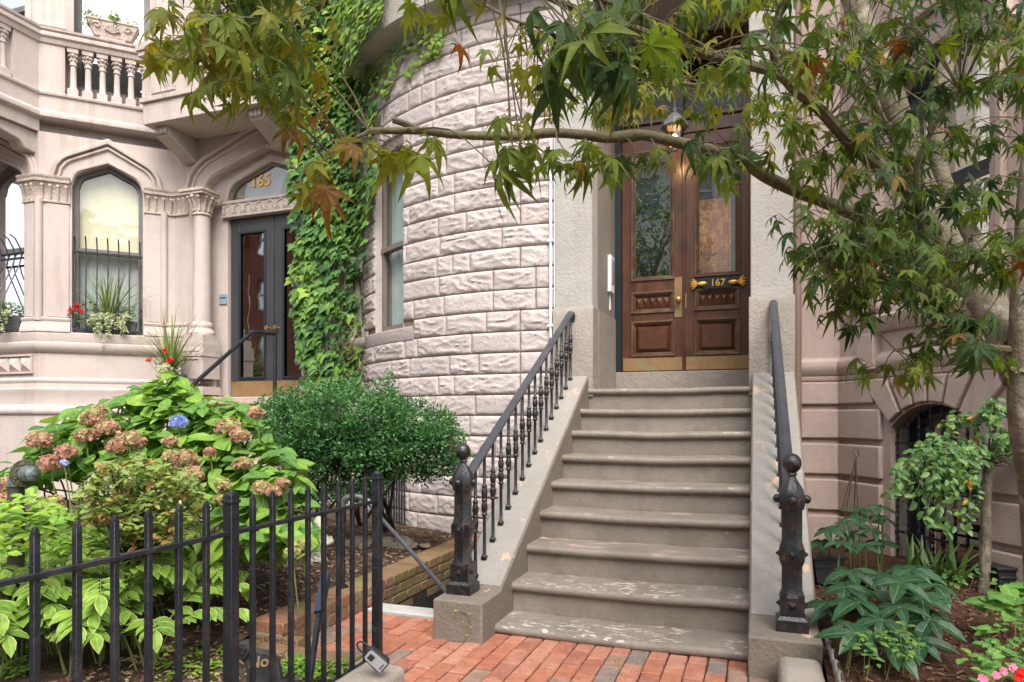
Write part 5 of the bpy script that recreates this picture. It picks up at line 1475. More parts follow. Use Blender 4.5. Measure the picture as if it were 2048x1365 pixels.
def cluster(p, n, size, tint, spread=.10, hang=.6, link=True, tvar=.12):
    """a spray of opposite leaves at the end of a twig"""
    p = Vector(p)
    if link:
        q, rd = min(limb_pts, key=lambda a: (a[0] - p).length)
        L_ = (q - p).length
        if .05 < L_ < .55:
            m_ = p.lerp(q, .5) + Vector((r.uniform(-.1, .1) * L_, r.uniform(-.1, .1) * L_, .12 * L_))
            gw.tube(smoothline([q, m_, p], 3), [.0032 - .0018 * i / 6 for i in range(7)], 4, caps=False)
    for i in range(n):
        a = r.uniform(0, 6.28)
        o = Vector((math.cos(a), math.sin(a), r.uniform(-.6, .5))) * (spread * r.uniform(.2, 1))
        hd = Vector((math.cos(a), math.sin(a), 0))
        d = hd * r.uniform(.35, 1) + Vector((0, 0, -hang * r.uniform(.5, 1.5)))
        nn = Vector((r.uniform(-.7, .7), r.uniform(-.8, .5), r.uniform(.5, 1.2))) + hd * r.uniform(.1, 1.3)
        b = p + o
        gw.tube([p, p.lerp(b, .5) + Vector((0, 0, .012)), b], [.0012, .0009, .0008], 3, caps=False)
        t = tint + r.uniform(-tvar, tvar)
        if r.random() < .03: t = r.uniform(.72, .92)
        palmate(gl, b, d, nn, size * r.uniform(.7, 1.2), max(0, min(1, t)), 7 if r.random() < .7 else 5, r.uniform(.2, 1.25), r.uniform(.11, .18))
def region(P, n, d0, d1, k, size, tint, **kw):
    for _ in range(n):
        x, y = sample_poly(r, P); cluster(at_d(x, y, r.uniform(d0, d1)), k, size, tint + r.uniform(-.1, .1), **kw)
# right hand mass
region([(1690, 60), (1760, -60), (2080, -60), (2080, 560), (1960, 590), (1830, 540), (1730, 440), (1680, 250)], 125, 1.85, 3.0, 5, .054, .19, tvar=.16)
region([(1570, 120), (1640, -60), (1760, -60), (1700, 300), (1620, 260)], 20, 1.9, 2.8, 4, .054, .28)
region([(1620, 290), (1700, 300), (1760, 450), (1660, 440)], 8, 2.0, 2.6, 4, .048, .25)
region([(1620, 480), (1720, 450), (1900, 550), (1970, 640), (1930, 670), (1800, 620), (1700, 600), (1600, 560)], 50, 1.9, 2.5, 5, .052, .2, tvar=.16)
region([(1570, 430), (1640, 420), (1670, 490), (1600, 520)], 6, 2.0, 2.3, 4, .052, .24)
region([(1650, 600), (1740, 610), (1760, 660), (1690, 650)], 4, 2.0, 2.3, 4, .055, .2)
region([(1890, 670), (1985, 670), (1985, 710), (1900, 710)], 5, 1.8, 2.2, 4, .072, .12)
region([(1780, 670), (1860, 700), (1850, 740), (1800, 740)], 3, 2.0, 2.2, 4, .045, .35)
region([(1750, 740), (1840, 730), (1820, 770), (1770, 770)], 2, 2.1, 2.3, 4, .06, .3)
# over the portal
region([(1180, -60), (1620, -60), (1640, 150), (1500, 130), (1350, 110), (1240, 180), (1150, 100)], 40, 1.45, 2.5, 5, .052, .36, tvar=.24)
region([(1200, 130), (1600, 130), (1580, 250), (1480, 250), (1300, 230), (1180, 240)], 42, 2.4, 3.4, 5, .050, .44, tvar=.26)
region([(1100, 20), (1250, 0), (1260, 150), (1180, 170), (1120, 90)], 10, 1.15, 1.45, 4, .076, .22)
region([(1040, 150), (1180, 150), (1180, 250), (1040, 260)], 9, 2.2, 2.6, 5, .045, .50)
region([(970, 60), (1100, 70), (1080, 170), (990, 130)], 6, 1.9, 2.3, 4, .055, .56)
region([(1100, 280), (1240, 290), (1220, 360), (1130, 340)], 7, 1.8, 2.1, 4, .058, .38)
region([(1230, 290), (1480, 320), (1460, 370), (1260, 360)], 6, 1.9, 2.1, 4, .062, .28)
region([(1440, 280), (1520, 280), (1540, 330), (1470, 330)], 5, 2.1, 2.3, 4, .055, .2)
region([(1590, 180), (1700, 300), (1640, 360), (1590, 320)], 10, 2.0, 2.5, 4, .062, .34)
# leaves hanging from the long branch
for x, y, d_, k, sz, tt in ((1018, 240, 1.5, 3, .07, .42), (1040, 290, 1.42, 3, .085, .34), (1028, 330, 1.4, 2, .09, .34), (985, 330, 1.5, 2, .06, .5), (1060, 300, 1.5, 2, .06, .5),
                            (830, 265, 1.7, 2, .06, .5), (790, 295, 1.6, 2, .075, .62), (825, 305, 1.55, 2, .085, .52), (765, 300, 1.6, 2, .08, .62), (715, 275, 1.65, 2, .075, .66),
                            (690, 290, 1.6, 2, .06, .72), (640, 340, 1.55, 3, .07, .70), (600, 370, 1.5, 2, .07, .62), (655, 385, 1.5, 2, .07, .64), (575, 230, 1.6, 3, .05, .74), (600, 270, 1.6, 3, .05, .78), (640, 240, 1.6, 2, .045, .8), (620, 195, 1.6, 3, .05, .72)):
    cluster(at_d(x, y, d_), k, sz, tt, .05, 1.2)
# upper left spray
region([(390, -70), (660, -70), (640, 30), (570, 120), (510, 190), (440, 180), (400, 90)], 44, 1.25, 1.75, 5, .053, .45, hang=.7, tvar=.22)
region([(375, 60), (460, 70), (450, 150), (385, 140)], 8, 1.3, 1.5, 4, .05, .55, hang=.7, tvar=.2)
region([(780, -30), (900, -30), (880, 20), (800, 30)], 3, 1.5, 1.8, 4, .06, .5)
gl.build('crown', M['maple'], mt)
gw.build('twig', M['branch'], mt, smooth=True)

# ------------------------------------------------------------------ climbing ivy
def wall_hit(x, y, off):
    d = ray(x, y); Y = 6.9 - off
    if d.x * (Y / d.y) < -5.28 and EYE + d.z * Y / d.y > 4.7: Y = 6.28 - off
    if d.x * (Y / d.y) < -4.5 and EYE + d.z * Y / d.y < 4.7: Y = 6.9 - off - .34 * sstep(-4.45, -4.75, d.x * Y / d.y)
    p = at_d(x, y, Y / d.y); n = Vector((0, -1, 0)); dd = Y / d.y
    h = bow_hit(x, y, BR + off)
    if h and (h[0] - Vector((0, 0, EYE))).length < (p - Vector((0, 0, EYE))).length and h[0].z < 5.10:
        p = h[0]; n = Vector((math.sin(h[1]), -math.cos(h[1]), 0))
    return p, n
t = thing('climbing_ivy', 'thick green ivy climbing the wall between the left doorway and the bow front', 'ivy', (-4.7, 6.85, .2))
gi, gs = MB(), MB(); r = random.Random(8)
main = [(505, -20), (540, 110), (558, 200), (580, 300), (576, 400), (588, 500), (582, 590), (596, 680), (612, 770), (640, 800), (724, 795), (718, 640), (728, 500), (738, 420), (757, 370), (757, 330), (742, 262), (752, 200), (740, 120), (720, 60), (735, -20)]
top = [(740, 180), (750, 120), (720, 40), (740, -20), (800, -20), (860, 0), (875, 40), (850, 90), (800, 130), (770, 190)]
def put_ivy(P, n, size, tint, o0=.03, o1=.14):
    for _ in range(n):
        x, y = sample_poly(r, P); h, nn = wall_hit(x, y, r.uniform(o0, o1))
        clump = noise.noise(Vector((h.x * 2.2, h.z * 1.6, 4)))
        if clump < -.30 and r.random() < .7: continue
        d = Vector((r.uniform(-.55, .55), 0, -1)) + nn * r.uniform(.25, 1.1)
        up = nn + Vector((r.uniform(-.5, .5), 0, r.uniform(.2, 1.2)))
        ivyleaf(gi, h, d, up, size * r.uniform(.5, 1.15), max(0, min(1, tint + clump * .4 + r.gauss(0, .2))))
def ledge_hit(x, y, off):
    h = bow_hit(x, y, BR + .27 + off)
    return h
for _ in range(620):
    x, y = sample_poly(r, [(650, -30), (770, -30), (760, 40), (716, 90), (700, 140), (668, 160), (655, 60)]); h = ledge_hit(x, y, r.uniform(0, .08))
    if h:
        nn = Vector((math.sin(h[1]), -math.cos(h[1]), 0))
        ivyleaf(gi, h[0], Vector((r.uniform(-.5, .5), 0, -1)) + nn * r.uniform(.2, .9), nn + Vector((r.uniform(-.4, .4), 0, r.uniform(.2, 1))), .085 * r.uniform(.5, 1.2), r.uniform(.45, 1))
put_ivy(main, 3100, .125, .36); put_ivy(top, 520, .062, .72, .02, .10)
put_ivy([(540, -20), (730, -20), (725, 250), (580, 240)], 1100, .10, .62, .05, .2)
for line in ([(770, 10), (762, 90), (748, 170), (742, 250), (738, 290)], [(838, 20), (842, 60), (870, 70), (866, 100), (845, 118), (812, 150)], [(800, 60), (790, 120), (772, 190)], [(880, 15), (884, 60), (872, 110)]):
    P = smoothline([wall_hit(x, y, .03)[0] for x, y in line], 8)
    gs.tube(P, .004, 5)
    for q in P:
        for _ in range(3):
            nn = Vector((r.uniform(-.4, .4), -1, r.uniform(0, .7)))
            ivyleaf(gi, q + Vector((r.uniform(-.04, .04), -.02, r.uniform(-.04, .04))), Vector((r.uniform(-.8, .8), -.2, -1)), nn, r.uniform(.03, .06), r.uniform(.6, 1))
for k in range(7):
    P = []
    for j in range(9):
        x, y = 615 + 17 * k + 9 * math.sin(j * 1.3 + k), 790 - 95 * j; P.append(wall_hit(x, y, .02)[0])
    gs.tube(smoothline(P, 3), .010, 5)
gs.build('stem', M['stem'], t, smooth=True); gi.build('foliage', M['ivy'], t)
t = thing('dry_tendrils', 'straw coloured dry tendrils at the lower edge of the ivy', 'dry vine', (-4.3, 6.6, 1.9))
g = MB()
for k in range(34):
    h, nn = wall_hit(r.uniform(700, 724), r.uniform(640, 770), .12)
    P = [h]; d = Vector((r.uniform(-1, 1), -.3, r.uniform(-.4, 1)))
    for j in range(6): d = d + Vector((r.uniform(-.5, .5), r.uniform(-.3, .2), r.uniform(-.5, .3))); P.append(P[-1] + d.normalized() * .03)
    g.tube(P, .0022, 4)
g.build('tendril', mat('straw', (.42, .30, .11), .8, .2), t)

# ------------------------------------------------------------------ hydrangea
t = thing('hydrangea_bush', 'large hydrangea bush with fading pink green flower heads behind the fence', 'hydrangea', (-3.6, 3.6, .1))
r = random.Random(31); gl, gs = MB(), MB()
HP = [(50, 905), (95, 850), (170, 812), (250, 790), (310, 752), (345, 745), (400, 795), (470, 805), (525, 860), (560, 890), (600, 950), (612, 1080), (560, 1105), (480, 1075), (420, 990), (330, 930), (200, 940), (100, 960), (-20, 1010), (-20, 960)]
def hd(y): return 4.65 - (y - 760) / 330 * 1.05
roots = [at_Z(x, y, .12) for x, y in ((250, 1120), (330, 1120), (420, 1110), (500, 1100), (150, 1130))]
def hleaf(p, big=1.0, tn=.4):
    a = r.uniform(0, 6.28); hz = Vector((math.cos(a), math.sin(a) - .35, 0))
    d = hz + Vector((0, 0, r.uniform(-.75, .35))); n = Vector((r.uniform(-.4, .4), -.55 + r.uniform(-.4, .4), 1)) + hz * .3
    L_ = r.uniform(.10, .18) * big
    ovate(gl, p, d, n, L_, L_ * r.uniform(.55, .68), .22, r.uniform(.15, .6), max(0, min(1, tn + r.uniform(-.3, .35))))
for _ in range(1500):
    x, y = sample_poly(r, HP); lay = r.random() ** 2
    p = at_d(x, y, hd(y) + lay * .55 + r.uniform(-.1, .1)); hleaf(p, 1, .45 - .25 * lay)
for _ in range(60):
    x, y = sample_poly(r, HP); q = at_d(x, y, hd(y) + .12); b = r.choice(roots)
    gs.tube(smoothline([b, b.lerp(q, .5) + Vector((r.uniform(-.1, .1), r.uniform(-.1, .1), .15)), q], 4), .006, 5)
for x, y in ((330, 770), (345, 760), (300, 800), (380, 812), (560, 955), (590, 1075), (620, 1090), (470, 1065)):
    for _ in range(4): hleaf(at_d(x + r.uniform(-20, 20), y + r.uniform(-10, 15), hd(y) - .05), 1.1, .55)
def mophead(x, y, rp, m, tint, nfl=175):
    c = at_d(x, y, hd(y) - .16); rad = .78 * rp / F * hd(y); q = MB(); v = rdir(r)
    for _ in range(nfl):
        n = rdir(r, -.7, 1); floret(q, c + Vector((n.x, n.y, n.z * .8)) * rad * r.uniform(.72, 1.08) * (1 + .18 * noise.noise(n * 2.2 + c * 9)), n + rdir(r) * .8, r.uniform(.012, .020) * (rad / .09) ** .3, max(0, min(1, tint - .2 * n.z + r.uniform(-.4, .4))))
    q.ball(c, rad * .5, nu=8, nv=6, tint=.0)
    q.build('flower_head', m, t)
    gs.tube([c, c + Vector((0, .05, -.3))], .004, 5)
for x, y, rp, tt in ((440, 1000, 15, .3), (80, 882, 27, .7), (132, 905, 24, .8), (186, 836, 28, .55), (170, 872, 22, .6), (214, 858, 27, .6), (262, 882, 33, .55), (236, 894, 24, .6), (372, 920, 30, .5), (384, 950, 26, .55), (342, 914, 20, .35), (456, 856, 30, .5), (478, 872, 22, .6), (486, 928, 21, .35),
                     (446, 970, 19, .25), (524, 976, 21, .45), (548, 984, 17, .6), (564, 968, 17, .5), (420, 905, 14, .8), (512, 826, 18, .6), (395, 1018, 16, .6), (10, 1002, 24, .8), (108, 1006, 22, .6), (100, 928, 26, .75), (604, 1092, 16, .15), (584, 1106, 17, .12), (340, 884, 16, .5), (12, 970, 20, .7), (200, 822, 16, .55)):
    mophead(x, y, rp, M['florets'], tt)
mophead(356, 846, 20, M['blue_fl'], .5); mophead(128, 926, 8, M['blue_fl'], .9, 50)
gl.build('foliage', M['hydr'], t); gs.build('stem', M['green_stem'], t, smooth=True)

# ------------------------------------------------------------------ azalea, bright shrub, arching variegated plants
t = thing('azalea_bush', 'azalea bush with small yellowing leaves in front of the hydrangea', 'azalea', (-3, 2.5, .1))
gl, gs = MB(), MB(); r = random.Random(77)
AP = [(150, 985), (200, 935), (260, 915), (330, 930), (400, 965), (395, 1030), (350, 1085), (250, 1085), (180, 1060)]
root = at_Z(285, 1190, .1)
for _ in range(520):
    x, y = sample_poly(r, AP); p = at_d(x, y, r.uniform(3.1, 3.7))
    if r.random() < .12: gs.tube(smoothline([root, root.lerp(p, .55) + Vector((0, 0, .08)), p], 4), [.008 - .0055 * i / 8 for i in range(9)], 5)
    tt = r.uniform(0, .6) if r.random() < .85 else r.uniform(.7, 1); a0 = r.uniform(0, 6)
    for k in range(6):
        a = a0 + 1.05 * k; d = Vector((math.cos(a), math.sin(a), r.uniform(-.6, .9))); L_ = r.uniform(.035, .06)
        ovate(gl, p + rdir(r) * .02, d, Vector((r.uniform(-.7, .7), r.uniform(-1, .3), 1)), L_, L_ * .42, .2, .3, max(0, min(1, tt + r.uniform(-.1, .1))))
gl.build('foliage', M['rhodo'], t); gs.build('stem', M['stem'], t, smooth=True)
t = thing('bright_shrub', 'low yellow green leafy shrub at the foot of the standpipe', 'shrub', (-3.2, 2.2, .05))
gl = MB(); r = random.Random(78)
LP = [(-20, 1010), (60, 985), (150, 1020), (180, 1080), (130, 1110), (-20, 1110)]
for _ in range(330):
    x, y = sample_poly(r, LP); p = at_d(x, y, r.uniform(2.9, 3.35)); a = r.uniform(0, 6.28); L_ = r.uniform(.04, .08)
    ovate(gl, p, Vector((math.cos(a), math.sin(a), r.uniform(-.3, .6))), Vector((r.uniform(-.3, .3), -.5, 1)), L_, L_ * .5, .2, .3, min(1, r.uniform(.2, .75)))
gl.build('foliage', M['lime'], t)
def arching(c, nst, hgt, seed, label):
    t = thing('hosta_plant', label, 'hosta', c, 'variegated hostas behind the iron fence')
    r = random.Random(seed); gl, gs = MB(), MB()
    for _ in range(nst):
        a = r.uniform(0, 6.28); out = r.uniform(.16, .36); H = hgt * r.uniform(.75, 1.1)
        d = Vector((math.cos(a), math.sin(a), 0)); b = c + d * r.uniform(0, .06)
        S = smoothline([b, b + d * out * .25 + Vector((0, 0, H * .6)), b + d * out * .7 + Vector((0, 0, H * .97)), b + d * out * 1.35 + Vector((0, 0, H * .93))], 6)
        gs.tube(S, [.0048 - .003 * i / (len(S) - 1) for i in range(len(S))], 5)
        sd = Vector((-d.y, d.x, 0)); k = 0
        for i in range(7, len(S)):
            q = S[i]; tg_ = (S[i] - S[i-1]).normalized(); k += 1
            for s in ((1, -1) if i % 2 else (1,)):
                s = s if k % 2 else -s
                L_ = r.uniform(.11, .16) * (1 - .3 * (i / len(S)))
                ovate(gl, q, tg_ * .5 + sd * s * .9 + Vector((0, 0, r.uniform(-.5, .1))), Vector((r.uniform(-.2, .2), -.25, 1)), L_, L_ * .46, .22, r.uniform(.3, .8), max(0, min(1, r.gauss(.4, .22))))
        ovate(gl, S[-1], (S[-1] - S[-2]) + Vector((0, 0, -.01)), Vector((0, 0, 1)), .11, .05, .2, .5, .5)
    gl.build('foliage', M['hosta'], t); gs.build('stem', M['green_stem'], t, smooth=True)
for i, (x, y, n, h) in enumerate(((40, 1330, 7, .46), (120, 1300, 7, .46), (200, 1320, 7, .45), (270, 1290, 7, .46), (340, 1270, 6, .44), (60, 1250, 7, .48), (170, 1240, 7, .48), (330, 1215, 6, .42), (-40, 1280, 7, .48), (400, 1235, 5, .38), (-30, 1360, 6, .40), (20, 1200, 7, .46), (110, 1200, 7, .46), (250, 1225, 7, .46), (390, 1255, 6, .36), (300, 1330, 5, .36), (230, 1265, 7, .44), (10, 1265, 7, .48), (140, 1340, 6, .40))):
    p = at_Z(x, y, .05); p.z = soil_h(p.x, p.y); arching(p, n, h, 100 + i, 'variegated hosta with arching stems, one of the clump behind the iron fence')

# ------------------------------------------------------------------ clipped boxwood in front of the bow
t = thing('boxwood_shrub', 'wide dense boxwood shrub with bare lower stems in front of the bow front', 'boxwood', (-3.0, 4.9, .12))
gl, gs = MB(), MB(); r = random.Random(55)
BP = [(512, 850), (530, 812), (600, 792), (680, 785), (735, 802), (775, 780), (800, 808), (835, 822), (880, 838), (905, 870), (885, 900), (820, 915), (760, 925), (700, 930), (620, 925), (545, 895)]
BQ = [(550, 880), (900, 870), (935, 900), (910, 955), (850, 965), (800, 945), (740, 1000), (640, 1005), (575, 965)]
def tuft(p, n, rad, tint):
    for _ in range(n):
        o = rdir(r) * (rad * r.random() ** .45); q = p + Vector((o.x, o.y, o.z * .8)); d = o.normalized() + rdir(r) * .6 + Vector((0, 0, .3)); L_ = r.uniform(.020, .036)
        d, nn, s = basis(d, rdir(r) + Vector((0, -.2, .7)))
        gl.add([q, q + d * L_ * .5 + s * L_ * .28, q + d * L_, q + d * L_ * .5 - s * L_ * .28], [(0, 1, 2, 3)], 0, max(0, min(1, tint + r.uniform(-.2, .25))))
stems = []
for bx, by in ((790, 1062), (772, 1066), (690, 1050), (640, 1045), (600, 1040), (720, 1056)):
    b = at_Z(bx, by, .13)
    for _ in range(3):
        x, y = sample_poly(r, BP); q = at_d(x, y, 5.4); S = smoothline([b, b.lerp(q, .4) + Vector((r.uniform(-.08, .08), r.uniform(-.1, .1), .08)), b.lerp(q, .75) + Vector((r.uniform(-.06, .06), 0, .05)), q], 5)
        gs.tube(S, [.017 - .012 * i / (len(S) - 1) for i in range(len(S))], 7); stems += S[5:]
for _ in range(330):
    x, y = sample_poly(r, BP)
    if noise.noise(Vector((x * .016, y * .02, 2))) < -.22: continue
    dd = r.uniform(5.05, 5.75); p = at_d(x, y, dd); tuft(p, 130, r.uniform(.07, .13), .5 - .35 * (dd - 5.1))
for _ in range(360):
    x, y = sample_poly(r, BQ); p = at_d(x, y, r.uniform(5.15, 5.75)); tuft(p, 46, r.uniform(.05, .10), .35)
    q = min(stems, key=lambda s: (s - p).length)
    if (q - p).length < .5: gs.tube([q, q.lerp(p, .5) + Vector((0, 0, -.02)), p], [.005, .004, .002], 5)
for x, y in ((775, 765), (768, 785), (630, 780), (700, 778), (745, 792), (865, 822), (905, 852), (930, 900), (525, 830), (515, 880), (590, 790), (660, 782), (560, 800), (890, 836), (920, 880), (840, 818), (615, 788), (715, 790)):
    p = at_d(x, y, 5.3)
    for k in range(5): tuft(p + Vector((r.uniform(-.05, .05), 0, .028 * k - .04)), 18, .034, .6)
gl.build('foliage', M['box'], t); gs.build('stem', M['stem'], t, smooth=True)

# ------------------------------------------------------------------ right bed
def hubs(t, lst, L0, W0_, seed, nl=(6, 8)):
    r = random.Random(seed); gl, gs = MB(), MB()
    for x, y, d_ in lst:
        p = at_d(x, y, d_); b = Vector((p.x + r.uniform(-.06, .06), p.y + r.uniform(.02, .1), 0)); b.z = mulch_h(b.x, b.y)
        gs.tube(smoothline([b, b.lerp(p, .6) + Vector((0, 0, .03)), p], 4), .005, 5)
        n = r.randint(*nl); a0 = r.uniform(0, 6)
        tl = Vector((r.uniform(-.3, .3), -.35 + r.uniform(-.2, .2), 1))
        for k in range(n):
            a = a0 + 6.283 * k / n + r.uniform(-.2, .2); L_ = L0 * r.uniform(.75, 1.15)
            d = Vector((math.cos(a), math.sin(a), r.uniform(-.25, .25))); d = d - tl.normalized() * d.dot(tl.normalized()) * .6
            ovate(gl, p, d, tl, L_, L_ * W0_, .25, r.uniform(.4, .9), max(0, min(1, r.gauss(.35, .2))))
    gl.build('foliage', M['helle'], t); gs.build('stem', M['green_stem'], t, smooth=True)
t = thing('hellebore', 'big dark leaved hellebore spreading over the mulch beside the stoop', 'hellebore', (.85, 3.2, .1))
hubs(t, [(1718, 1205, 3.25), (1800, 1165, 3.3), (1765, 1240, 3.1), (1690, 1175, 3.4), (1845, 1195, 3.3), (1760, 1150, 3.6), (1712, 1268, 3.0), (1860, 1240, 3.2), (1820, 1140, 3.6), (1740, 1185, 3.5), (1800, 1215, 3.15), (1700, 1145, 3.6), (1780, 1290, 3.0), (1840, 1280, 3.1), (1870, 1170, 3.5), (1665, 1210, 3.35)], .165, .38, 5)
t = thing('hellebore', 'smaller dark leaved plant between the stoop wall and the pink house', 'hellebore', (.8, 4.6, .2))
hubs(t, [(1655, 1060, 4.1), (1690, 1045, 4.15), (1720, 1035, 4.3), (1745, 1060, 4.1), (1765, 1035, 4.3), (1680, 1085, 4.0), (1730, 1090, 4.0), (1700, 1065, 4.2), (1765, 1085, 4.1), (1645, 1085, 4.1), (1760, 1015, 4.4), (1720, 1020, 4.4)], .115, .36, 6)
t = thing('cast_iron_plant', 'dark strap leaved plant in front of the arched basement window', 'plant', (1.0, 4.3, .2))
g = MB(); r = random.Random(4)
for x, y in ((1850, 1130), (1880, 1140), (1820, 1125), (1900, 1150)):
    b = at_d(x, y, 4.15); b.z = mulch_h(b.x, b.y)
    for _ in range(9): strap(g, b + Vector((r.uniform(-.04, .04), r.uniform(-.04, .04), 0)), r.uniform(0, 6.28), r.uniform(.7, 1.35), r.uniform(.2, .36), .045, r.uniform(0, .3), .9)
g.build('foliage', M['spike'], t)
def sprigs(name, label, cat, lst, matk, L0, W0_, n, seed, tints=(.2, .8), spread=.06, blossoms=None):
    r = random.Random(seed); c = at_d(*lst[0]); t = thing(name, label, cat, (c.x, c.y, .1)); gl, gs = MB(), MB()
    for x, y, d_ in lst:
        p = at_d(x, y, d_); b = Vector((p.x + r.uniform(-.03, .03), p.y + .03, 0)); b.z = min(mulch_h(b.x, b.y), p.z - .01)
        gs.tube([b, p], .0025, 4)
        for _ in range(n):
            a = r.uniform(0, 6.28); L_ = L0 * r.uniform(.6, 1.2)
            ovate(gl, p + rdir(r) * spread * r.random(), Vector((math.cos(a), math.sin(a), r.uniform(-.3, .5))), Vector((r.uniform(-.3, .3), -.4, 1)), L_, L_ * W0_, .2, .4, r.uniform(*tints))
    gl.build('foliage', M[matk], t); gs.build('stem', M['green_stem'], t, kind='stuff')
    for (x, y, d_, mk, sz) in (blossoms or []):
        q = MB(); c = at_d(x, y, d_)
        for _ in range(5): n_ = Vector((r.uniform(-.5, .5), -1, r.uniform(-.1, .8))); floret(q, c + rdir(r) * sz * .35, n_, sz, r.random(), 5)
        q.build('blossom', M[mk], t)
sprigs('young_seedling', 'small pale green seedlings in front of the big hellebore', 'seedling', [(1705, 1290, 2.95), (1730, 1275, 2.95), (1790, 1290, 2.9), (1815, 1300, 2.9), (1770, 1270, 2.95), (1740, 1310, 2.85), (1830, 1285, 2.95), (1800, 1265, 2.95)], 'cherry', .04, .5, 13, 3, (.3, .75))
sprigs('impatiens', 'bedding impatiens with pink and red blossoms at the lower right', 'flowers', [(1990, 1290, 2.7), (2030, 1270, 2.75), (2010, 1310, 2.6), (1970, 1330, 2.6), (2045, 1300, 2.6), (1960, 1350, 2.5), (2040, 1340, 2.5), (2000, 1350, 2.5), (2070, 1280, 2.7), (1980, 1270, 2.8)], 'hydr', .05, .55, 14, 4, (.0, .5), .08,
       [(2010, 1343, 2.42, 'pink_fl', .014), (1992, 1352, 2.40, 'pink_fl', .014), (2036, 1356, 2.40, 'red_fl', .016), (2026, 1336, 2.42, 'pink_fl', .013), (1966, 1358, 2.42, 'pink_fl', .016), (2046, 1346, 2.4, 'red_fl', .016)])
sprigs('broadleaf_plant', 'broad leaved bright green plant near the slender tree', 'plant', [(2010, 1185, 3.3), (2040, 1200, 3.2), (1985, 1215, 3.25), (2030, 1225, 3.1), (2060, 1190, 3.2)], 'hydr', .12, .6, 6, 5, (.0, .4), .05)
sprigs('ground_ivy', 'small variegated ivy trailing over the mulch by the slender tree', 'ivy', [(1872, 1160, 3.9), (1900, 1165, 3.9), (1925, 1160, 3.9), (1950, 1150, 3.95), (1890, 1150, 4.0), (1990, 1165, 3.9)], 'cherry', .035, .8, 8, 6, (.1, .6), .06)
# weeping tree
t = thing('weeping_cherry', 'slender weeping cherry tree with drooping leafy branches by the pink house', 'cherry tree', (1.24, 4.69, .2))
r = random.Random(66); gt, gl, gw = MB(), MB(), MB()
B = at_d(1964, 1196, 3.99); T_ = at_d(1978, 925, 3.95)
S = smoothline([B + Vector((0, 0, -.05)), B.lerp(T_, .35) + Vector((.006, 0, 0)), B.lerp(T_, .7) + Vector((-.004, 0, 0)), T_], 5)
gt.tube(S, [.031 - .007 * i / (len(S) - 1) for i in range(len(S))], 12)
for _ in range(30):
    a = r.uniform(0, 6.28); gt.tube(smoothline([T_ + Vector((0, 0, -.02)), T_ + Vector((.06 * math.cos(a), .06 * math.sin(a), r.uniform(-.02, .05))), T_ + Vector((.15 * math.cos(a), .15 * math.sin(a), r.uniform(-.05, .06)))], 3), [.007, .0065, .006, .005, .004, .003, .002], 5)
gt.build('trunk', M['bark'], t, smooth=True)
ends = [(1782, 1010, 3.8), (1800, 960, 3.9), (1822, 1035, 3.75), (1850, 1062, 3.7), (1880, 1085, 3.75), (1905, 1085, 3.8), (1935, 1070, 3.75), (1840, 920, 3.9), (1862, 985, 3.7), (1900, 1010, 3.65), (1925, 985, 3.7), (1810, 1000, 4.1), (1870, 1040, 4.1), (1950, 1040, 4.2), (1830, 975, 4.2), (2060, 960, 3.9), (2080, 1010, 4.0), (2040, 930, 3.7), (1895, 880, 4.0), (1985, 860, 3.8), (2040, 870, 3.9), (1790, 985, 3.7), (1865, 1075, 3.85)]
for x, y, d_ in ends:
    E_ = at_d(x, y - 25, d_); m1 = T_.lerp(E_, .35); m1.z = max(T_.z, E_.z) + .03 + .07 * r.random(); m2 = T_.lerp(E_, .78); m2.z = m1.z * .55 + E_.z * .45 + .04
    S = smoothline([T_, m1, m2, E_], 8); gw.tube(S, [.006 - .0045 * i / (len(S) - 1) for i in range(len(S))], 5)
    for i in range(5, len(S)):
        for _ in range(3):
            d = Vector((r.uniform(-1, 1), r.uniform(-1, .6), r.uniform(-1.1, .1))); L_ = r.uniform(.036, .06)
            ovate(gl, S[i] + rdir(r) * .035, d, Vector((r.uniform(-.5, .5), -.7, r.uniform(.2, 1))), L_, L_ * .5, .2, .35, r.uniform(.05, .75) if r.random() < .98 else 1.0)
gl.build('crown', M['cherry'], t); gw.build('branch', M['branch'], t, smooth=True)

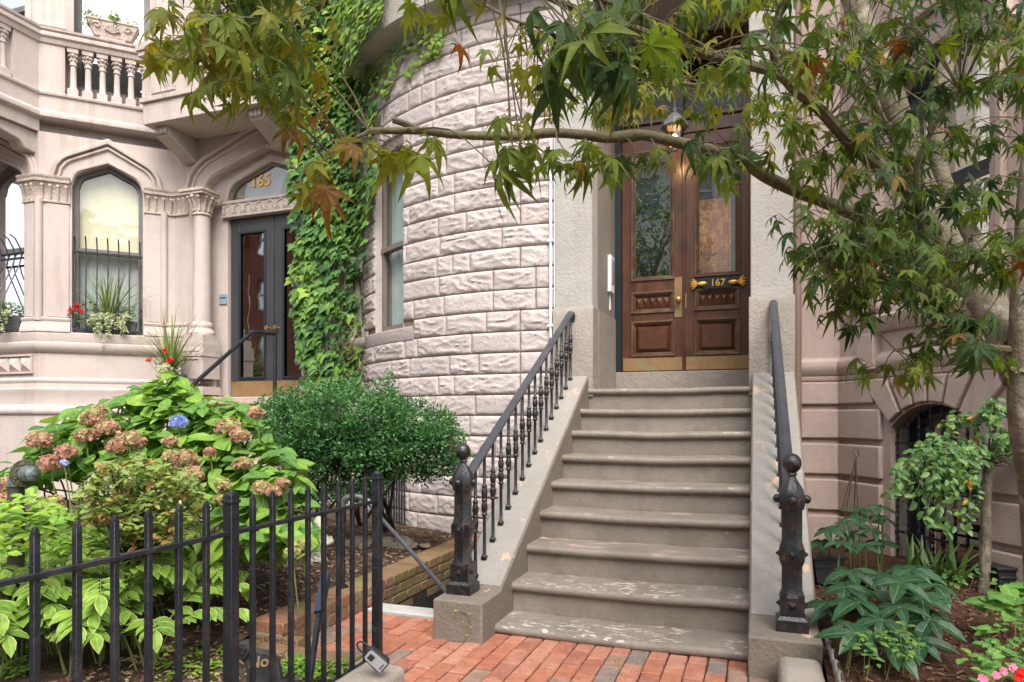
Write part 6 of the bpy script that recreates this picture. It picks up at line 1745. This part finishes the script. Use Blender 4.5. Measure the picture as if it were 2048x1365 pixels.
# ------------------------------------------------------------------ planters on house 165
def planting(parent, c, ax, L_, seed, straps, sl, red=(), blue=(), yellow=(), trail=1):
    """mixed window box planting round the point c, spread along ax"""
    r = random.Random(seed); c = Vector(c); ax = Vector(ax)
    g = MB()
    for _ in range(straps): strap(g, c + ax * r.uniform(-.05, .05), r.uniform(0, 6.28), r.uniform(.55, 1.5), sl * r.uniform(.6, 1.1), .02, r.random(), r.uniform(.35, 1.0), 7)
    g.build('spiky_leaf', M['spike'], parent, kind='stuff')
    g = MB()
    for _ in range(330):
        a = r.uniform(0, 6.28); q = c + ax * r.uniform(-L_, L_) + Vector((r.uniform(-.08, .08), r.uniform(-.12, .08), r.uniform(-.04, .20))); l = r.uniform(.03, .06)
        ovate(g, q, Vector((math.cos(a), math.sin(a), r.uniform(-.3, .6))), Vector((r.uniform(-.3, .3), -.5, 1)), l, l * .6, .2, .4, r.uniform(0, .8))
    g.build('foliage', M['cherry'], parent)
    g = MB()
    for k in range(9 * trail):
        b = c + ax * r.uniform(-.3, .95) * L_ + Vector((r.uniform(-.03, .03), -.10, .02)); dn = r.uniform(.08, .24) if k else .42
        P = [b, b + Vector((0, -.05, .03)), b + Vector((r.uniform(-.04, .04), -.08, -dn * .5)), b + Vector((r.uniform(-.08, .08), -.08, -dn))]
        for q in smoothline(P, 7):
            for _ in range(3):
                l = r.uniform(.018, .032); ovate(g, q + rdir(r) * .015, rdir(r), Vector((r.uniform(-.5, .5), -1, .5)), l, l * .65, .1, .2, r.random())
    g.build('trailing_leaves', M['silver'], parent)
    for lst, mk, sz in ((red, 'red_fl', .028), (blue, 'purple_fl', .017), (yellow, 'yellow_fl', .016)):
        for o in lst:
            q = MB(); b = c + ax * o[0] + Vector((0, o[2], o[1]))
            for _ in range(9 if mk == 'red_fl' else 3): n = rdir(r, -.2, 1) + Vector((0, -.8, 0)); floret(q, b + rdir(r) * sz * (.8 if mk == 'red_fl' else .3), n, sz, r.random(), 5)
            q.build('blossom', M[mk], parent)
            q = MB(); q.tube([b, b.lerp(c + ax * o[0] * .8, .5) + Vector((0, -.02, 0)), c + ax * o[0] * .7 + Vector((0, 0, -.02))], .003, 4); q.build('flower_stem', M['green_stem'], parent)
dB = Vector((.7071, .7071, 0))
cB = FB @ Vector((.74, .05, 2.40))
t = thing('window_box', 'slate window box with red blossoms and spiky grass behind the window bars', 'planter', cB)
g = MB(FB); g.prism([(.47, 2.295), (1.02, 2.295), (1.05, 2.465), (.44, 2.465)], 'y', -.0, .14); g.build('box', M['planter'], t, bevel=.006)
planting(t, FB @ Vector((.74, .02, 2.47)), dB, .33, 1, 70, .72, [(-.36, .10, -.06), (-.30, .16, -.06), (-.25, .10, -.08)], [(.06, .05, -.13), (.22, -.08, -.12), (-.33, -.07, -.08)], [(.27, .04, -.1), (.3, .0, -.1)], 2)
cA = FA @ Vector((-.45, .05, 2.40))
t = thing('window_box', 'slate window box with dry grass behind the bellied iron grille', 'planter', cA)
g = MB(FA); g.prism([(-.95, 2.295), (-.33, 2.295), (-.30, 2.49), (-.98, 2.49)], 'y', -.02, .14); g.build('box', M['planter'], t, bevel=.006)
planting(t, FA @ Vector((-.6, .0, 2.47)), Vector((1, 0, 0)), .28, 2, 10, .3)
g = MB(); r = random.Random(5)
for _ in range(16): strap(g, FA @ Vector((-.52 + r.uniform(-.06, .06), -.1, 2.46)), r.uniform(3.6, 5.6), r.uniform(.4, 1.2), r.uniform(.25, .4), .02, 1.0, 1.9, 8)
g.build('dry_grass', mat('dry_grass', (.46, .33, .16), .8, .2), t)
cp = Vector((-6.74, 6.45, 1.46))
t = thing('flower_pot', 'dark pot of spiky grass and red flowers beside the left hand doorway', 'flower pot', cp)
g = MB(); g.lathe([(.10, 1.46), (.125, 1.50), (.155, 1.70), (.165, 1.74), (.165, 1.765), (.14, 1.765), (.135, 1.73)], (cp.x, cp.y, 0), 20); g.build('pot', M['planter'], t, smooth=40)
planting(t, (cp.x, cp.y - .03, 1.80), (.9, -.3, 0), .16, 3, 80, .80, [(.02, .24, -.08), (.17, .12, -.1), (-.42, .15, -.1)], [(-.05, -.04, -.14), (.2, -.05, -.12), (-.2, .1, -.12)], [], 2)
cu = FB @ Vector((.78, .05, 5.985))
t = thing('urn_planter', 'carved stone urn planter on the balcony rail with pale plants', 'planter', cu)
g = MB(FB); g.add([(.58, -.01, 6.03), (.98, -.01, 6.03), (.98, .13, 6.03), (.58, .13, 6.03), (.50, -.04, 6.21), (1.06, -.04, 6.21), (1.06, .16, 6.21), (.50, .16, 6.21)], [(3,2,1,0), (4,5,6,7), (0,1,5,4), (1,2,6,5), (2,3,7,6), (3,0,4,7)])
g.box(.49, 1.07, -.05, .17, 6.21, 6.232); g.box(.64, .92, -.005, .125, 5.986, 6.03)
for k in range(7):
    a = R(-66 + 22 * k); L_ = .105 - .012 * abs(k - 3) * .6
    P_ = [Vector((.78, -.030, 6.075)), Vector((.78 + .6 * L_ * math.sin(a), -.036, 6.075 + .6 * L_ * math.cos(a))), Vector((.78 + L_ * math.sin(a), -.042, 6.075 + L_ * math.cos(a)))]
    g.tube(P_, [.006, .010, .015], 6); g.ball(P_[2], .015, nu=8, nv=6)
for s in (-1, 1):
    g.tube([(.78 + s * (.17 + (.05 - .004 * i) * math.cos(i * .7)), -.040, 6.14 + (.042 - .0035 * i) * math.sin(i * .7)) for i in range(11)], .009, 6)
g.build('trough', M['carve'], t, bevel=.005)
g = MB(); r = random.Random(9)
for xx in (.53, .80, .98):
    for _ in range(130 if xx != .98 else 45):
        q = FB @ Vector((xx + r.gauss(0, .045), .04 + r.uniform(-.10, .05), 6.225 + r.uniform(-.09 if xx != .80 else -.01, .10))); l = r.uniform(.03, .05)
        ovate(g, q, rdir(r), Vector((r.uniform(-.5, .5), -1, .5)), l, l * .6, .1, .3, r.random() * .7)
g.build('foliage', M['rhodo'], t)

# ------------------------------------------------------------------ garden furniture, left
p0 = at_d(32, 960, 3.4)
t = thing('standpipe', 'brown standpipe with bronze flange and verdigris cap among the hydrangeas', 'standpipe', (p0.x, p0.y, 0))
sx = Vector((CS, SN, 0)) * .86 + Vector((SN, -CS, 0)) * .5; sx.normalize()
g = MB(); zt = at_d(32, 968, 3.4).z
g.tube([(p0.x, p0.y, .0), (p0.x, p0.y, zt)], .037, 18); g.build('pipe', M['pipe_brown'], t, smooth=40)
g = MB(); P = []
for i in range(9):
    a = math.pi / 2 * i / 8; P.append(Vector((p0.x, p0.y, zt)) + sx * (.055 * (1 - math.cos(a))) + Vector((0, 0, .055 * math.sin(a))))
g.tube([P[0] - Vector((0, 0, .012))] + [P[0]] , .044, 18); g.tube(P + [P[-1] + sx * .03], .037, 18); g.build('elbow', M['lead'], t, smooth=40)
e = P[-1] + sx * .03
g = MB(); g.lathe([(.03, -.006), (.066, -.004), (.068, .0), (.066, .006), (.035, .010), (.034, .03)], e, 28, 0, sx); g.build('flange', M['flange'], t, smooth=35)
g = MB(); g.lathe([(.040, .018), (.040, .030), (.034, .032), (.034, .048), (.039, .05), (.039, .058), (.034, .06), (.036, .085), (.030, .09), (.010, .092), (.008, .100), (.003, .1)], e, 20, 0, sx); g.build('cap', M['cap_metal'], t, smooth=35)
# gnome
b = Vector(at_Z(637, 1122, .14)); t = thing('garden_gnome', 'weathered cast stone garden gnome under the boxwood', 'statue', b)
s = .345; g = MB()
g.lathe([(.16*s, 0), (.20*s, .02*s), (.19*s, .06*s), (.17*s, .12*s), (.19*s, .22*s), (.22*s, .30*s), (.25*s, .36*s), (.27*s, .42*s), (.25*s, .50*s), (.20*s, .56*s), (.16*s, .585*s), (.165*s, .62*s), (.18*s, .66*s), (.175*s, .71*s), (.19*s, .725*s), (.18*s, .745*s), (.15*s, .80*s), (.10*s, .90*s), (.04*s, .99*s), (.005*s, 1.01*s)], b, 18)
fw = Vector((SN, -CS, 0)) * -1; fw = Vector((.33, -.94, 0)); sd = Vector((.94, .33, 0))
for k in (-1, 1):
    g.tube([b + sd * k * .23*s + Vector((0, 0, .53*s)), b + sd * k * .29*s + Vector((0, 0, .42*s)), b + sd * k * .16*s + fw * .22*s + Vector((0, 0, .38*s))], [.07*s, .075*s, .05*s], 8)
    g.ball(b + sd * k * .10*s + fw * .16*s + Vector((0, 0, .655*s)), .045*s, nu=8, nv=6)
    g.ball(b + sd * k * .13*s + fw * .17*s + Vector((0, 0, .02*s)), .08*s, nu=8, nv=6)
g.ball(b + fw * .20*s + Vector((0, 0, .645*s)), .04*s, nu=8, nv=6)
g.lathe([(.15*s, 0), (.13*s, .06*s), (.02*s, .20*s)], b + fw * .12*s + Vector((0, 0, .60*s)), 10, 0, (fw * .25 + Vector((0, 0, -1))))
g.tube([b + fw * (.18*s) + sd * (.07*s*math.cos(a)) + Vector((0, 0, .15*s + .07*s*math.sin(a))) for a in [i*.6 for i in range(10)]], .018*s, 5)
g.build('figure', M['stone_statue'], t, smooth=50)
# bent pipe rail by the areaway
t = thing('pipe_handrail', 'black pipe post with a bent top and sloping bar by the areaway', 'handrail', (-2.54, 3.77, .14))
g = MB(); g.tube([(-2.52, 3.77, .14), (-2.52, 3.77, .665)], .017, 10); g.lathe([(.04, .142), (.04, .15), (.02, .16)], (-2.52, 3.77, 0), 12); g.build('post', M['iron'], t, smooth=40)
g = MB(); g.tube(smoothline([(-2.52, 3.77, .655), (-2.515, 3.77, .70), (-2.47, 3.78, .725), (-2.40, 3.79, .725), (-2.34, 3.79, .70), (-2.30, 3.79, .66)], 4), .019, 10); g.build('bent_top', M['lead'], t, smooth=True)
g = MB(); g.tube([(-2.31, 3.79, .67), (-2.25, 3.79, .60), (-1.735, 3.72, .17)], .0135, 8); g.build('sloping_bar', M['rail'], t, smooth=True)
# stones
stones = [(772, 1028, .075, .9), (792, 1046, .06, .6), (808, 1030, .09, .7), (760, 1055, .05, .6), (730, 1040, .10, .6), (815, 1062, .07, .4), (755, 1030, .06, .7), (850, 1056, .05, .4), (718, 1010, .11, .55)]
for i, (x, y, rr_, q_) in enumerate(stones):
    c = at_d(x, y, 5.85); c.z = .12 + rr_ * .35
    t = tag(MB().ball((0, 0, 0), rr_, nu=14, nv=10, sc3=(1.25, .9, q_), bump=.35).build('river_stone', M['cobble'], smooth=True), 'brown river stone in the pile at the foot of the bow front', 'stone', 'river stones under the boxwood')
    t.location = c; t.rotation_euler = (0, 0, i * 1.3)
for x, y in ((1000 / 2.0 + 18, 1133), (585, 1160), (697, 1128)):
    c = at_Z(x, y, .14)
t = thing('basement_grille', 'black iron grille against the base of the bow front behind the boxwood', 'window grille', (-3.4, 6.0, .2))
for i in range(10):
    h, nn = wall_hit(762 + 5.2 * i, 985, .06); g = MB(); g.tube([(h.x, h.y, .15), (h.x, h.y, .78)], .009, 6); g.build('bar', M['black'], t)
h0, h1 = wall_hit(760, 985, .06)[0], wall_hit(811, 985, .06)[0]
g = MB(); g.tube([(h0.x, h0.y, .62), (h1.x, h1.y, .62)], .012, 6); g.build('crossbar', M['black'], t)
# dog shaped sign
c = at_d(520, 1360, 2.75); c.z = .03
t = thing('dog_sign', 'dark dog shaped garden sign lettered No with exclamation mark behind the fence', 'sign', c)
ax = Vector((CS, SN, 0)); nn = Vector((SN, -CS, 0)) 
Mx = Matrix(((ax.x, -nn.x, 0, c.x), (ax.y, -nn.y, 0, c.y), (0, 0, 1, c.z), (0, 0, 0, 1)))
k = 2.75 / F; zz = lambda y: EYE + (CY - y) * k - c.z
ol = [(471, 1297), (474, 1289), (482, 1283), (492, 1282), (498, 1284), (502, 1290), (505, 1296), (512, 1298), (524, 1300), (537, 1303), (548, 1309), (556, 1320), (562, 1340), (565, 1362), (580, 1362), (596, 1352), (600, 1357), (582, 1372), (566, 1378), (562, 1392), (535, 1392), (532, 1372), (524, 1362), (516, 1372), (516, 1393), (497, 1393), (495, 1370), (496, 1345), (492, 1328), (488, 1320), (478, 1314), (470, 1308)]
g = MB(Mx); g.prism([((x - 520) * k, zz(y)) for x, y in ol], 'y', -.02, .02); db = g.build('silhouette', mat('dog_sign_paint', (.055, .055, .06), .6, .3, var=(12, .3), stain=(8, (.13, .10, .07), .6)), t, bevel=.008, seg=3)
g = MB(Mx); g.tube([((489 - 520) * k, -.024, zz(1318)), ((497 - 520) * k, -.026, zz(1309)), ((506 - 520) * k, -.024, zz(1297))], .006, 6); g.build('collar', M['rubber'], db)
g = MB(Mx); g.tube(smoothline([((486 - 520) * k, -.022, zz(1292)), ((483 - 520) * k, -.026, zz(1302)), ((490 - 520) * k, -.026, zz(1305)), ((495 - 520) * k, -.022, zz(1294))], 4), .004, 5); g.build('ear', M['rubber'], db)
tan = mat('tan_lettering', (.42, .28, .15), .6, .3)
text('lettering', 'No!', .062, Mx @ Matrix.Translation(((524 - 520) * k, -.021, zz(1321))) @ Matrix.Rotation(R(-6), 4, 'Y') @ Matrix.Rotation(R(90), 4, 'X'), tan, db, .003, .001, .15)

# ------------------------------------------------------------------ garden furniture, right
def p(x, y, d): return at_d(x, y, d)
t = thing('plant_stand', 'thin rusty wire plant stand leaning against the pink stone blocks', 'plant stand', (.72, 5.6, .2))
g = MB(); tp = p(1712, 915, 5.0)
for x, y in ((1690, 1030), (1716, 1040), (1708, 1030), (1684, 1020)): g.tube([tp, p(x, y, 5.0 + (x % 3) * .05)], .0045, 5)
g.tube([p(1700, 968, 5.0), p(1716, 970, 5.0)], .003, 4)
P = [tp + Vector((.02 * math.cos(a * 1.1), .01, .035 + .03 * math.sin(a))) for a in [i * .5 for i in range(14)]]; g.tube(P, .003, 4)
g.build('wire', mat('rusty_wire', (.10, .055, .04), .8, .3), t)
c = p(1972, 1050, 4.35); t = thing('bird_bath', 'green glazed bird bath bowl with dark red rim behind the slender tree', 'bird bath', (c.x, c.y, .2))
g = MB(); g.lathe([(.03, -.055), (.06, -.05), (.10, -.03), (.135, -.006), (.15, .012), (.155, .016), (.15, .022), (.14, .014), (.10, -.008), (.0, -.02)], c, 28); bw = g.build('bowl', M['bath_rim'], t, smooth=50)
g = MB(); g.lathe([(.137, .0145), (.10, -.004), (.02, -.012)], c, 28); g.build('glaze', M['bath'], bw, smooth=50)
g = MB(); g.lathe([(.09, .15 - c.z), (.09, .2 - c.z), (.04, .25 - c.z), (.03, -.15), (.045, -.05)], c, 16); g.build('pedestal', M['black'], t, smooth=45)
for (x0, x1, y0, dd, lab) in ((1628, 1690, 1120, 4.1, 'black plastic planter trough beside the stoop wall'), (1996, 2110, 1142, 4.0, 'black plastic planter trough at the right edge by the pink house')):
    a, b = p(x0, y0, dd), p(x1, y0, dd); w = (b - a).length
    t = thing('planter_trough', lab, 'planter', (a.x, a.y, .15))
    d = (b - a).normalized(); Mx = frame((a.x, a.y, 0), (d.x, d.y)); z1 = a.z
    g = MB(Mx); g.prism([(.02, z1 - .14), (w - .02, z1 - .14), (w, z1), (0, z1)], 'y', 0, .16); g.box(-.012, w + .012, -.012, .172, z1, z1 + .018); g.box(.01, w - .01, -.006, 0, z1 - .05, z1 - .035)
    g.build('trough', M['rubber'], t, bevel=.004)
t = thing('wicker_edging', 'low grey bent wicker edging between the stoop block and the mulch', 'edging', (.315, 3.1, 0))
r = random.Random(12)
for i in range(9):
    y0 = 3.52 - .13 * i; P = []
    for j in range(9):
        a = math.pi * j / 8; P.append((.312 + .012 * math.sin(j), y0 + .11 * math.cos(a) + .01 * r.uniform(-1, 1), .0 + .22 * math.sin(a) ** .7))
    g = MB(); g.tube(smoothline(P, 2), .008, 6); g.build('hoop', M['wicker'], t, smooth=True)

# ------------------------------------------------------------------ small things
r = random.Random(19)
g = MB()
for _ in range(130):
    x, y = r.choice([(r.uniform(290, 470), r.uniform(1300, 1362)), (r.uniform(560, 690), r.uniform(1330, 1365)), (r.uniform(0, 60), r.uniform(1290, 1360)), (r.uniform(565, 600), r.uniform(1320, 1350))])
    q = at_Z(x, y, .04); q.z = soil_h(q.x, q.y)
    for _ in range(9):
        a = r.uniform(0, 6.28); l = r.uniform(.015, .035); ovate(g, q + Vector((r.uniform(-.03, .03), r.uniform(-.03, .03), r.uniform(.005, .04))), Vector((math.cos(a), math.sin(a), .4)), Vector((0, -.2, 1)), l, l * .6, .2, .3, r.uniform(0, .7))
g.build('weeds', M['lime'], kind='stuff')
t = thing('weed_sprig', 'small green weed growing up the front of the stoop block', 'weed', (-1.55, 3.43, 0))
g = MB(); P = [at_Y(x, y, 3.436) for x, y in ((935, 1290), (933, 1265), (940, 1240), (930, 1225), (918, 1222))]; g.tube(smoothline(P, 4), .002, 4); g.build('stem', M['green_stem'], t)
g = MB()
for x, y in ((905, 1228), (925, 1243), (940, 1252), (936, 1270), (938, 1240), (915, 1222), (942, 1228)): l = r.uniform(.012, .022); ovate(g, at_Y(x, y, 3.432), Vector((r.uniform(-1, 1), -.3, r.uniform(-.8, .3))), Vector((0, -1, .5)), l, l * .5, .2, .3, r.uniform(.4, .8))
g.build('foliage', M['lime'], t)
for x, y, Z, lab in ((998, 1262, .01, 'curled brown leaf at the foot of the left stoop wall'), (1182, 1283, .008, 'tiny brown leaf on the bricks below the bottom step'), (1450, 1070, .78, 'thin yellow leaf curl on the riser of the fourth step')):
    c = at_Z(x, y, Z) if Z < .1 else at_Y(x, y, 4.50); q = MB(); l = .05 if x < 1000 else .025
    ovate(q, (0, 0, .006), Vector((1, .4, .1)), Vector((0, -.3, 1)), l, l * .6, .5, -.6, .3)
    o = tag(q.build('fallen_leaf', mat('dead_leaf', (.34, .17, .08), .8, .2)), lab, 'leaf'); o.location = c

# ------------------------------------------------------------------ street tree on the far kerb (reflected in the door glass)
t = thing('street_tree', 'leafy street tree standing by the road', 'tree', (-2.8, -6.2, -.15))
r = random.Random(91); g = MB(); g.tube(smoothline([(-2.8, -6.2, -.2), (-2.75, -6.2, 2), (-2.85, -6.15, 4), (-2.7, -6.1, 6)], 4), [.14 - .008 * i for i in range(13)], 10)
for k in range(9):
    a = k * .7; g.tube(smoothline([(-2.8, -6.2, 3.6 + .25 * k), (-2.8 + .6 * math.cos(a), -6.2 + .5 * math.sin(a), 4.5 + .3 * k), (-2.8 + 1.3 * math.cos(a), -6.2 + 1.1 * math.sin(a), 5 + .35 * k)], 3), [.05, .045, .04, .03, .025, .02, .012], 6)
g.build('trunk', M['bark'], t, smooth=True)
g = MB()
for _ in range(170):
    c = Vector((-2.8, -6.2, 6.2)) + Vector(rdir(r)).xyz * (r.random() ** .4) * 1.0
    o = rdir(r) * r.random() ** .35; c = Vector((-2.8 + 1.6 * o.x, -6.2 + 1.4 * o.y, 6.3 + 2.0 * o.z))
    for _ in range(16): l = r.uniform(.07, .13); ovate(g, c + rdir(r) * .25, rdir(r), rdir(r), l, l * .6, .2, .2, r.random() * .5)
g.build('crown', M['cherry'], t)

# sand, moss and leaf crumbs on the bricks
r = random.Random(44); g = MB()
for _ in range(900):
    x = .055 - PX * r.randint(0, 24) + r.gauss(0, .004) if r.random() < .7 else r.uniform(-2.3, .05); y = r.uniform(2.6, 3.62)
    if x < -1.5 and y < 2.95 or (x < -1.38 and x > -1.75 and y > 3.40): continue
    l = r.uniform(.002, .007); a = r.uniform(0, 6.28); ca, sa = math.cos(a), math.sin(a)
    g.add([(x - l*ca, y - l*sa, .001), (x + l*.5*sa, y - l*.5*ca, .003), (x + l*ca, y + l*sa, .001), (x - l*.5*sa, y + l*.5*ca, .005)], [(0, 1, 2, 3)], 0, r.choice([0, .3, .5, .8, 1]))
g.build('path_litter', M['chip'], kind='stuff')
